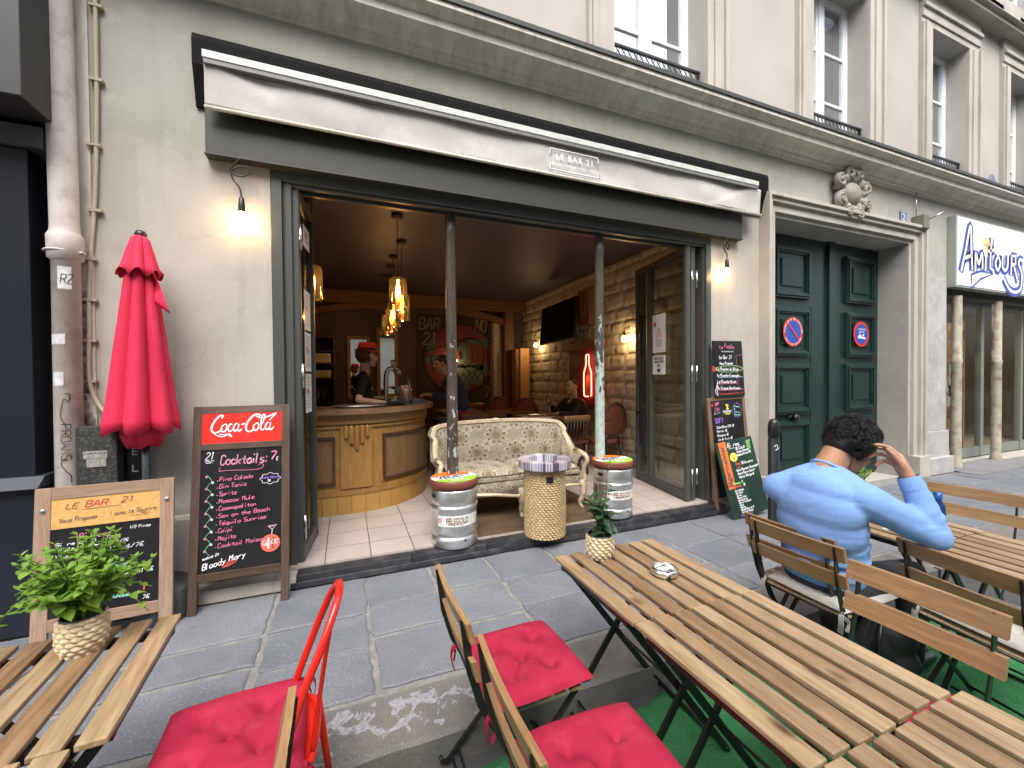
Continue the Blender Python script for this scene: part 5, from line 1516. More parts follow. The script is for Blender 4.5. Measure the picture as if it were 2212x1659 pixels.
AM = [([(.06, .22), (.17, .50), (.30, .86), (.33, .50), (.36, .26)], .0), ([(.14, .40), (.34, .46)], 0),
      ([(.44, .25), (.45, .50), (.53, .36), (.62, .52), (.64, .30)], 0), ([(.72, .28), (.73, .48)], 0),
      ([(.90, .76), (.86, .50), (.86, .33), (.95, .30)], 0), ([(.80, .56), (.98, .60)], 0),
      ([(1.08, .52), (1.01, .42), (1.07, .32), (1.15, .42), (1.09, .52)], 0),
      ([(1.22, .54), (1.22, .38), (1.30, .34), (1.37, .40), (1.38, .56)], 0),
      ([(1.48, .28), (1.50, .58)], 0), ([(1.50, .56), (1.62, .58), (1.62, .46), (1.51, .44)], 0), ([(1.56, .44), (1.70, .20)], 0),
      ([(1.86, .52), (1.76, .54), (1.72, .46), (1.82, .34), (1.80, .12), (1.62, .04), (1.42, .08), (1.26, .22)], 0)]
for pts, _ in AM:
    c_ = smooth_curve([(a, b, 0) for a, b in pts], 6) if len(pts) > 4 else [(a, b, 0) for a, b in pts]
    ribbon(blu, [(p[0], p[1]) for p in c_], .135, PS); ribbon(wht, [(p[0], p[1]) for p in c_], .045, PS2)
ribbon(blu, [(.34, .20), (.60, .27), (.98, .26), (.60, .16), (.36, .02), (.34, .20)], .03, PS)
snp(blu, "lettering", flat("sign_letter_blue", (.03, .05, .35), .5)); snp(wht, "lettering", flat("sign_letter_white", (.8, .82, .86), .5))
q = MB()
for k in range(7):
    a = R(40 + k * 17); ribbon(q, [(.76 + .05 * math.cos(a), .60 + .05 * math.sin(a)), (.76 + .17 * math.cos(a), .60 + .17 * math.sin(a))], [.022, .012], PS2)
ribbon(q, [(.76 + .03 * math.cos(R(t)), .59 + .03 * math.sin(R(t))) for t in range(0, 361, 30)], .016, PS2)
snp(q, "sun_emblem", flat("sun_yellow", (.75, .55, .2), .5))
q = MB(); typed(q, "VOYAGES", 2.15, .12, .16, PS, 'l', 1.3); snp(q, "lettering", flat("sign_letter_purple", (.12, .03, .20), .5))

sf = empty("glass_shopfront", (8.3, 3.7, 0), label='grey framed glass shop front with wooden shelves under the projecting sign', cat='shopfront')
def sfp(mb, name, mat, bev=0.0, par=None):
    mb.v = [(x - 8.3, y - 3.7, z) for x, y, z in mb.v]; return mb.build(name, mat, par or sf, bev)
g = MB(); fr = [9.20, 10.42, 11.9, 13.1]
for x in fr: g.box(x - .05, x + .05, 3.68, 3.76, .0, 2.72)
for a, b in zip(fr[:-1], fr[1:]): g.box(a + .05, b - .05, 3.69, 3.75, 0, .16); g.box(a + .05, b - .05, 3.69, 3.75, 2.60, 2.72)
g.box(8.28, 9.145, 3.66, 3.76, 0, 2.76)
sfp(g, "frame", flat("shop_frame_grey", (.17, .19, .17), .45), .003)
g = MB()
for k in range(5): g.box(8.29, 13.1, 3.52 + .004 * (k % 2), 3.68, 2.66 + k * .03, 2.686 + k * .03)
sfp(g, "shutter_slats", m_grey2)
g = MB()
for a, b in zip(fr[:-1], fr[1:]): g.quad((a + .05, 3.72, .16), (b - .05, 3.72, .16), (b - .05, 3.72, 2.6), (a + .05, 3.72, 2.6))
sfp(g, "pane", m_clear)
g = MB().quad((8.4, 6.6, 0), (14, 6.6, 0), (14, 6.6, 2.8), (8.4, 6.6, 2.8)); g.quad((8.4, 3.8, 2.79), (8.4, 6.6, 2.79), (14, 6.6, 2.79), (14, 3.8, 2.79)); g.quad((8.4, 3.8, 0), (8.4, 6.6, 0), (8.4, 6.6, 2.8), (8.4, 3.8, 2.8)); g.quad((14, 3.8, 0), (14, 6.6, 0), (14, 6.6, 2.8), (14, 3.8, 2.8)); g.quad((8.4, 3.8, .01), (14, 3.8, .01), (14, 6.6, .01), (8.4, 6.6, .01))
sfp(g, "room_lining", flat("shop_inside", (.20, .165, .12), .9))
cl2 = empty("ceiling_lamp", (9.9, 5.3, 2.78), label='small round lit lamp on the ceiling inside the right hand shop', cat='lamp')
MB().lathe([(.10, 0), (.10, -.03), (.07, -.045), (.001, -.05)], 20).build("diffuser", emit("shop_lamp", (1.0, .85, .6), 8, .4), cl2)
l_ = point("lamp_light", (0, 0, -.12), 26, (1.0, .80, .55), .08); l_.parent = cl2
sh = empty("display_shelf", (10.25, 4.15, 0.02), label='slanted wooden brochure shelf standing behind the shop glass', cat='shelf')
g = MB()
for k in range(5): g.rr(); g.bar((-.45, 0, .25 + k * .42), (.45, .0, .55 + k * .42), .22, .03)
g.box(-.5, -.47, -.12, .12, 0, 2.4); g.box(.47, .5, -.12, .12, 0, 2.4)
g.build("shelf_board", wood("shop_wood", (.42, .26, .12), (.30, .18, .08), 'X'), sh)
random.seed(55)
q = MB()
for k in range(16): x = random.uniform(-.4, .35); z = random.uniform(.5, 2.2); q.rr(); q.box(x, x + .09, -.13, -.12, z, z + .2)
q.build("brochure", M("brochures", (.5, .3, .15), (.35, .4, .42), 6, .6), sh)
for x, y, lab in ((8.72, 3.36, 'cream iron post with rusty foot in front of the shop, nearer the green doors'), (10.03, 3.38, 'cream iron post with rusty foot in front of the shop, farther from the doors')):
    q = MB().lathe([(.075, 0), (.07, .05), (.062, .1), (.060, 1.6), (.066, 1.62), (.066, 1.66), (.058, 1.68), (.058, 2.64)], 20)
    tag(q.build("iron_post", M("cream_post_paint", (.46, .43, .33), (.36, .33, .26), 5, .6, c3=(.16, .06, .04), s3=9, f3=.6), loc=(x, y, 0)), lab, 'post')
pp = tag(MB().box(0, 1.9, 0, .55, 0, .012).build("step_slab", M("grey_step", (.20, .20, .20), (.14, .14, .145), 2, .8, bump=.2), None, .003, loc=(8.35, 2.95, .0)), 'low grey stone doorstep in front of the right hand shop', 'doorstep')
tag(MB().box(-.17, .17, -.004, 0, -.14, .05).prism([(-.17, .05), (.17, .05), (.10, .17), (0, .22), (-.10, .17)], -.004, 0).build("street_name_plate", M("blue_plate", (.12, .16, .22), (.2, .24, .28), 8, .5), loc=(9.93, YU - .001, 4.52)), 'small arched blue plate on the upper wall right of the third window', 'plaque')
tag(MB().box(-.16, .16, -.004, 0, -.09, .09).build("street_name_plate", M("torn_poster", (.20, .26, .40), (.5, .5, .5), 25, .7), loc=(4.62, YU - .001, 4.40)), 'small torn blue and white poster on the wall above the cornice', 'poster')
# ---------------------------------------------------------------- terrace furniture (road level z = -0.118)
GZ = -0.118
m_slatw = wood("acacia", (.48, .355, .22), (.26, .165, .09), 'Y', .42, .8, True, .46)
m_slatx = wood("acacia_back", (.43, .27, .13), (.28, .16, .075), 'Y', .42, .8, False, .2)
TT = .708   # table top height
def make_table():
    e = empty("slatted_table", (1.205, 1.462, GZ), 0, 'slatted wooden folding table carrying a leafy pot and a steel ashtray', 'table', 'slatted folding tables of the terrace')
    g = MB(); random.seed(40)
    n = 7; pw = .60 / n
    for k in range(n):
        g.rr(); x0 = -.30 + k * pw
        dy = random.uniform(-.004, .004)
        g.box(x0 + .0115, x0 + pw - .0115, -.292 + dy, .292 + dy, TT - .017, TT + random.uniform(-.001, .001))
    g.build("tabletop", m_slatw, e, .0035)
    g = MB()
    for y in (-.235, .235): g.box(-.28, .28, y - .011, y + .011, TT - .045, TT - .0195)
    for x in (-.27, .27): g.box(x - .009, x + .009, -.224, .224, TT - .042, TT - .022)
    g.build("table_frame", m_black, e)
    for s in (-1, 1):
        for k, y in enumerate((-.20 if s > 0 else -.222, .20 if s > 0 else .222)):
            g = MB(); g.bar((-s * .255, y, TT - .04), (s * .255, y, .004), .012, .028, (1, 0, 0)); 
            g.build("leg", m_black, e)
        g = MB(); g.tube([(s * .22, -.2, .055), (s * .22, .2, .055)], .006, 8); g.tube([(s * .255, -.215, .006), (s * .255, .215, .006)], .009, 8); g.build("stretcher", m_black, e)
    g = MB().tube([(0, -.225, TT / 2 - .018), (0, .225, TT / 2 - .018)], .006, 8); g.build("stretcher", m_black, e)
    return e
tb = make_table()
bpy.context.view_layer.update()
dup(tb, (1.213, .878, GZ), R(.5), 'slatted wooden folding table, the middle one of the row of three')
dup(tb, (1.255, .288, GZ), R(.3), 'slatted wooden folding table at the lower right corner, end of the row of three')
dup(tb, (-.850, 1.56, GZ), R(3), 'slatted wooden folding table under the basil pot at the left edge')
dup(tb, (-.885, .972, GZ), R(3), 'slatted wooden folding table in the lower left corner, joined to the basil table')
dup(tb, (2.945, 1.43, GZ), R(-2.5), 'slatted wooden folding table in front of the man in blue, farther half')
dup(tb, (2.905, .838, GZ), R(-2.5), 'slatted wooden folding table at the right edge beside the blue bottle')

def make_chair():
    """faces +x, origin on the ground under the seat"""
    e = empty("folding_chair", (.585, 1.475, GZ), 0, 'slatted folding chair with a red cushion between the pavement edge and the first table', 'chair', 'slatted wooden folding chairs')
    for z0, z1, xx in ((.725, .795, -.232), (.600, .668, -.214)):
        g = MB(); g.rr(); n = 8
        def bs(u, v, s):
            y = (u - .5) * .455; bow = .010 * math.cos((u - .5) * math.pi) 
            return (xx - (v - .5) * .018 - bow + s, y, z0 + (z1 - z0) * v)
        g.grid(lambda u, v: bs(u, v, -.009), n, 1, True, False); g.grid(lambda u, v: bs(u, v, .009), n, 1, False, False)
        g.grid(lambda u, v: bs(u, 1, -.009 + .018 * v), n, 1, True, False); g.grid(lambda u, v: bs(u, 0, -.009 + .018 * v), n, 1, False, False)
        g.grid(lambda u, v: bs(0, u, -.009 + .018 * v), 1, 1, False, False); g.grid(lambda u, v: bs(1, u, -.009 + .018 * v), 1, 1, True, False)
        g.build("back_slat", m_slatx, e)
    for y in (-.192, .192):
        g = MB()
        pts = [(-.246, y, .79), (-.225, y, .62), (-.19, y, .50), (-.10, y, .33), (.195, y, .004)]
        for a, b in zip(pts[:-1], pts[1:]): g.bar(a, b, .006, .026 if a[2] > .4 else .020, (1, 0, 0))
        g.build("back_frame", m_black, e)
        g = MB(); y2 = y * .9
        g.bar((.185, y2, .435), (-.225, y2, .004), .018, .010, (1, 0, 0)); g.tube([(-.225, y2, .004), (-.245, y2, .010), (-.25, y2, .03)], .009, 6)
        g.build("leg", m_black, e)
    g = MB()
    for x, z in ((.175, .03), (.155, .045)): g.tube([(x, -.19, z), (x, .19, z)], .005, 6)
    for x, z in ((-.205, .03), (-.18, .055)): g.tube([(x, -.172, z), (x, .172, z)], .005, 6)
    g.tube([(-.165, -.19, .44), (-.165, .19, .44)], .006, 6)
    g.build("stretcher", m_black, e)
    g = MB()
    for k in range(6):
        g.rr(); x0 = -.165 + k * .062; g.box(x0, x0 + .045, -.195, .195, .440, .454)
    g.build("seat", m_slatw, e, .003)
    return e
ch = make_chair()
bpy.context.view_layer.update()
def cushion_mesh(name, mat, seed, h=.075, w=.40, tufts=True):
    mb = MB(); n = 44
    T = [(-.33, -.33), (.33, -.33), (-.33, .33), (.33, .33), (0, 0), (-.36, 0), (.36, 0), (0, .36), (0, -.36)][:5]
    def f(u, v, top):
        a, b = 2 * u - 1, 2 * v - 1
        # rounded-square outline
        ex = (1 - abs(a) ** 4) ; ey = (1 - abs(b) ** 4)
        e = max(0, ex * ey) ** .42
        x = a * w / 2 * (1 - .035 * b * b + .03 * (1 - ey)); y = b * w / 2 * (1 - .035 * a * a)
        z = h / 2 * e
        if tufts:
            for (tx, ty) in T:
                d2 = (a - tx * 1.25) ** 2 + (b - ty * 1.25) ** 2
                z -= h * .36 * math.exp(-d2 * 24) + h * .12 * math.exp(-d2 * 160)
            # creases between the tufts
            for (px, py, qx, qy) in ((-.41, -.41, 0, 0), (.41, -.41, 0, 0), (-.41, .41, 0, 0), (.41, .41, 0, 0)):
                L2 = (qx - px) ** 2 + (qy - py) ** 2; t = max(0, min(1, ((a - px) * (qx - px) + (b - py) * (qy - py)) / L2))
                d2 = (a - px - t * (qx - px)) ** 2 + (b - py - t * (qy - py)) ** 2
                z -= h * .09 * math.exp(-d2 * 200)
        z += .0045 * mnoise.noise(Vector((x * 14 + seed, y * 14, top))) * e + .002 * mnoise.noise(Vector((x * 50 + seed, y * 50, 0))) * e
        return (x, y, (z if top else -z * .45) + (0 if top else 0))
    mb.grid(lambda u, v: f(u, v, 1), n, n); mb.grid(lambda u, v: f(u, v, 0), n, n, True)
    return mb
m_redc = M("red_cotton", (.36, .017, .050), (.28, .013, .038), 5, .9, bump=.35, bscale=24, c3=(.42, .038, .072), s3=14, f3=.5, spec=.2)
m_whitec = M("grey_white_cotton", (.50, .47, .43), (.42, .40, .37), 5, .85, bump=.2, bscale=200)
def cushion(loc, rz, label, mat, seed=1, ties=True, tilt=0.0, par_name="seat_cushion"):
    o = cushion_mesh("c", mat, seed).build("seat_cushion", mat, loc=loc, rot=(0, tilt, rz))
    tag(o, label, 'cushion', 'seat cushions on the terrace chairs')
    if ties:
        for s in (-1, 1):
            g = MB()
            q = smooth_curve([(-.19, s * .18, -.01), (-.215, s * .19, -.0), (-.225, s * .195, -.04), (-.215, s * .185, -.09)], 4)
            for a, b in zip(q[:-1], q[1:]): g.bar(a, b, .022, .003, (1, 0, 0))
            q = smooth_curve([(-.215, s * .19, -.01), (-.20, s * .215, -.03), (-.21, s * .21, -.07)], 4)
            for a, b in zip(q[:-1], q[1:]): g.bar(a, b, .016, .003, (1, 0, 0))
            g.build("tie", mat, o)
    return o
CZ = GZ + .454 + .022
cushion((.615, 1.455, CZ), R(3), 'tufted red cushion on the folding chair nearest the kerb', m_redc, 1)
dup(ch, (.60, .955, GZ), R(-1), 'slatted folding chair with a red cushion cut by the bottom edge of the picture')
cushion((.655, .945, CZ), R(-2), 'tufted red cushion at the bottom edge beside the middle table', m_redc, 5)
dup(ch, (-.385, .945, GZ), R(178), 'slatted folding chair seen edge-on at the bottom left behind the red hoop chair')
dup(ch, (2.275, 1.375, GZ), R(1), 'slatted folding chair nested behind the one the man in blue sits on')
dup(ch, (1.705, .845, GZ), R(180), 'slatted folding chair with knotted lower slat in the right foreground beside the middle table')
cushion((1.68, .845, CZ), R(180), 'red cushion seen through the slats of the middle table', m_redc, 12, False)
dup(ch, (1.62, .31, GZ), R(182), 'slatted folding chair tucked under the table at the lower right corner')
cushion((1.59, .31, CZ), R(182), 'red cushion tucked under the table at the lower right corner', m_redc, 14, False)
dup(ch, (2.335, 1.455, GZ), R(2), 'slatted folding chair the man in blue sits on')
cushion((2.30, 1.36, CZ), R(-2), 'pale cushion under the man in blue', m_whitec, 15)
dup(ch, (2.62, .87, GZ), R(-9), 'slatted folding chair with a pale cushion under the elbow of the man in blue')
cushion((2.66, .86, CZ), R(-9), 'empty pale cushion at the right edge beside the man in blue', m_whitec, 18)
dup(ch, (3.665, 1.40, GZ), R(184), 'slatted folding chair on the far side of the right hand table')

# red metal hoop chair, facing -x
hc = empty("hoop_chair", (-.31, 1.47, GZ), 0, 'bright red metal chair with a tall tubular hoop back at the lower left', 'chair')
m_rm = flat("red_enamel", (.66, .018, .010), .22)
q = MB()
hp_ = [(.085, .160, .30), (.110, .165, .44), (.190, .155, .66), (.245, .120, .80), (.275, .06, .868), (.280, .0, .878), (.272, -.06, .862), (.235, -.125, .78), (.180, -.160, .66), (.110, -.165, .44), (.085, -.160, .30)]
q.tube(smooth_curve(hp_, 8), .0125, 12)
q.build("back_hoop", m_rm, hc)
q = MB()
for y in (-.09,): q.tube(smooth_curve([(.262, y * .8, .845), (.23, y, .66), (.20, y * 1.1, .44)], 6), .007, 8)
q.build("back_rod", m_rm, hc)
for x, y in ((.20, .15), (.20, -.15), (-.19, .15), (-.19, -.15)):
    q = MB().tube([(x, y, .43), (x * 1.22, y * 1.22, .012)], [.014, .011], 10); q.build("leg", m_rm, hc)
q = MB()
def sp_(a):
    return (.205 * math.copysign(abs(math.cos(a)) ** .5, math.cos(a)), .185 * math.copysign(abs(math.sin(a)) ** .5, math.sin(a)), .435)
rim = [sp_(2 * math.pi * k / 40) for k in range(40)]
q.tube(rim, .012, 8, True); q._add([(p[0] * .98, p[1] * .98, .437) for p in rim], [tuple(range(40))], False)
q.build("seat", m_rm, hc)
cushion((-.335, 1.465, GZ + .437 + .042), R(183), 'large tufted red cushion tied on the red hoop chair', m_redc, 23, True)

# ---------------------------------------------------------------- woven pots and plants
m_leafb = M("basil_leaf", (.11, .22, .028), (.22, .36, .06), 9, .5, spec=.35, bump=.3, bscale=45)
_nt = m_leafb.node_tree; _b = _nt.nodes["Principled BSDF"]; _t = _nt.nodes.new("ShaderNodeBsdfTranslucent"); _t.inputs[0].default_value = (.30, .50, .06, 1)
_x = _nt.nodes.new("ShaderNodeMixShader"); _x.inputs[0].default_value = .30; _nt.links.new(_b.outputs[0], _x.inputs[1]); _nt.links.new(_t.outputs[0], _x.inputs[2]); _nt.links.new(_x.outputs[0], _nt.nodes["Material Output"].inputs[0])
m_leafd = M("rubber_leaf", (.030, .070, .035), (.045, .10, .05), 20, .3, spec=.6)
m_soil = M("potting_soil", (.03, .02, .014), (.06, .04, .028), 60, .95, bump=.8, bscale=100)
m_straw = M("woven_straw", (.62, .51, .33), (.48, .36, .21), 30, .6, bump=.15, bscale=150, c3=(.68, .57, .38), s3=25, f3=.6)
def pot(name, loc, r, h, label, plant=True):
    e = empty(name, loc, random.uniform(0, 3), label, 'potted plant', 'plants in woven straw pots')
    def f(a, rr, z):
        row = z / (h / 7.5); k = round(row)
        return (rr * (1 + .10 * math.sin(math.pi * min(1, z / h)) ) + .0045 * math.cos((row - k) * math.pi) + .0035 * math.cos(a * 13 + (math.pi if k % 2 else 0) + (row - k) * 2.0), z)
    g = MB(); n = 44
    g.lathe([(r * (.86 + .14 * min(1, 4 * i / n)), h * i / n) for i in range(n + 1)], 150, fn=f)
    g.lathe([(.001, .002), (r * .86, .001)], 24)
    g.build("pot", m_straw, e)
    g = MB().lathe([(r * 1.0, h - .003), (r * .97, h + .006), (r * .95, h + .004), (r * .93, h - .02)], 40); g.build("pot_liner", flat("liner_dark", (.05, .06, .055), .5), e)
    MB().lathe([(.001, h - .010), (r * .5, h - .016), (r * .94, h - .02)], 24).build("soil", m_soil, e)
    return e
def leaf(mb, base, d, up_, L, wd, curl=.25, fold_=.25):
    """one curved, folded leaf"""
    d = Vector(d).normalized(); s = d.cross(Vector(up_))
    if s.length < .1: s = d.cross(Vector((1, 0, 0)))
    s.normalize(); u = s.cross(d).normalized()
    prof_ = [(0, .05), (.2, .75), (.42, 1.0), (.68, .82), (.88, .4), (1.0, .02)]
    mid, lf, rt = [], [], []
    for t, w_ in prof_:
        c = Vector(base) + d * (L * t) - u * (curl * L * t * t)
        mid.append(c - u * (fold_ * wd * w_ * .3)); lf.append(c - s * (wd / 2 * w_) + u * (fold_ * wd * w_ * .3)); rt.append(c + s * (wd / 2 * w_) + u * (fold_ * wd * w_ * .3))
    n = len(mid); mb.rr()
    mb._add(lf + mid + rt, [(i, n + i, n + i + 1, i + 1) for i in range(n - 1)] + [(n + i, 2 * n + i, 2 * n + i + 1, n + i + 1) for i in range(n - 1)], True)
def basil(e, h0, R0, H, nst, seed, lsz, spread=1.0, leaves_per=5, droop=0.0):
    random.seed(seed)
    lf, st = MB(), MB()
    for i in range(nst):
        a = random.uniform(0, 2 * math.pi); out = random.uniform(.1, 1) ** .7 * spread
        hh = H * random.uniform(.55, 1.05) * (1 - .25 * out)
        b = Vector((math.cos(a) * R0 * .35 * random.random(), math.sin(a) * R0 * .35 * random.random(), h0 - .01))
        tip = b + Vector((math.cos(a) * out * R0 * 2.0, math.sin(a) * out * R0 * 2.0, hh))
        mid = (b + tip) / 2 + Vector((0, 0, .12 * H * (1 - out * .3)))
        if droop and out > .75: tip.z -= droop * random.random()
        pts = smooth_curve([b, mid, tip], 8)
        st.tube(pts, [.0022] * (len(pts) - 1) + [.001], 5)
        P = [Vector(p) for p in pts]
        for k in range(leaves_per):
            t = .30 + .70 * (k + random.random() * .6) / leaves_per; idx = min(int(t * (len(P) - 1)), len(P) - 2)
            p = P[idx]; dr = (P[idx + 1] - P[idx]).normalized()
            az = random.uniform(0, math.pi)
            for s in (0, math.pi):
                dd = Vector((math.cos(az + s), math.sin(az + s), random.uniform(-.25, .55)))
                L = lsz * random.uniform(.55, 1.25) * (1.15 - .5 * t)
                leaf(lf, p, dd, (0, 0, 1), L, L * .72, random.uniform(.1, .6), .3)
        for q in range(3):
            az = random.uniform(0, 6.28); leaf(lf, P[-1], (math.cos(az) * .6, math.sin(az) * .6, .7), (0, 0, 1), lsz * .45, lsz * .25)
    return lf, st
pb = pot("basil_pot", (-.795, 1.735, GZ + TT), .054, .112, 'bushy light green basil in a woven straw pot on the left table')
pb.rotation_euler = (0, 0, 0)
lf, st = basil(pb, .108, .078, .275, 50, 77, .046, .95, 6)
for (ax, ay, tz, n_) in ((-.26, .02, .02, 7), (-.19, .06, .10, 6), (.18, -.03, .07, 5), (-.12, -.05, .14, 5), (.16, .05, .12, 4), (-.09, .06, .25, 4)):
    P = smooth_curve([(0, 0, .12), (ax * .5, ay * .5, max(.19, tz + .05)), (ax, ay, tz + .03)], 10)
    st.tube(P, .0018, 5)
    for k in range(n_):
        p = P[int(len(P) * (.35 + .6 * k / n_))]
        for s in (0, math.pi): az = random.uniform(0, 3); leaf(lf, p, (math.cos(az + s), math.sin(az + s), .15), (0, 0, 1), .034 * random.uniform(.6, 1.2), .02, .3)
lf.build("foliage", m_leafb, pb); st.build("stem", flat("basil_stem", (.16, .27, .06), .5), pb)
p2 = pot("rubber_plant_pot", (1.118, 1.675, GZ + TT), .058, .105, 'small dark leaved plant in a woven straw pot on the corner of the first table')
p2.rotation_euler = (0, 0, 0)
lf, st = MB(), MB(); random.seed(15)
for i in range(11):
    a = random.uniform(0, 6.28); H = random.uniform(.10, .24); o_ = random.uniform(.02, .085)
    P = smooth_curve([(0, 0, .10), (o_ * .5 * math.cos(a), o_ * .5 * math.sin(a), .10 + H * .6), (o_ * math.cos(a), o_ * math.sin(a), .10 + H)], 6)
    st.tube(P, .0028, 6)
    for k in range(7):
        p = P[min(len(P) - 1, 2 + k * (len(P) - 2) // 7)]; az = random.uniform(0, 6.28)
        leaf(lf, p, (math.cos(az), math.sin(az), random.uniform(-.5, .5)), (0, 0, 1), random.uniform(.050, .074), random.uniform(.032, .044), .25, .2)
P = smooth_curve([(.0, 0, .10), (.03, .01, .24), (.055, .02, .31), (.05, .01, .38), (.065, 0, .46)], 8)
st.tube(P, .0018, 6)
for k in (10, 13, 16, 19): 
    for az in (k * 1.9, k * 1.9 + 2.6): leaf(lf, P[k], (math.cos(az), math.sin(az), .1), (0, 0, 1), .042, .026, .2, .2)
for az in (0, 2, 4): leaf(lf, P[26], (math.cos(az), math.sin(az), .3), (0, 0, 1), .02, .01)
lf.build("foliage", m_leafd, p2); st.build("stem", flat("plant_stem", (.10, .13, .05), .5), p2)
p3 = pot("herb_pot", (3.10, 1.68, GZ + TT), .06, .10, 'pale green herb in a pot beyond the head of the man in blue')
lf, st = basil(p3, .10, .055, .19, 22, 5, .026, .8, 5)
lf.build("foliage", m_leafb, p3); st.build("stem", flat("herb_stem", (.20, .30, .09), .5), p3)

# ashtrays
def ashtray(loc, label):
    e = empty("ashtray", loc, R(25), label, 'ashtray', 'steel ashtrays')
    def f(a, r, z):
        n = 0.0
        for c in (0.6, 3.74):
            d = (a - c + math.pi) % (2 * math.pi) - math.pi
            n += math.exp(-(d / .16) ** 2)
        return (r * (1 + .0 * n), z - (.006 * n if z > .030 else 0))
    MB().lathe([(.001, .002), (.045, .002), (.055, .010), (.058, .022), (.055, .034), (.046, .037), (.044, .033), (.046, .020), (.041, .009), (.001, .006)], 60, fn=f).build("bowl", flat("polished_steel", (.80, .80, .80), .24, 1.0), e)
    g = MB(); random.seed(3)
    for k in range(3): a = random.uniform(0, 3); g.tube([(.012 * math.cos(a), .012 * math.sin(a) - .01 + k * .01, .012), (-.012 * math.cos(a), -.012 * math.sin(a) - .01 + k * .01, .012)], .004, 6)
    g.build("cigarette_end", flat("filter", (.5, .33, .18), .8), e)
    return e
ashtray((1.265, 1.405, GZ + TT), 'round steel ashtray on the first table beside the dark leaved plant')
ashtray((1.46, .345, GZ + TT), 'round steel ashtray at the bottom right corner of the picture')

# bottle and backpack of the man
bl = empty("water_bottle", (2.835, 1.16, GZ + TT), 0, 'slim dark blue bottle on the table behind the elbow of the man in blue', 'bottle')
MB().lathe([(.001, 0), (.030, 0), (.031, .01), (.031, .15), (.028, .18), (.016, .205), (.014, .215)], 20).build("body", flat("bottle_blue", (.01, .035, .14), .2), bl)
MB().lathe([(.018, .212), (.019, .245), (.001, .248)], 16).build("cap", flat("cap_blue", (.01, .10, .30), .3), bl)
bk = empty("backpack", (2.62, 1.36, GZ), R(20), 'black backpack standing on the grass carpet under the man in blue', 'backpack')
def bp(mb):
    mb.sphere((0, 0, .14), (.14, .19, .14), 20, 12); mb.sphere((.02, 0, .22), (.12, .16, .12), 20, 12); mb.capsule((-.02, -.13, .08), .09, (-.02, .13, .08), .09); mb.capsule((-.02, -.12, .20), .09, (-.02, .12, .20), .09)
blob("body", bp, M("black_nylon", (.012, .012, .013), (.02, .02, .021), 10, .6, bump=.2, bscale=80), bk, .012, 4)
g = MB()
for y in (-.07, .07): g.tube(smooth_curve([(-.10, y, .30), (-.16, y, .22), (-.16, y, .10), (-.11, y, .02)], 6), .012, 6, flat=.4)
g.build("strap", m_black, bk)
pc = tag(MB().box(-.15, .15, -.10, .10, 0, .001).build("paper_menu", m_paper, None, loc=(2.92, 1.29, GZ + TT + .003), rot=(0, 0, R(12))), 'white sheet of paper lying on the table beside the elbow', 'paper')
# ---------------------------------------------------------------- the room behind
RX0, RX1, RY, CZ2 = -1.9, 3.92, 9.1, 3.22
def tiles(name, c1, c2, size, rot=0):
    m, nt, b = _mat(name)
    v = _coords(nt, (1, 1, 1), False)
    br = nt.nodes.new("ShaderNodeTexBrick"); br.offset = 0; br.squash = 1
    br.inputs['Scale'].default_value = 1; br.inputs['Brick Width'].default_value = size; br.inputs['Row Height'].default_value = size
    br.inputs['Mortar Size'].default_value = .004; br.inputs['Mortar Smooth'].default_value = .1
    br.inputs['Color1'].default_value = (*c1, 1); br.inputs['Color2'].default_value = (*c2, 1); br.inputs['Mortar'].default_value = (.10, .085, .075, 1)
    nt.links.new(v, br.inputs['Vector'])
    col = _mix(nt, .5, br.outputs['Color'], _ramp(nt, _noise(nt, v, 6, 5), [(.3, (.80, .80, .80)), (.7, (1.1, 1.08, 1.06))]), 'MULTIPLY')
    nt.links.new(col, b.inputs['Base Color']); b.inputs['Roughness'].default_value = .38
    return m
fl_ = MB().box(RX0, 4.3, 3.32, RY + .3, -.1, .1).build("floor", tiles("floor_tiles", (.44, .385, .35), (.40, .35, .32), .325)); fl_.location = (0, 0, 0)
fl_.data.transform(Matrix.Translation((.165, -.02, 0))); fl_.location = (-.165, .02, 0)
tag(fl_, kind='structure')
tag(MB().box(RX0 - .3, 4.4, 3.74, RY + .3, CZ2, CZ2 + .1).build("ceiling", M("aubergine_ceiling", (.056, .048, .082), (.047, .040, .070), 1, .55)), kind='structure')
m_pw = M("aubergine_wall", (.085, .064, .085), (.075, .055, .075), 2, .8)
tag(MB().box(RX0 - .3, 1.42, RY, RY + .2, 0, CZ2).box(1.421, RX1, RY + .01, RY + .2, 0, CZ2).build("back_wall", m_pw), kind='structure')
tag(MB().box(RX0 - .3, RX0, 3.74, RY, 0, CZ2).box(RX0, BX0 - .02, 3.735, 3.80, 0, CZ2).build("side_wall", m_pw), kind='structure')

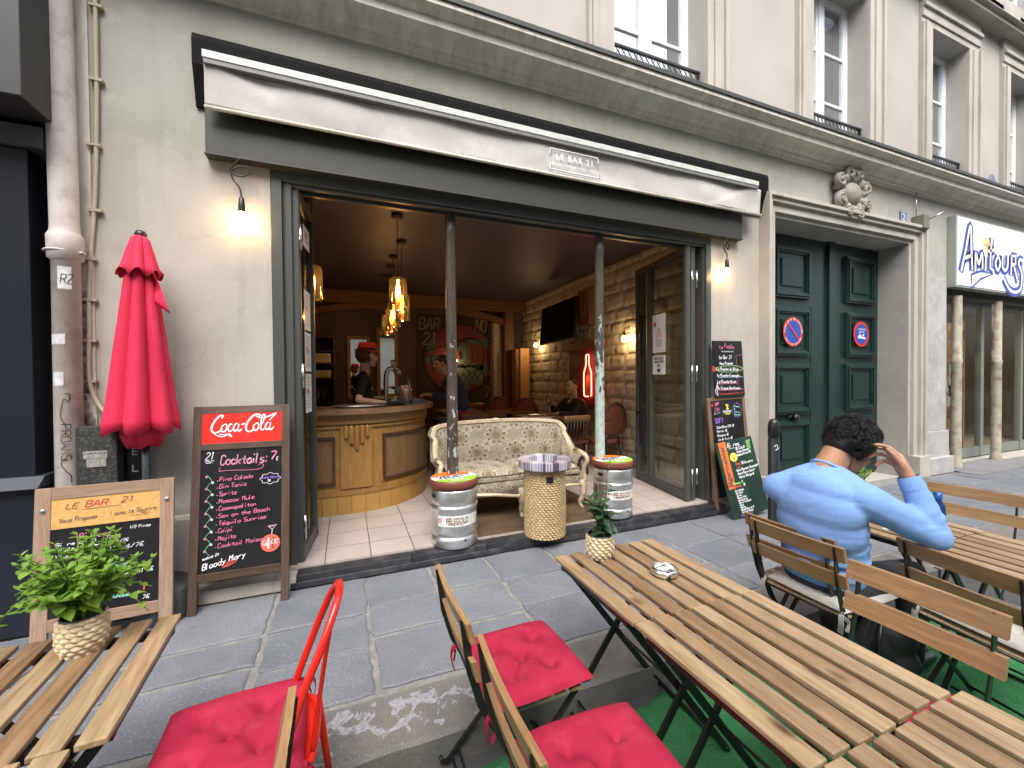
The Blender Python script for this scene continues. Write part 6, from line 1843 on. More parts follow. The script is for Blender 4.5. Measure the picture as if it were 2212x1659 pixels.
# rough stone wall on the right: real stones set in mortar
m_rub = M("rubble_stone", (.36, .32, .24), (.48, .43, .33), 4, .9, bump=.6, bscale=30, c3=(.16, .12, .08), s3=9, f3=.5, detail=8)
g = MB(); random.seed(61)
z = .12
while z < CZ2 - .02:
    h = random.uniform(.13, .27); h = min(h, CZ2 - z)
    y = 3.72 + random.uniform(-.2, 0)
    while y < RY:
        l = random.uniform(.22, .52)
        y0, y1, z0, z1 = max(3.74, y) + .004, min(RY, y + l) - .004, z + .004, z + h - .004
        if y1 - y0 > .06:
            g.rr(); dx = random.uniform(.0, .008); n = 5; sd = random.random() * 50
            def f(u, v, y0=y0, y1=y1, z0=z0, z1=z1, dx=dx, sd=sd):
                e = (1 - abs(2 * u - 1) ** 12) * (1 - abs(2 * v - 1) ** 10)
                jy = .018 * mnoise.noise(Vector((sd, u * 3, v * 3))); jz = .016 * mnoise.noise(Vector((u * 3, sd, v * 3)))
                return (RX1 - (.02 + dx) * max(0, e) ** .35 - .012 * mnoise.noise(Vector((u * 3 + sd, v * 3, 1))) * e + .004, y0 + (y1 - y0) * u + jy, z0 + (z1 - z0) * v + jz)
            g.grid(f, 7, 6, True)
        y += l
    z += h
st_ = g.build("stone_wall", m_rub)
tag(st_, kind='structure')
MB().box(RX1, RX1 + .3, 3.74, RY + .2, 0, CZ2).build("mortar_face", M("wall_mortar", (.38, .33, .24), (.30, .26, .18), 8, .95, bump=.5, bscale=50), st_)

m_beam = wood("old_beam", (.22, .10, .035), (.10, .045, .018), 'X', .6)
m_beamz = wood("old_post", (.22, .10, .035), (.10, .045, .018), 'Z', .6)
bm = empty("timber_truss", (1.2, 8.95, 2.9), 0, 'dark brown timber beam with curved braces across the back of the room', 'beam')
q = MB(); q.box(-3.1, 2.70, -.12, .12, .06, .315); q.build("beam", m_beam, bm, .01)
def brace(x0, z0, x1, z1, sag):
    q = MB()
    P = [Vector((x0 + (x1 - x0) * t, 0, z0 + (z1 - z0) * t + sag * math.sin(math.pi * t))) for t in [i / 8 for i in range(9)]]
    for a, b in zip(P[:-1], P[1:]): q.bar(a, b, .14, .13)
    q.build("brace", m_beam, bm, .006)
brace(-1.9, -.14, -.35, .04, .05); brace(.95, .03, 2.2, -.18, .05)
q = MB(); q.box(2.18, 2.40, -.12, .11, -2.80, .058); q.box(1.90, 1.94, -.03, .13, -2.8, -.15); q.build("post", m_beamz, bm, .012)
q = MB().box(1.96, 2.16, .06, .14, -2.8, -.2); q.build("stone_strip", m_rub, bm)
cbx = empty("timber_cupboard", (3.62, 8.6, .1), 0, 'tall narrow light wooden cupboard in the back right corner', 'cupboard')
MB().box(-.02, .20, -.14, .14, 0, 2.0).build("case", wood("pine_board", (.55, .30, .09), (.42, .22, .07), 'Z'), cbx, .004)
MB().box(-.12, -.025, -.10, .14, 0, 1.98).build("side_panel", m_beamz, cbx, .004)

# painted wall panel
mu = empty("mural", (2.35, 9.08, 1.9), 0, 'dark wall painting of a round red and green creature with pale graffiti letters', 'mural')
MB().box(-.90, .93, -.02, .02, -1.7, .95).build("panel", M("mural_ground", (.022, .016, .020), (.035, .022, .026), 3, .8), mu)
PM = lambda y: (lambda a, b: (a, y, b))
mc = {n: flat("mural_" + n, c, .8) for n, c in dict(red=(.12, .016, .018), green=(.045, .075, .060), olive=(.05, .045, .03), pale=(.19, .17, .12), black=(.004, .004, .004), rose=(.10, .014, .024), lite=(.07, .11, .07)).items()}
L_ = {n: MB() for n in mc}
def poly(c, pts, y): L_[c]._add([(a, y, b) for a, b in pts], [tuple(range(len(pts)))], False)
def ell(cx, cz, rx, rz, n=40, a0=0, a1=2 * math.pi): return [(cx + rx * math.cos(a0 + (a1 - a0) * k / n), cz + rz * math.sin(a0 + (a1 - a0) * k / n)) for k in range(n)]
poly('rose', ell(.02, -.02, .80, .78), -.023); poly('red', ell(-.04, .03, .72, .68), -.024)
random.seed(44)
for (cx, cz, rx, rz) in ((-.62, .28, .13, .16), (-.55, -.05, .18, .14), (-.15, .42, .10, .10), (.35, .30, .18, .16), (.30, -.22, .30, .10), (.60, -.25, .12, .16), (-.22, -.30, .22, .09), (.62, .35, .10, .14), (.1, -.62, .16, .1)): poly('green', ell(cx, cz, rx, rz), -.0245)
poly('olive', ell(.12, .08, .20, .30), -.0252); poly('green', ell(.05, .08, .13, .22), -.0256); poly('black', ell(.05, .06, .05, .10), -.0262); poly('red', ell(-.02, .07, .05, .13), -.0259)
poly('red', [(.25, .35), (.55, .30), (.58, -.08), (.28, -.12)], -.0254)
poly('lite', ell(.18, -.46, .40, .26, 40, R(-35), R(195)), -.0256)
def stroke(pts, wd=.025, c='black', y=-.029): ribbon(L_[c], smooth_curve(pts, 7) if len(pts) > 2 else pts, wd, PM(y))
stroke(ell(.02, -.02, .80, .78, 40) + [(.82, -.02)], .03); stroke([(-.75, .12), (-.4, .25), (-.1, .2), (.1, .42), (.4, .45)]); stroke([(-.78, .05), (-.3, .02), (-.15, -.12), (.1, -.2), (.5, -.15)])
stroke([(-.62, .02), (-.55, -.3), (-.35, -.15), (-.2, -.02)]); stroke([(-.12, .38), (.48, .40), (.55, -.14), (-.06, -.12), (-.12, .38)], .02)
stroke([(.05, -.14), (.30, -.33), (.6, -.1)]); stroke(ell(.18, -.46, .42, .28, 30, R(-35), R(195)), .03); stroke([(-.2, -.55), (0, -.95), (.3, -.85), (.55, -.65)], .03)
stroke(ell(.12, .08, .2, .3) + [(.32, .08)], .02)
for r_ in range(4):
    for k in range(5 - r_ // 2):
        cx, cz = -.10 + k * .135 + (r_ % 2) * .065, -.36 - r_ * .105
        stroke([(cx - .06, cz + .03), (cx - .05, cz - .04), (cx, cz - .075), (cx + .05, cz - .04), (cx + .06, cz + .03)], .014)
hand(L_['pale'], "BAR", -.88, .62, .24, .026, P=PM(-.030), squeeze=.75); hand(L_['pale'], "21", -.80, .30, .24, .026, P=PM(-.030), squeeze=.8)
hand(L_['pale'], "NOIR", .40, .66, .24, .024, P=PM(-.030), squeeze=.62, slope=-.25); hand(L_['pale'], "8", .66, .28, .24, .024, P=PM(-.030))
hand(L_['pale'], "IV", .70, -.42, .13, .024, P=PM(-.030), shear=0); hand(L_['pale'], "O", .72, -.60, .10, .022, P=PM(-.030)); hand(L_['pale'], "75", .60, -.90, .22, .026, P=PM(-.030))
for k in (0, 1): stroke([(.68 + k * .1, -1.13), (.68 + k * .1, -1.03)], .008, 'pale'); stroke([(.68, -1.13 + k * .1), (.78, -1.13 + k * .1)], .008, 'pale')
for n, mb_ in L_.items():
    if mb_.v: mb_.build("painted_shape", mc[n], mu)

# mirrors and the back bar
def mirror(x0, x1, z0, z1, lab):
    e = empty("wall_mirror", ((x0 + x1) / 2, 9.09, (z0 + z1) / 2), 0, lab, 'mirror', 'wood framed mirrors on the back wall')
    w2, h2 = (x1 - x0) / 2, (z1 - z0) / 2; f = .07
    g = MB()
    for s in (-1, 1): g.box(min(s * w2, s * (w2 - f)), max(s * w2, s * (w2 - f)), -.04, 0, -h2, h2); g.box(-w2 + f, w2 - f, -.038, 0, min(s * h2, s * (h2 - f)), max(s * h2, s * (h2 - f)))
    g.build("frame", wood("mirror_frame", (.36, .20, .07), (.24, .13, .045), 'Z'), e, .006)
    q = MB().quad((-w2 + f, -.01, -h2 + f), (w2 - f, -.01, -h2 + f), (w2 - f, -.01, h2 - f), (-w2 + f, -.01, h2 - f)); q.build("mirror_glass", flat("mirror_silver", (.85, .88, .9), .02, 1.0), e)
mirror(.02, .47, 1.05, 2.33, 'wood framed mirror behind the red hat of the barman'); mirror(.60, 1.03, 1.05, 2.52, 'taller wood framed mirror behind the hanging lamps')
bs = empty("back_bar", (-.62, 8.6, .1), 0, 'dark shelving unit with ovens and jars at the back left of the bar', 'shelving')
g = MB(); g.box(-.5, .44, .38, .44, 0, 2.15); g.box(-.5, -.46, -.25, .38, 0, 2.15); g.box(.40, .44, -.25, .38, 0, 2.15)
for z in (.9, 1.35, 1.62, 1.85, 2.11): g.box(-.46, .40, -.25, .38, z, z + .025)
g.build("cabinet", flat("dark_cabinet", (.03, .02, .016), .5), bs, .003)
g = MB().box(-.42, .36, -.22, .3, 1.65, 1.83).box(-.42, .36, -.22, .3, 1.38, 1.52); g.build("oven", flat("oven_steel", (.40, .33, .24), .35, .9), bs, .006)
g = MB(); random.seed(5)
for k in range(9): g.lathe([(.001, 0), (.035, 0), (.035, .13), (.018, .17), (.018, .24), (.001, .24)], 10, (-.40 + k * .09, -.1 + random.uniform(-.05, .05), .926))
g.build("bottle", flat("green_bottles", (.03, .05, .015), .2), bs)

# ---------------------------------------------------------------- bar counter
bc = empty("bar_counter", (0, 4.45, .1), 0, 'curved wooden bar counter with tiled foot and carved bracket', 'counter')
m_oak = wood("golden_oak", (.44, .235, .07), (.30, .15, .045), 'Z', .4, .8, False, .12)
m_oakp = wood("panel_oak", (.31, .18, .085), (.20, .11, .05), 'Z', .45)
m_top = wood("counter_top", (.34, .20, .11), (.17, .09, .05), 'X', .3, .6)
# plan of the front: straight to x=0, then a quarter turn to the back
def cp(s, o=0.0):
    """s metres along the front from the left end; o outward offset"""
    S0 = 1.45; Rr = .92
    if s < S0: return (-1.45 + s, -.015 - o)
    t = (s - S0) / Rr
    if t < math.pi / 2: return ((Rr + o) * math.sin(t) - .03 * 0, -.015 + Rr - (Rr + o) * math.cos(t))
    return (Rr + o, -.015 + Rr + (t - math.pi / 2) * Rr)
SL = 1.45 + .92 * math.pi / 2 + 1.6
def strip(g, s0, s1, z0, z1, o, n=60, d=None):
    g.grid(lambda u, v: (*cp(s0 + (s1 - s0) * u, o), z0 + (z1 - z0) * v), n, 1, False, True)
    if d is not None:
        for zz in (z0, z1): g.grid(lambda u, v: (*cp(s0 + (s1 - s0) * u, o - d * v), zz), n, 1, False, False)
        for ss in (s0, s1): g.quad((*cp(ss, o), z0), (*cp(ss, o), z1), (*cp(ss, o - d), z1), (*cp(ss, o - d), z0))
g = MB(); strip(g, 0, SL, .19, 1.0, 0); g.build("front_panel", m_oak, bc)
g = MB(); 
for z0, z1, o in ((.90, 1.0, .025), (.86, .88, .02), (.19, .25, .02), (.25, .262, .012)): strip(g, 0, SL, z0, z1, o, 60, .03)
g.build("moulding", m_oak, bc)
g = MB()
def toppt(u, v):
    s = SL * u; a = cp(s, .10); return (a[0], a[1], 1.05)
strip(g, 0, SL, 1.0, 1.052, .10, 80, .62)
g.build("countertop", m_top, bc)
for s0, s1 in ((.15, 1.34), (1.80, 2.72), (3.0, 4.2)):
    g = MB(); strip(g, s0 + .026, s1 - .026, .326, .754, .004, 30, .004); p_ = g.build("inset_panel", m_oakp, bc)
    g = MB()
    for z0 in (.30, .754): strip(g, s0, s1, z0, z0 + .026, .024, 30, .024)
    for sa, sb in ((s0, s0 + .026), (s1 - .026, s1)): strip(g, sa, sb, .326, .754, .023, 3, .023)
    g.build("panel_moulding", flat("dark_moulding", (.075, .04, .02), .35), p_)
g = MB(); strip(g, 1.39, 1.68, .26, .88, .035, 6, .035); g.build("pilaster", m_oak, bc)
g = MB()
for k, L in enumerate((.09, .15, .21, .15, .09)):
    s_ = 1.42 + .048 * k; a = cp(s_ + .02, .05)
    g.capsule((a[0], a[1], .87), .019, (a[0], a[1], .87 - L), .019, 10)
g.build("carved_bracket", m_oak, bc)
g = MB(); n = int(SL / .135)
for k in range(n): g.rr(); strip(g, k * .135 + .002, k * .135 + .133, .0, .187, .012, 3, .012)
g.build("foot_tiles", M("ochre_tile", (.46, .26, .075), (.40, .22, .06), 2, .35), bc)
g = MB(); strip(g, 0, SL, 0, .19, .006); g.build("foot_grout", flat("dark_grout", (.08, .05, .02), .9), bc)

# on the counter
CT = 1.155
tr = empty("serving_tray", (.13, 4.62, CT), 0, 'oval grey metal tray with menus on the counter in front of the barman', 'tray')
def tf(a, r, z): return (r * (1 + .55 * abs(math.cos(a)) ** 2), z)
MB().lathe([(.001, .004), (.15, .004), (.17, .02), (.176, .022), (.172, .014), (.15, .0), (.001, .0)], 40, fn=tf).build("tray", flat("tray_steel", (.45, .45, .43), .3, .8), tr)
MB().box(-.12, .08, -.07, .06, .0105, .014).box(.02, .2, -.05, .08, .0145, .018).build("menu_card", flat("menu_dark", (.16, .05, .04), .6), tr)
bg = empty("camera_bag", (.50, 4.70, CT), R(10), 'small black bag lying on the counter beside the hand of the barman', 'bag')
blob("body", lambda mb: (mb.sphere((0, 0, .045), (.10, .07, .05), 18, 10), mb.capsule((-.10, -.02, .02), .025, (.08, -.03, .03), .03), mb.sphere((.03, .02, .07), (.06, .05, .035), 14, 8)), m_black, bg, .008, 3)
MB().tube(smooth_curve([(-.08, -.05, .05), (-.17, -.05, .015), (-.20, .03, .01), (-.12, .06, .03)], 6), .008, 6, flat=.5).build("strap", m_black, bg)
bxx = tag(MB().box(-.09, .09, -.06, .06, 0, .05).build("menu_stack", flat("blue_grey_card", (.05, .06, .08), .6), None, .003, loc=(.76, 4.98, CT), rot=(0, 0, R(30))), 'small dark blue stack of cards at the curved end of the counter', 'cards')
tp = empty("beer_tap", (.44, 5.15, CT), R(15), 'chromed beer tap column standing on the counter behind the barman arm', 'beer tap')
MB().tube(smooth_curve([(0, 0, 0), (0, 0, .28), (.03, 0, .40), (.12, 0, .42)], 6), .028, 12).box(-.05, .13, -.06, .06, 0, .015).build("column", m_chrome, tp)
q = MB()
for y in (-.05, 0, .05): q.tube([(.10, y, .42), (.16, y, .38), (.16, y, .33)], .010, 8); q.tube([(.10, y, .42), (.09, y, .52)], [.008, .014], 8)
q.build("spout", m_chrome, tp)
m_drk = glass("drink_glass", (.80, .84, .80), .12)
for k, (x, y, h, lab) in enumerate(((.56, 5.0, .20, 'empty tall drinking glass left of the glass jar on the counter'), (.64, 4.93, .16, 'short drinking glass beside the glass jar on the counter'), (.70, 5.07, .30, 'tall clear swing-top bottle behind the glasses on the counter'))):
    mb_ = MB().lathe([(.001, 0), (.036, 0), (.038, .02), (.038, h * .7), (.02 if k == 2 else .038, h * .8), (.016 if k == 2 else .038, h)], 18, (x, y, CT))
    tag(mb_.build(("drinking_glass", "drinking_glass", "bottle")[k], m_drk), lab, ('glass', 'glass', 'bottle')[k])
jr = empty("cutlery_jar", (.62, 4.80, CT), 0, 'glass jar full of straws standing on the counter', 'jar')
MB().lathe([(.001, 0), (.05, 0), (.052, .02), (.052, .16), (.048, .17)], 20).build("glass", m_drk, jr)
q = MB(); random.seed(10)
for k in range(12): a = random.uniform(0, 6.28); q.tube([(.02 * math.cos(a), .02 * math.sin(a), .02), (.045 * math.cos(a), .045 * math.sin(a), .22)], .004, 5)
q.build("straw", flat("straws", (.45, .25, .15), .6), jr)

# ---------------------------------------------------------------- lamps over the counter
m_amb = glass("amber_glass", (.86, .70, .44), .12, .04, (1.0, .82, .52), .9, (1.0, .72, .36))
m_fil = emit("filament_bulb", (1.0, .50, .13), 20, .45)
def pendant(loc, zc, lab, watts):
    e = empty("pendant_lamp", loc, 0, lab, 'lamp', 'amber glass pendant lamps over the counter')
    MB().lathe([(.001, 0), (.062, 0), (.062, -.03), (.001, -.03)], 24).build("ceiling_cap", flat("cap_brown", (.02, .014, .012), .6), e)
    dz = zc - loc[2]
    MB().tube([(0, 0, -.03), (0, 0, dz + .21)], .004, 6).build("cord", m_black, e)
    MB().lathe([(.018, dz + .21), (.018, dz + .16), (.001, dz + .16)], 14).build("socket", m_black, e)
    MB().lathe([(.018, dz + .185), (.055, dz + .18), (.085, dz + .165), (.093, dz + .14), (.094, dz - .13), (.088, dz - .165), (.075, dz - .172)], 36).build("lamp_shade", m_amb, e)
    q = MB(); q.lathe([(.001, -.08), (.014, -.074), (.024, -.05), (.028, -.02), (.022, .03), (.013, .07), (.012, .12)], 14, (0, 0, dz + .04)); q.build("bulb", m_fil, e)
    l = point("lamp_light", (0, 0, dz + .02), watts, WARM, .03); l.parent = e
    return e
pend = [((-.295, 4.51, CZ2 - .001), 2.385, 'leftmost amber pendant lamp, partly behind the folded glass leaf'),
        ((.535, 4.63, CZ2 - .001), 2.36, 'largest amber pendant lamp hanging nearest over the counter'),
        ((.685, 5.5, CZ2 - .001), 2.36, 'second amber pendant lamp of the cluster, hanging right of the first'),
        ((.655, 6.2, CZ2 - .001), 2.36, 'third amber pendant lamp of the cluster, just left below the second'),
        ((.675, 6.75, CZ2 - .001), 2.36, 'fourth amber pendant lamp of the cluster'),
        ((.670, 7.36, CZ2 - .001), 2.36, 'farthest and lowest looking amber pendant lamp of the cluster')]
for (l_, z_, lab) in pend: pendant(l_, z_, lab, 3.2)

# wall bulbs inside
def inner_bulb(loc, lab, watts, wall='x'):
    e = empty("wall_bulb", loc, 0, lab, 'light bulb', 'bare bulbs inside the bar')
    q = MB(); bulb_geo(q, (0, 0, -.03), .034); q.build("bulb", m_bulb, e)
    d = (.10, 0) if wall == 'x' else (0, .10)
    MB().lathe([(.019, .01), (.021, .05), (.013, .075), (.001, .08)], 12).build("socket", m_beamz, e)
    MB().tube(smooth_curve([(0, 0, .07), (d[0] * .2, d[1] * .2, .12), (d[0] * .6, d[1] * .6 + .03, .15), (d[0] * .8, d[1] * .8 - .03, .12), (d[0] * .5, d[1] * .5, .10), (d[0], d[1], .17)], 6), .006, 6).build("cord", m_black, e)
    l = point("bulb_light", (0, 0, -.04), watts, WARM, .03); l.parent = e
inner_bulb((3.76, 8.0, 2.17), 'lit bulb on the stone wall left of the television', 7)
inner_bulb((3.76, 4.98, 2.03), 'lit bulb on the stone wall behind the right glass leaf', 8.0)
inner_bulb((2.24, 8.9, 1.87), 'lit bulb in front of the painted wall panel beside the customer', 3.5, 'y')

# television, its box and the neon niche
tv = empty("television", (3.60, 6.70, 2.45), R(0), 'large black flat television tilted out from the stone wall', 'television', ry=0)
g = MB(); g.M = Matrix.Rotation(R(4), 4, 'Z') @ Matrix.Rotation(R(7), 4, 'Y') @ Matrix.Rotation(R(-3), 4, 'X'); g.box(-.03, .02, -.57, .57, -.36, .36); g.build("body", flat("tv_plastic", (.008, .008, .008), .4), tv, .005)
g = MB(); g.M = Matrix.Rotation(R(4), 4, 'Z') @ Matrix.Rotation(R(7), 4, 'Y') @ Matrix.Rotation(R(-3), 4, 'X'); g.box(-.0335, -.0305, -.555, .555, -.345, .345); g.build("screen", flat("tv_screen", (.003, .003, .004), .35, 0, .2), tv)
MB().box(.05, .38, -.05, .05, -.05, .05).build("wall_arm", m_black, tv)
tag(MB().box(3.72, RX1, 5.85, 6.20, 2.32, 2.92).build("wooden_wall_box", m_beamz, None, .008), 'brown wooden box on the stone wall right of the television', 'box')
tag(MB().box(3.70, RX1, 6.22, 6.34, 2.42, 2.72).build("speaker", flat("grey_speaker", (.25, .25, .25), .5), None, .008), 'small grey speaker between television and wooden box', 'speaker')
tag(MB().box(3.80, RX1 - .0, 5.60, 6.95, 1.92, 2.06).build("niche_lintel", m_beam, None, .008), 'dark wooden lintel over the neon niche in the stone wall', 'lintel')
ni = MB(); ni.box(3.855, 3.868, 5.75, 6.75, .95, 1.915)
tag(ni.build("niche_panel", flat("niche_red_brown", (.10, .022, .018), .6)), 'dark red board inside the niche behind the neon sign', 'panel')
ne = empty("neon_sign", (3.80, 6.03, 1.46), 0, 'red neon sign shaped like a beer bottle in the niche', 'neon sign')
bt_ = [(.10, -.33), (.115, -.28), (.115, .02), (.10, .09), (.05, .19), (.045, .33), (.03, .36), (-.03, .36), (-.045, .33), (-.05, .19), (-.10, .09), (-.115, .02), (-.115, -.28), (-.09, -.34), (.02, -.34)]
MB().tube(smooth_curve([(0, -a, b) for a, b in bt_], 5), .010, 8).build("tube", emit("neon_red", (1.0, .10, .06), 5), ne)
q = MB(); q._add([(.008, -a, b) for a, b in ell(0, -.10, .075, .12)], [tuple(range(40))], False); q.build("label", flat("neon_label", (.45, .22, .04), .5), ne)
nl = point("neon_light", (-.08, 0, 0), 1.0, (1.0, .12, .08), .12); nl.parent = ne

# ---------------------------------------------------------------- inner furniture
m_dk = wood("dark_chair", (.11, .05, .025), (.06, .028, .015), 'Z', .4)
m_vel = M("rust_velvet", (.20, .055, .03), (.14, .04, .02), 5, .8)
def oval_chair():
    e = empty("oval_back_chair", (3.52, 5.15, .1), R(95), 'oval backed chair with rust upholstery, nearest the right glass leaf', 'chair', 'oval backed chairs along the stone wall')
    # faces +x
    q = MB(); ov = [(-.22 - .03 * math.sin(a), .215 * math.cos(a), .72 + .25 * math.sin(a)) for a in [2 * math.pi * k / 36 for k in range(36)]]
    q.tube(ov, .022, 8, True); q.build("back_frame", m_dk, e)
    q = MB(); q.grid(lambda u, v: (-.215 - .03 * math.sin(2 * math.pi * u) * v - .015 * (1 - v), .20 * v * math.cos(2 * math.pi * u), .72 + .235 * v * math.sin(2 * math.pi * u)), 30, 6); q.build("backrest", m_vel, e, solid=.03)
    q = MB().lathe([(.001, .475), (.16, .47), (.21, .45), (.215, .41), (.20, .38)], 30, (0, 0, 0)); q.build("seat", m_vel, e)
    for x, y in ((.16, .16), (.16, -.16), (-.17, .16), (-.17, -.16)): MB().tube([(x, y, .40), (x * 1.1, y * 1.1, 0)], [.022, .014], 8).build("leg", m_dk, e)
    q = MB()
    for s in (-1, 1): q.tube([(-.19, s * .12, .42), (-.215, s * .13, .53)], .018, 8)
    q.lathe([(.212, .40), (.218, .37), (.20, .365)], 30); q.build("seat_frame", m_dk, e)
    return e
oc = oval_chair(); bpy.context.view_layer.update()
dup(oc, (3.05, 7.0, .1), R(70), 'oval backed chair with rust upholstery left of the seated man in black')
dup(oc, (2.75, 7.7, .1), R(80), 'oval backed chair with rust upholstery farthest back, below the wooden cupboard')
dup(oc, (3.45, 6.05, .1), R(0 + 200), 'oval backed chair the seated man in black sits on')
m_tt = wood("inner_table", (.28, .15, .06), (.18, .09, .035), 'X', .35)
def inner_table(x, y, lab):
    e = empty("cafe_table", (x, y, .1), 0, lab, 'table', 'small wooden tables inside the bar')
    MB().box(-.36, .36, -.36, .36, .715, .75).build("tabletop", m_tt, e, .006)
    MB().tube([(0, 0, .02), (0, 0, .715)], .035, 12).build("pedestal", m_black, e)
    MB().lathe([(.001, .03), (.06, .028), (.22, .008), (.225, 0), (.001, 0)], 24).build("base", m_black, e)
inner_table(2.85, 5.85, 'wooden table of the seated man in black, with drinks on it'); inner_table(2.05, 6.6, 'wooden table behind the sofa, nearer the customer'); inner_table(2.75, 7.05, 'wooden table deep in the room in front of the oval backed chairs'); inner_table(1.95, 7.6, 'wooden table deepest in the room below the wall painting')
def slat_chair(x, y, rz, lab, first=None):
    if first: return dup(first, (x, y, .1), rz, lab)
    e = empty("spindle_chair", (x, y, .1), rz, lab, 'chair', 'dark spindle backed chairs inside the bar')
    q = MB().box(-.20, .20, -.20, .20, .43, .465); q.build("seat", m_dk, e, .008)
    for a, b in ((.17, .17), (.17, -.17), (-.17, .17), (-.17, -.17)): MB().tube([(a, b, .44), (a * 1.08, b * 1.08, 0)], .016, 8).build("leg", m_dk, e)
    q = MB()
    for k in range(7): yy = -.16 + k * .053; q.tube([(-.18, yy, .46), (-.215, yy, .74)], .008, 6)
    q.build("spindle", m_dk, e)
    q = MB(); q.grid(lambda u, v: (-.215 + .03 * math.cos((u - .5) * 2.6), (u - .5) * .42, .73 + .09 * v), 12, 2); q.build("top_rail", m_tt, e, solid=.025)
    return e
sc0 = slat_chair(1.85, 6.05, R(60), 'spindle backed chair behind the middle of the sofa'); bpy.context.view_layer.update()
slat_chair(2.45, 5.25, R(75), 'spindle backed chair behind the right end of the sofa', sc0); slat_chair(2.9, 5.1, R(95), 'spindle backed chair between the sofa and the pale green column', sc0); slat_chair(2.55, 8.2, R(-80), 'spindle backed chair under the painted 75', sc0)
def stool(x, y, lab, first=None):
    if first: return dup(first, (x, y, .1), R(20), lab)
    e = empty("bar_stool", (x, y, .1), R(8), lab, 'bar stool', 'dark bar stools at the counter')
    MB().lathe([(.001, .78), (.15, .78), (.165, .765), (.165, .735), (.15, .72), (.001, .72)], 24).build("seat", m_black, e)
    for a, b in ((1, 1), (1, -1), (-1, 1), (-1, -1)): MB().tube([(a * .11, b * .11, .72), (a * .18, b * .18, 0)], .016, 8).build("leg", m_dk, e)
    q = MB()
    for z, r_ in ((.28, .155), (.30, .153)): 
        for a in (-1, 1): q.tube([(a * r_, -r_, z), (a * r_, r_, z)], .009, 6); q.tube([(-r_, a * r_, z + .04), (r_, a * r_, z + .04)], .009, 6)
    q.build("foot_rail", m_dk, e)
    return e
s0 = stool(1.22, 5.15, 'dark bar stool nearest the curved end of the counter'); bpy.context.view_layer.update()
stool(1.28, 5.85, 'dark bar stool behind the first one beside the customer', s0)
dr = tag(MB().lathe([(.001, 0), (.035, 0), (.045, .05), (.030, .12), (.014, .17), (.015, .22)], 16).build("carafe", m_drk, loc=(2.90, 5.70, .85)), 'clear glass carafe on the table of the seated man', 'carafe')
tag(MB().lathe([(.001, .01), (.11, .01), (.13, .02), (.12, .0), (.001, 0)], 24).build("plate", flat("dark_plate", (.04, .03, .03), .3), loc=(2.72, 5.82, .851)), 'dark round plate on the table of the seated man', 'plate')
# ---------------------------------------------------------------- people
def skin_mat(name, c):
    m, nt, b = _mat(name)
    v = _coords(nt)
    nt.links.new(_ramp(nt, _noise(nt, v, 12, 4), [(.3, c), (.7, tuple(x * .84 for x in c))]), b.inputs['Base Color'])
    b.inputs['Roughness'].default_value = .5
    b.inputs['Subsurface Weight'].default_value = .12; b.inputs['Subsurface Radius'].default_value = (.01, .004, .002); b.inputs['Subsurface Scale'].default_value = .5
    return m
sk_tan = skin_mat("skin_tan", (.42, .22, .135)); sk_pale = skin_mat("skin_pale", (.66, .43, .33)); sk_dark = skin_mat("skin_warm", (.52, .30, .20))

def head_basis(yaw_, pitch_, roll_=0.0):
    """columns: forward, left, up"""
    return (Matrix.Rotation(yaw_, 3, 'Z') @ Matrix.Rotation(pitch_, 3, 'Y') @ Matrix.Rotation(roll_, 3, 'X'))
def head_prims(mb, c, Bm, s=1.0):
    c = Vector(c)
    def E(p, r, rot=None): mb.sphere(c + Bm @ Vector(p) * s, tuple(x * s for x in r), 20, 14, Bm if rot is None else Bm @ rot)
    def Cc(p, r, q, r2): mb.capsule(c + Bm @ Vector(p) * s, r * s, c + Bm @ Vector(q) * s, r2 * s, 12)
    E((-.012, 0, .028), (.098, .076, .090))          # cranium
    E((.035, 0, -.02), (.062, .062, .085))            # face
    E((.045, 0, -.075), (.042, .046, .040))           # jaw
    E((.078, 0, -.098), (.020, .024, .018))           # chin
    E((.075, 0, .025), (.026, .052, .018))            # brow
    Cc((.090, 0, .018), .009, (.112, 0, -.022), .014)   # nose
    E((.098, .013, -.026), (.010, .008, .008)); E((.098, -.013, -.026), (.010, .008, .008))
    E((.088, 0, -.054), (.014, .024, .008)); E((.086, 0, -.064), (.014, .021, .008))   # lips
    for k in (-1, 1):
        E((.055, k * .045, -.030), (.028, .020, .026))        # cheek
        E((.076, k * .030, .004), (.014, .017, .011))         # eyelid
        Cc((-.010, k * .078, .018), .012, (-.014, k * .083, -.008), .009); Cc((-.014, k * .083, -.008), .009, (.002, k * .076, -.026), .008)   # ear
        Cc((-.010, k * .080, .018), .009, (.006, k * .076, .010), .008)
def face_details(par, c, Bm, s=1.0, brow_c=None, off=Vector((0, 0, 0))):
    c = Vector(c)
    q = MB()
    for k in (-1, 1): q.sphere(c + Bm @ Vector((.0855, k * .030, .004)) * s, .0075 * s, 10, 8)
    q.build("eye", flat("eye_dark", (.03, .025, .02), .1), par)
    q = MB()
    for k in (-1, 1): q.tube([c + Bm @ Vector(p) * s for p in ((.094, k * .014, .026), (.096, k * .032, .032), (.082, k * .050, .026))], .0035 * s, 6)
    q.build("eyebrow", flat("brow", brow_c or (.02, .014, .01), .8), par)
    q = MB(); q.tube([c + Bm @ Vector(p) * s for p in ((.094, -.021, -.059), (.1005, -.008, -.0585), (.1005, .008, -.0585), (.094, .021, -.059))], .0022 * s, 6); q.build("mouth", flat("lip", (.25, .07, .06), .5), par)
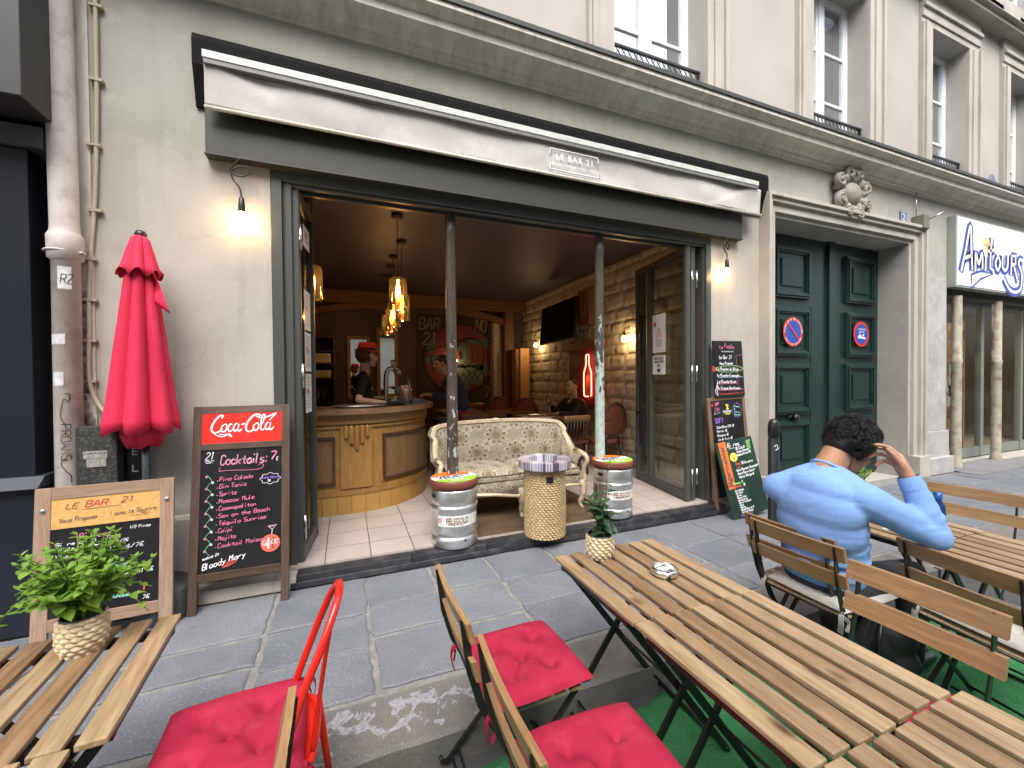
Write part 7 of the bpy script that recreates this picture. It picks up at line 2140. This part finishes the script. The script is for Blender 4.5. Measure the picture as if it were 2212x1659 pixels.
def hair_tufts(mb, c, Bm, n, L, rr, seed, cover, s=1.0, curl=1.0, down=.2):
    random.seed(seed); c = Vector(c); k = 0
    while k < n:
        z = random.uniform(-1, 1); a = random.uniform(0, 2 * math.pi); r_ = math.sqrt(1 - z * z)
        d = Vector((r_ * math.cos(a), r_ * math.sin(a), z))
        if not cover(d): continue
        k += 1
        p = Vector((-.012 + d.x * .100, d.y * .078, .028 + d.z * .093))
        t = Vector((random.uniform(-1, 1), random.uniform(-1, 1), random.uniform(-1, .6) - down)); t -= d * t.dot(d); t.normalize()
        q = [p - d * .004, p + d * (L * .35) + t * (L * .35 * curl), p + d * (L * .45) + t * (L * .9 * curl), p + d * (L * .15) + t * (L * 1.35 * curl)]
        mb.tube([c + Bm @ Vector(x) * s for x in q], [rr * s, rr * .95 * s, rr * .7 * s, rr * .15 * s], 5)

def strands(mb, c, Bm, n, L, rr, seed, cover, s=1.0, curl=1.0, down=.2):
    """many fine locks of hair growing from the scalp"""
    random.seed(seed); c = Vector(c); k = 0
    while k < n:
        z = random.uniform(-1, 1); a = random.uniform(0, 2 * math.pi); r_ = math.sqrt(1 - z * z)
        d = Vector((r_ * math.cos(a), r_ * math.sin(a), z))
        if not cover(d): continue
        k += 1
        p = Vector((-.012 + d.x * .099, d.y * .077, .028 + d.z * .092))
        fl = mnoise.noise_vector(d * 3.2 + Vector((seed, 0, 0)))
        t = fl * 2.2 + Vector((random.uniform(-.5, .5), random.uniform(-.5, .5), -down)); t -= d * t.dot(d)
        t.normalize(); l = L * random.uniform(.6, 1.25)
        q = [p, p + d * (l * .42) + t * (l * .25), p + d * (l * .55) + t * (l * .7 * curl), p + d * (l * .40) + t * (l * 1.1 * curl)]
        mb.rr(); mb.tube([c + Bm @ Vector(x) * s for x in q], [rr * s, rr * .9 * s, rr * .6 * s, rr * .12 * s], 3, cap=False)

def hand_prims(mb, wrist, dirv, normal, thumb_side, curls, s=1.0, spread=.06, thumb_in=.5):
    """dirv wrist->knuckles, normal = back of the hand, thumb_side = unit vector towards the thumb"""
    wr = Vector(wrist); d = Vector(dirv).normalized(); n = Vector(normal); n = (n - d * n.dot(d)).normalized()
    t = d.cross(n).normalized()
    if t.dot(Vector(thumb_side)) < 0: t = -t
    P = lambda a, b, c_: wr + d * (a * s) + t * (b * s) + n * (c_ * s)
    # palm: four metacarpal ridges joined together
    for k, b in enumerate((.030, .011, -.009, -.028)):
        mb.capsule(P(.005, b * .55, 0), .017 * s, P((.088, .092, .088, .080)[k], b, .002), .0125 * s, 10)
    mb.capsule(P(.0, 0, 0), .020 * s, P(.05, 0, -.002), .021 * s, 10)
    mb.capsule(P(.012, .022, -.008), .016 * s, P(.045, .035, -.012), .014 * s, 10)
    lens = ((.044, .026, .021), (.048, .030, .022), (.044, .028, .022), (.034, .021, .019))
    for k, b in enumerate((.031, .011, -.010, -.029)):
        base = P((.088, .093, .089, .080)[k], b, .002); ang = 0.0
        sd = spread * (1.5 - k)
        cur = curls[k] if isinstance(curls[k], (list, tuple)) else (curls[k],) * 3
        p = base
        for j in range(3):
            ang += cur[j]
            dd = (d * math.cos(ang) - n * math.sin(ang) + t * (sd * math.cos(ang))).normalized()
            q = p + dd * (lens[k][j] * s)
            r0 = (.0092, .0084, .0076)[j] * s; r1 = (.0084, .0076, .0066)[j] * s
            mb.capsule(p, r0, q, r1, 10); p = q
    p = P(.030, .034, -.010)
    for j, L in enumerate((.036, .032, .026)):
        ang = .95 - .25 * j
        dd = (d * math.cos(ang * .75) + t * math.sin(ang * .75) * (1 - thumb_in * .5) - n * (thumb_in * (.55 + .2 * j))).normalized()
        q = p + dd * (L * s); mb.capsule(p, (.0125, .0105, .0095)[j] * s, q, (.0105, .0095, .0075)[j] * s, 10); p = q

# --- the man in blue: sits facing +x, leaning on the table, right hand at his forehead
pelv = Vector((2.27, 1.375, .43)); H_c = Vector((2.395, 1.318, 1.082)); HB = head_basis(R(-8), R(36), R(5)); HS = 1.10
nk = Vector((2.285, 1.352, .990)); Ls = Vector((2.165, 1.535, .845)); Rs = Vector((2.235, 1.165, .865)); El = Vector((2.450, 1.008, .715)); Wr = Vector((2.425, 1.085, .945))
kneeR = Vector((2.74, 1.23, .40)); kneeL = Vector((2.76, 1.52, .40)); hipR = pelv + Vector((.02, -.10, .0)); hipL = pelv + Vector((.02, .10, .0))
LEl = Vector((2.45, 1.62, .70)); LWr = Vector((2.66, 1.52, .625))
hd_dir = Vector((.02, .055, .075)); hd_n = Vector((.75, -.55, .25)); hd_t = Vector((-.5, .3, -.2))
def man_body(mb):
    head_prims(mb, H_c, HB, HS)
    mb.capsule(nk + Vector((-.01, .01, -.05)), .070, H_c + HB @ Vector((-.035, 0, -.045)), .058, 18)
    mb.capsule(nk + Vector((-.03, .0, -.03)), .066, H_c + HB @ Vector((-.06, 0, -.01)), .052, 16)
    mb.capsule(pelv + Vector((-.02, 0, .1)), .13, nk + Vector((-.03, 0, -.14)), .10, 18)     # trunk inside the jumper
    mb.capsule(Rs, .045, El, .036); mb.capsule(El, .036, Wr, .033); mb.capsule(nk + Vector((-.03, 0, -.08)), .06, Rs, .045); mb.capsule(nk + Vector((-.03, 0, -.08)), .06, Ls, .045)
    mb.capsule(Ls, .045, LEl, .036); mb.capsule(LEl, .036, LWr, .027)
    hand_prims(mb, Wr + (Wr - El) * .03, hd_dir, hd_n, hd_t, ((.40, .55, .35), (.5, .65, .4), (.65, .8, .45), (.8, .9, .5)), 1.24, .07, .45)
    hand_prims(mb, LWr, (1, -.25, -.1), (0, 0, 1), (0, -1, 0), ((.2, .3, .2),) * 4, 1.0)
    for hip, kn in ((hipR, kneeR), (hipL, kneeL)):
        mb.capsule(hip, .075, kn, .055); mb.capsule(kn, .055, kn + Vector((.04, 0, -.42)), .038)
person = blob("person", man_body, sk_tan, None, .0052, 5)
tag(person, 'man in a light blue jumper sitting with one hand raised to his forehead', 'person')
def ellip(mb, c, r, yw=0, pt=0): mb.sphere(c, r, 24, 16, Matrix.Rotation(yw, 3, 'Z') @ Matrix.Rotation(pt, 3, 'Y'))
def jumper(mb):
    ellip(mb, pelv + Vector((-.005, 0, .05)), (.150, .200, .14)); ellip(mb, pelv + Vector((-.015, 0, .17)), (.150, .205, .16), 0, R(5))
    ellip(mb, (2.225, 1.36, .70), (.150, .212, .17), R(-4), R(5)); ellip(mb, (2.205, 1.355, .80), (.132, .218, .15), R(-5), R(15))
    ellip(mb, (2.205, 1.355, .875), (.108, .190, .095), R(-7), R(25))
    mb.capsule(nk + Vector((-.045, .045, -.065)), .072, Ls + Vector((.0, -.02, 0)), .082, 16); mb.capsule(nk + Vector((-.03, -.045, -.06)), .072, Rs + Vector((0, .02, 0)), .082, 16)
    mb.capsule(nk + Vector((-.05, 0, -.075)), .085, nk + Vector((-.018, .003, -.022)), .070, 18)
    mb.capsule(Rs, .080, Rs.lerp(El, .55), .070, 16); mb.capsule(Rs.lerp(El, .55), .070, El, .060, 16); mb.capsule(El, .060, Wr.lerp(El, .45), .054, 16); mb.capsule(Wr.lerp(El, .45), .054, Wr.lerp(El, .10), .045, 16)
    mb.capsule(Ls, .076, LEl, .057, 16); mb.capsule(LEl, .056, LWr.lerp(El, .08), .042, 16)
    # folds: raised rolls of cloth across sleeve, armpit and waist
    def roll(a, b, r_, sag, c=None):
        a, b = Vector(a), Vector(b); sag = Vector(sag)
        P = smooth_curve([a, (a + b) / 2 + sag, b], 6); mb.tube(P, [r_ * (.35 + .65 * math.sin(math.pi * (i + .5) / len(P))) for i in range(len(P))], 6)
    axis = (El - Rs).normalized(); side = axis.cross(Vector((0, 0, 1))).normalized(); upn = side.cross(axis)
    for t, r_, ph in ((.25, .009, .3), (.45, .009, .8), (.62, .009, .2), (.78, .011, .6), (.9, .010, .1)):
        c = Rs.lerp(El, t); rad = .069 - .012 * t
        for sgn in (1,):
            P = [c + side * (rad * math.cos(q)) + upn * (rad * math.sin(q)) + axis * (.035 * math.sin(q * 1 + ph * 6)) for q in [ph * 3 + i * .32 for i in range(9)]]
            mb.tube(P, [r_ * (.3 + .7 * math.sin(math.pi * (i + .5) / 9)) for i in range(9)], 6)
    ax2 = (Wr - El).normalized(); s2_ = ax2.cross(Vector((0, 1, 0))).normalized(); u2_ = s2_.cross(ax2)
    for t, r_, ph in ((.12, .013, 0), (.25, .013, .5), (.38, .012, .2), (.5, .012, .7), (.64, .010, .4)):
        c = El.lerp(Wr, t); rad = .057 - .014 * t
        P = [c + s2_ * (rad * math.cos(q)) + u2_ * (rad * math.sin(q)) + ax2 * (.022 * math.sin(q * 1.3 + ph * 5)) for q in [ph * 5 + i * .38 for i in range(10)]]
        mb.tube(P, [r_ * (.3 + .7 * math.sin(math.pi * (i + .5) / 10)) for i in range(10)], 6)
    for z_, dx, r_ in ((.50, -.135, .008), (.55, -.143, .009), (.60, -.14, .008), (.47, -.13, .008)):
        P = [(pelv.x - .01 + .155 * math.cos(q) - .0, pelv.y + .206 * math.sin(q), z_ + .02 * math.sin(q * 2.3 + z_ * 40)) for q in [R(150) + i * .22 for i in range(9)]]
        mb.tube(P, [r_ * (.2 + .8 * math.sin(math.pi * (i + .5) / 9)) for i in range(9)], 6)
        P = [(pelv.x - .01 + .155 * math.cos(q), pelv.y + .206 * math.sin(q), z_ + .015 + .02 * math.sin(q * 2.9 + z_ * 30)) for q in [R(215) + i * .2 for i in range(9)]]
        mb.tube(P, [r_ * (.2 + .8 * math.sin(math.pi * (i + .5) / 9)) for i in range(9)], 6)
    roll(Rs + Vector((-.05, .03, -.07)), (2.16, 1.30, .66), .008, (-.03, 0, -.02)); roll(Rs + Vector((-.04, .05, -.10)), (2.18, 1.36, .60), .008, (-.04, 0, -.01)); roll(Rs + Vector((-.065, .05, .0)), (2.10, 1.38, .72), .006, (-.02, 0, .01))
m_blue = M("blue_jumper", (.215, .36, .68), (.185, .325, .63), 4, .9, bump=.25, bscale=300, spec=.15, c3=(.26, .41, .71), s3=8, f3=.3)
_nt = m_blue.node_tree; _b = _nt.nodes["Principled BSDF"]; _tc = _nt.nodes.new("ShaderNodeTexCoord"); _mp = _nt.nodes.new("ShaderNodeMapping")
_mp.inputs['Scale'].default_value = (1.0, 1.2, 3.0); _mp.inputs['Rotation'].default_value = (.35, .5, 0); _nt.links.new(_tc.outputs['Object'], _mp.inputs[0])
_w = _noise(_nt, _mp.outputs[0], 4.5, 2, .4, .5); _bp = _nt.nodes.new("ShaderNodeBump"); _bp.inputs['Strength'].default_value = .32; _bp.inputs['Distance'].default_value = .035
_nt.links.new(_w, _bp.inputs['Height']); _ob = _b.inputs['Normal'].links[0].from_node; _nt.links.new(_bp.outputs[0], _ob.inputs['Normal'])
jm = blob("jumper", jumper, m_blue, person, .0075, 16, crease=((.24, .006),))
q = MB(); cc = nk + Vector((-.010, .0, -.012))
colB = Matrix.Rotation(R(-5), 3, 'Z') @ Matrix.Rotation(R(38), 3, 'Y')
q.tube([cc + colB @ Vector((.066 * math.cos(a), .074 * math.sin(a), -.004)) for a in [2 * math.pi * k / 36 for k in range(36)]], .0065, 8, True, flat=1.6); q.build("collar", m_blue, person)
q = MB(); ax = (Wr - El).normalized()
q.tube([Wr - ax * .03, Wr - ax * .015, Wr + ax * .02, Wr + ax * .030], [.048, .047, .045, .042], 20, cap=False); q.build("cuff", m_blue, person)
def trousers(mb):
    ellip(mb, pelv + Vector((.0, 0, -.02)), (.14, .18, .10))
    for hip, kn in ((hipR, kneeR), (hipL, kneeL)):
        mb.capsule(hip + Vector((0, 0, -.02)), .095, kn, .072, 16); mb.capsule(kn, .070, kn + Vector((.03, 0, -.44)), .050, 16)
blob("trousers", trousers, M("charcoal_denim", (.022, .022, .03), (.035, .035, .045), 8, .85, bump=.2, bscale=200), person, .010, 5)
q = MB()
for kn in (kneeR, kneeL): q.capsule(kn + Vector((.02, 0, -.485)), .042, kn + Vector((.19, 0, -.49)), .032)
q.build("shoe", m_black, person)
def cov(d): return d.z > .28 - .5 * (-d.x) - .30 * max(0, -d.x) or (d.x < .15 and d.z > -.72 + .25 * max(0, d.x))
def hair1(mb):
    mb.sphere(H_c + HB @ Vector((-.019, 0, .038)) * HS, (.116, .092, .104), 24, 16, HB)
    mb.sphere(H_c + HB @ Vector((-.060, 0, -.012)) * HS, (.070, .080, .075), 20, 12, HB)
m_hair = M("black_hair", (.005, .004, .004), (.010, .008, .008), 60, .45, spec=.4, bump=.5, bscale=300)
hr = blob("hair", hair1, m_hair, person, .006, 2)
q = MB(); strands(q, H_c, HB, 5200, .024, .0021, 3, cov, HS * 1.09, 1.0, .5); q.build("hair_lock", m_hair, hr)
face_details(person, H_c, HB, HS)

# --- the barman with the red hat, behind the counter
bx, by = .215, 5.28
BH = Vector((bx + .03, by, 1.715)); BB = head_basis(R(-8), R(6))
bn = Vector((bx - .015, by, 1.56))
bR = Vector((bx - .03, by - .175, 1.46)); bL = Vector((bx - .04, by + .175, 1.46)); eR = Vector((bx - .09, by - .30, 1.21)); wR = Vector((bx + .13, by - .43, 1.185)); eL = Vector((bx - .06, by + .26, 1.21)); wL = Vector((bx + .20, by + .1, 1.20))
def bar_body(mb):
    head_prims(mb, BH, BB)
    mb.capsule(bn + Vector((0, 0, -.06)), .058, BH + BB @ Vector((-.03, 0, -.06)), .050, 16)
    mb.capsule((bx - .02, by, .98), .12, (bx - .03, by, 1.40), .11, 18)
    for a, b_, c_, k in ((bR, eR, wR, 1), (bL, eL, wL, -1)):
        mb.capsule(bn + Vector((-.01, 0, -.08)), .05, a, .045); mb.capsule(a, .045, b_, .037, 14); mb.capsule(b_, .038, c_, .026, 14)
    hand_prims(mb, wR, (.85, -.12, -.05), (0, .1, 1), (0, 1, 0), ((.25, .35, .3),) * 4, 1.0, .06)
    hand_prims(mb, wL, (.8, -.3, -.05), (0, 0, 1), (0, -1, 0), ((.3, .4, .3),) * 4, 1.0)
    for k in (-1, 1): mb.capsule((bx - .02, by + k * .09, .92), .085, (bx, by + k * .10, .55), .06); mb.capsule((bx, by + k * .10, .55), .055, (bx - .02, by + k * .10, .16), .04); mb.capsule((bx - .02, by + k * .10, .14), .04, (bx + .14, by + k * .12, .13), .035)
p2_ = blob("person", bar_body, sk_pale, None, .0075, 4)
tag(p2_, 'barman in a black T-shirt and red hat leaning on the counter', 'person')
def tee(mb):
    ellip(mb, (bx - .02, by, 1.02), (.125, .165, .16)); ellip(mb, (bx - .025, by, 1.22), (.125, .175, .18)); ellip(mb, (bx - .03, by, 1.40), (.118, .195, .12))
    mb.capsule(bn + Vector((-.01, .03, -.075)), .06, bL, .062); mb.capsule(bn + Vector((-.01, -.03, -.075)), .06, bR, .062); mb.capsule(bR, .064, bR.lerp(eR, .68), .056); mb.capsule(bL, .064, bL.lerp(eL, .68), .056)
blob("t_shirt", tee, flat("black_tshirt", (.010, .010, .011), .9), p2_, .012, 5)
blob("trousers", lambda mb: (ellip(mb, (bx - .02, by, .95), (.13, .17, .11)), [mb.capsule((bx - .02, by + k * .09, .90), .092, (bx - .01, by + k * .10, .16), .060) for k in (-1, 1)]), m_black, p2_, .014, 4)
def hair2(mb):
    mb.sphere(BH + BB @ Vector((-.040, 0, .035)), (.080, .080, .080), 20, 14, BB)
m_aub = M("auburn_hair", (.26, .11, .04), (.17, .07, .025), 50, .5)
hr = blob("hair", hair2, m_aub, p2_, .006, 2)
q = MB(); strands(q, BH, BB, 1500, .050, .0030, 8, lambda d: d.x < .30 and d.z > -.85 and d.z < .5, 1.0, .9, 1.3); q.build("hair_lock", m_aub, hr)
HT = Matrix.Translation(BH + BB @ Vector((-.012, 0, .070))) @ BB.to_4x4() @ Matrix.Rotation(R(-4), 4, 'Y')
def hat_fn(a, r, z): return (r * (1.10 if True else 1), z + (.012 * math.cos(a) if r > .105 else 0))
q = MB(); q.M = HT
q.lathe([(.132, -.012), (.130, -.004), (.100, .004), (.096, .030), (.090, .075), (.082, .098), (.055, .102), (.001, .088)], 40, fn=lambda a, r, z: (r * (1 + .14 * abs(math.cos(a))), z + (-.016 * math.cos(a) + .010 * abs(math.sin(a)) if r > .12 else 0)))
q.build("hat", M("red_straw_hat", (.62, .03, .015), (.48, .02, .01), 40, .7, bump=.3, bscale=200), p2_, solid=-.003)
q = MB(); q.M = HT; q.lathe([(.102, .006), (.099, .034)], 40, fn=lambda a, r, z: (r * (1 + .14 * abs(math.cos(a))), z)); q.build("hat_band", m_black, p2_, solid=.003)
face_details(p2_, BH, BB, 1.0, (.12, .06, .03))

# --- the customer in a navy jumper, seen from behind
cx_, cy_ = 1.575, 6.2
CH = Vector((cx_ - .245, cy_ - .02, 1.675)); CB = head_basis(R(188), R(12))
cn = Vector((cx_ - .165, cy_, 1.53))
cR = Vector((cx_ - .10, cy_ + .185, 1.43)); cL = Vector((cx_ - .08, cy_ - .185, 1.43)); ceL = Vector((cx_ - .17, cy_ - .25, 1.17)); cwL = Vector((cx_ - .42, cy_ - .14, 1.20)); ceR = Vector((cx_ - .17, cy_ + .23, 1.17)); cwR = Vector((cx_ - .42, cy_ + .10, 1.20))
def cus(mb):
    head_prims(mb, CH, CB); mb.capsule(cn + Vector((0, 0, -.07)), .060, CH + CB @ Vector((-.03, 0, -.06)), .054, 16)
    mb.capsule((cx_ + .03, cy_, 1.0), .13, (cx_ - .09, cy_, 1.38), .12, 18)
    for a, b_, c_ in ((cL, ceL, cwL), (cR, ceR, cwR)): mb.capsule(cn + Vector((0, 0, -.09)), .05, a, .05); mb.capsule(a, .05, b_, .04); mb.capsule(b_, .04, c_, .028)
    hand_prims(mb, cwL, (-.8, .2, .1), (0, -.3, 1), (0, 1, 0), ((.5, .5, .4),) * 4); hand_prims(mb, cwR, (-.8, -.2, .1), (0, .3, 1), (0, -1, 0), ((.5, .5, .4),) * 4)
    for k in (-1, 1): mb.capsule((cx_, cy_ + k * .09, .95), .09, (cx_, cy_ + k * .1, .16), .045); mb.capsule((cx_, cy_ + k * .1, .14), .04, (cx_ - .15, cy_ + k * .12, .135), .035)
p3_ = blob("person", cus, sk_dark, None, .0085, 4)
tag(p3_, 'customer in a navy jumper and brick red trousers standing at the bar behind the column', 'person')
def cj(mb):
    ellip(mb, (cx_ + .02, cy_, 1.05), (.170, .210, .17)); ellip(mb, (cx_ - .01, cy_, 1.24), (.170, .220, .19)); ellip(mb, (cx_ - .07, cy_, 1.39), (.150, .215, .13))
    mb.capsule(cn + Vector((.02, -.03, -.07)), .065, cL, .072); mb.capsule(cn + Vector((.02, .03, -.07)), .065, cR, .072)
    mb.capsule(cL, .074, ceL, .058); mb.capsule(ceL, .056, cwL.lerp(ceL, .15), .040); mb.capsule(cR, .074, ceR, .058); mb.capsule(ceR, .056, cwR.lerp(ceR, .15), .040)
blob("jumper", cj, M("navy_wool", (.028, .045, .095), (.04, .06, .12), 20, .9, bump=.2, bscale=200), p3_, .013, 5)
blob("trousers", lambda mb: (ellip(mb, (cx_ + .01, cy_, .93), (.145, .185, .13)), [mb.capsule((cx_, cy_ + k * .09, .88), .10, (cx_, cy_ + k * .10, .17), .065) for k in (-1, 1)]), flat("brick_red_cloth", (.34, .05, .045), .9), p3_, .014, 4)
blob("hair", lambda mb: (mb.sphere(CH + CB @ Vector((-.020, 0, .036)), (.100, .081, .088), 20, 14, CB), hair_tufts(mb, CH, CB, 250, .014, .006, 2, lambda d: d.z > .35 or (d.x < .1 and d.z > -.35))), M("dark_hair", (.014, .009, .006), (.03, .02, .014), 50, .5), p3_, .006, 2)
q = MB()
for k in (-1, 1):
    q.tube([CH + CB @ Vector((.100, k * .032 + .022 * math.cos(a), .004 + .016 * math.sin(a))) for a in [2 * math.pi * i / 16 for i in range(16)]], .0022, 5, True)
    q.tube([CH + CB @ Vector(p) for p in ((.098, k * .054, .008), (.0, k * .082, .012))], .002, 5)
q.build("glasses", m_black, p3_); face_details(p3_, CH, CB)

# --- the seated man in black by the stone wall
sx_, sy_ = 3.50, 5.92
SH = Vector((sx_ - .10, sy_ - .05, 1.295)); SB = head_basis(R(192), R(2))
sn_ = Vector((sx_ - .05, sy_ - .02, 1.13)); sL = Vector((sx_ - .05, sy_ - .20, 1.03)); sR = Vector((sx_ - .08, sy_ + .17, 1.03)); seL = Vector((sx_ - .20, sy_ - .27, .84)); swL = Vector((sx_ - .42, sy_ - .16, .88)); seR = Vector((sx_ - .28, sy_ + .20, .86)); swR = Vector((sx_ - .44, sy_ + .02, 1.02))
def sit(mb):
    head_prims(mb, SH, SB); mb.capsule(sn_ + Vector((0, 0, -.06)), .062, SH + SB @ Vector((-.03, 0, -.06)), .056, 16)
    mb.capsule((sx_, sy_, .66), .14, (sx_ - .03, sy_, .98), .13, 18)
    for a, b_, c_ in ((sL, seL, swL), (sR, seR, swR)): mb.capsule(sn_ + Vector((0, 0, -.09)), .05, a, .05); mb.capsule(a, .05, b_, .042); mb.capsule(b_, .042, c_, .030)
    hand_prims(mb, swL, (-.8, .3, -.1), (0, 0, 1), (0, 1, 0), ((.3, .4, .3),) * 4); hand_prims(mb, swR, (-.4, 0, .8), (.6, .5, .2), (0, -1, 0), ((.8, .8, .5),) * 4)
    for k in (-1, 1): mb.capsule((sx_ - .02, sy_ + k * .10, .60), .09, (sx_ - .44, sy_ + k * .13, .60), .065); mb.capsule((sx_ - .44, sy_ + k * .13, .60), .06, (sx_ - .46, sy_ + k * .13, .17), .045); mb.capsule((sx_ - .46, sy_ + k * .13, .15), .04, (sx_ - .60, sy_ + k * .13, .135), .035)
p4_ = blob("person", sit, sk_dark, None, .009, 4)
tag(p4_, 'man in a black shirt sitting at a table below the red neon bottle', 'person')
def sj(mb):
    ellip(mb, (sx_ - .01, sy_, .72), (.16, .21, .17)); ellip(mb, (sx_ - .03, sy_, .92), (.155, .215, .17)); mb.capsule(sn_ + Vector((0, -.03, -.09)), .07, sL, .078); mb.capsule(sn_ + Vector((0, .03, -.09)), .07, sR, .078)
    mb.capsule(sL, .08, seL, .062); mb.capsule(seL, .06, swL.lerp(seL, .15), .045); mb.capsule(sR, .08, seR, .062); mb.capsule(seR, .06, swR.lerp(seR, .15), .045)
blob("shirt", sj, flat("black_shirt", (.012, .012, .015), .85), p4_, .014, 5)
blob("trousers", lambda mb: (ellip(mb, (sx_, sy_, .62), (.15, .19, .10)), [(mb.capsule((sx_ - .02, sy_ + k * .10, .60), .10, (sx_ - .44, sy_ + k * .13, .60), .078), mb.capsule((sx_ - .44, sy_ + k * .13, .60), .075, (sx_ - .46, sy_ + k * .13, .18), .06)) for k in (-1, 1)]), m_black, p4_, .015, 4)
blob("hair", lambda mb: mb.sphere(SH + SB @ Vector((-.022, 0, .040)), (.096, .078, .083), 20, 14, SB), M("grey_short_hair", (.05, .04, .035), (.03, .025, .02), 80, .8), p4_, .008, 1)
face_details(p4_, SH, SB)
gl = tag(MB().lathe([(.001, 0), (.030, 0), (.036, .14), (.034, .14), (.028, .01)], 18).build("drinking_glass", m_drk, loc=(swR.x - .07, swR.y - .03, 1.00)), 'glass of pale drink held up by the seated man in black', 'glass')
tag(MB().lathe([(.001, .005), (.029, .005), (.033, .10), (.001, .10)], 18).build("drink", flat("pale_drink", (.45, .42, .32), .3), gl), None)
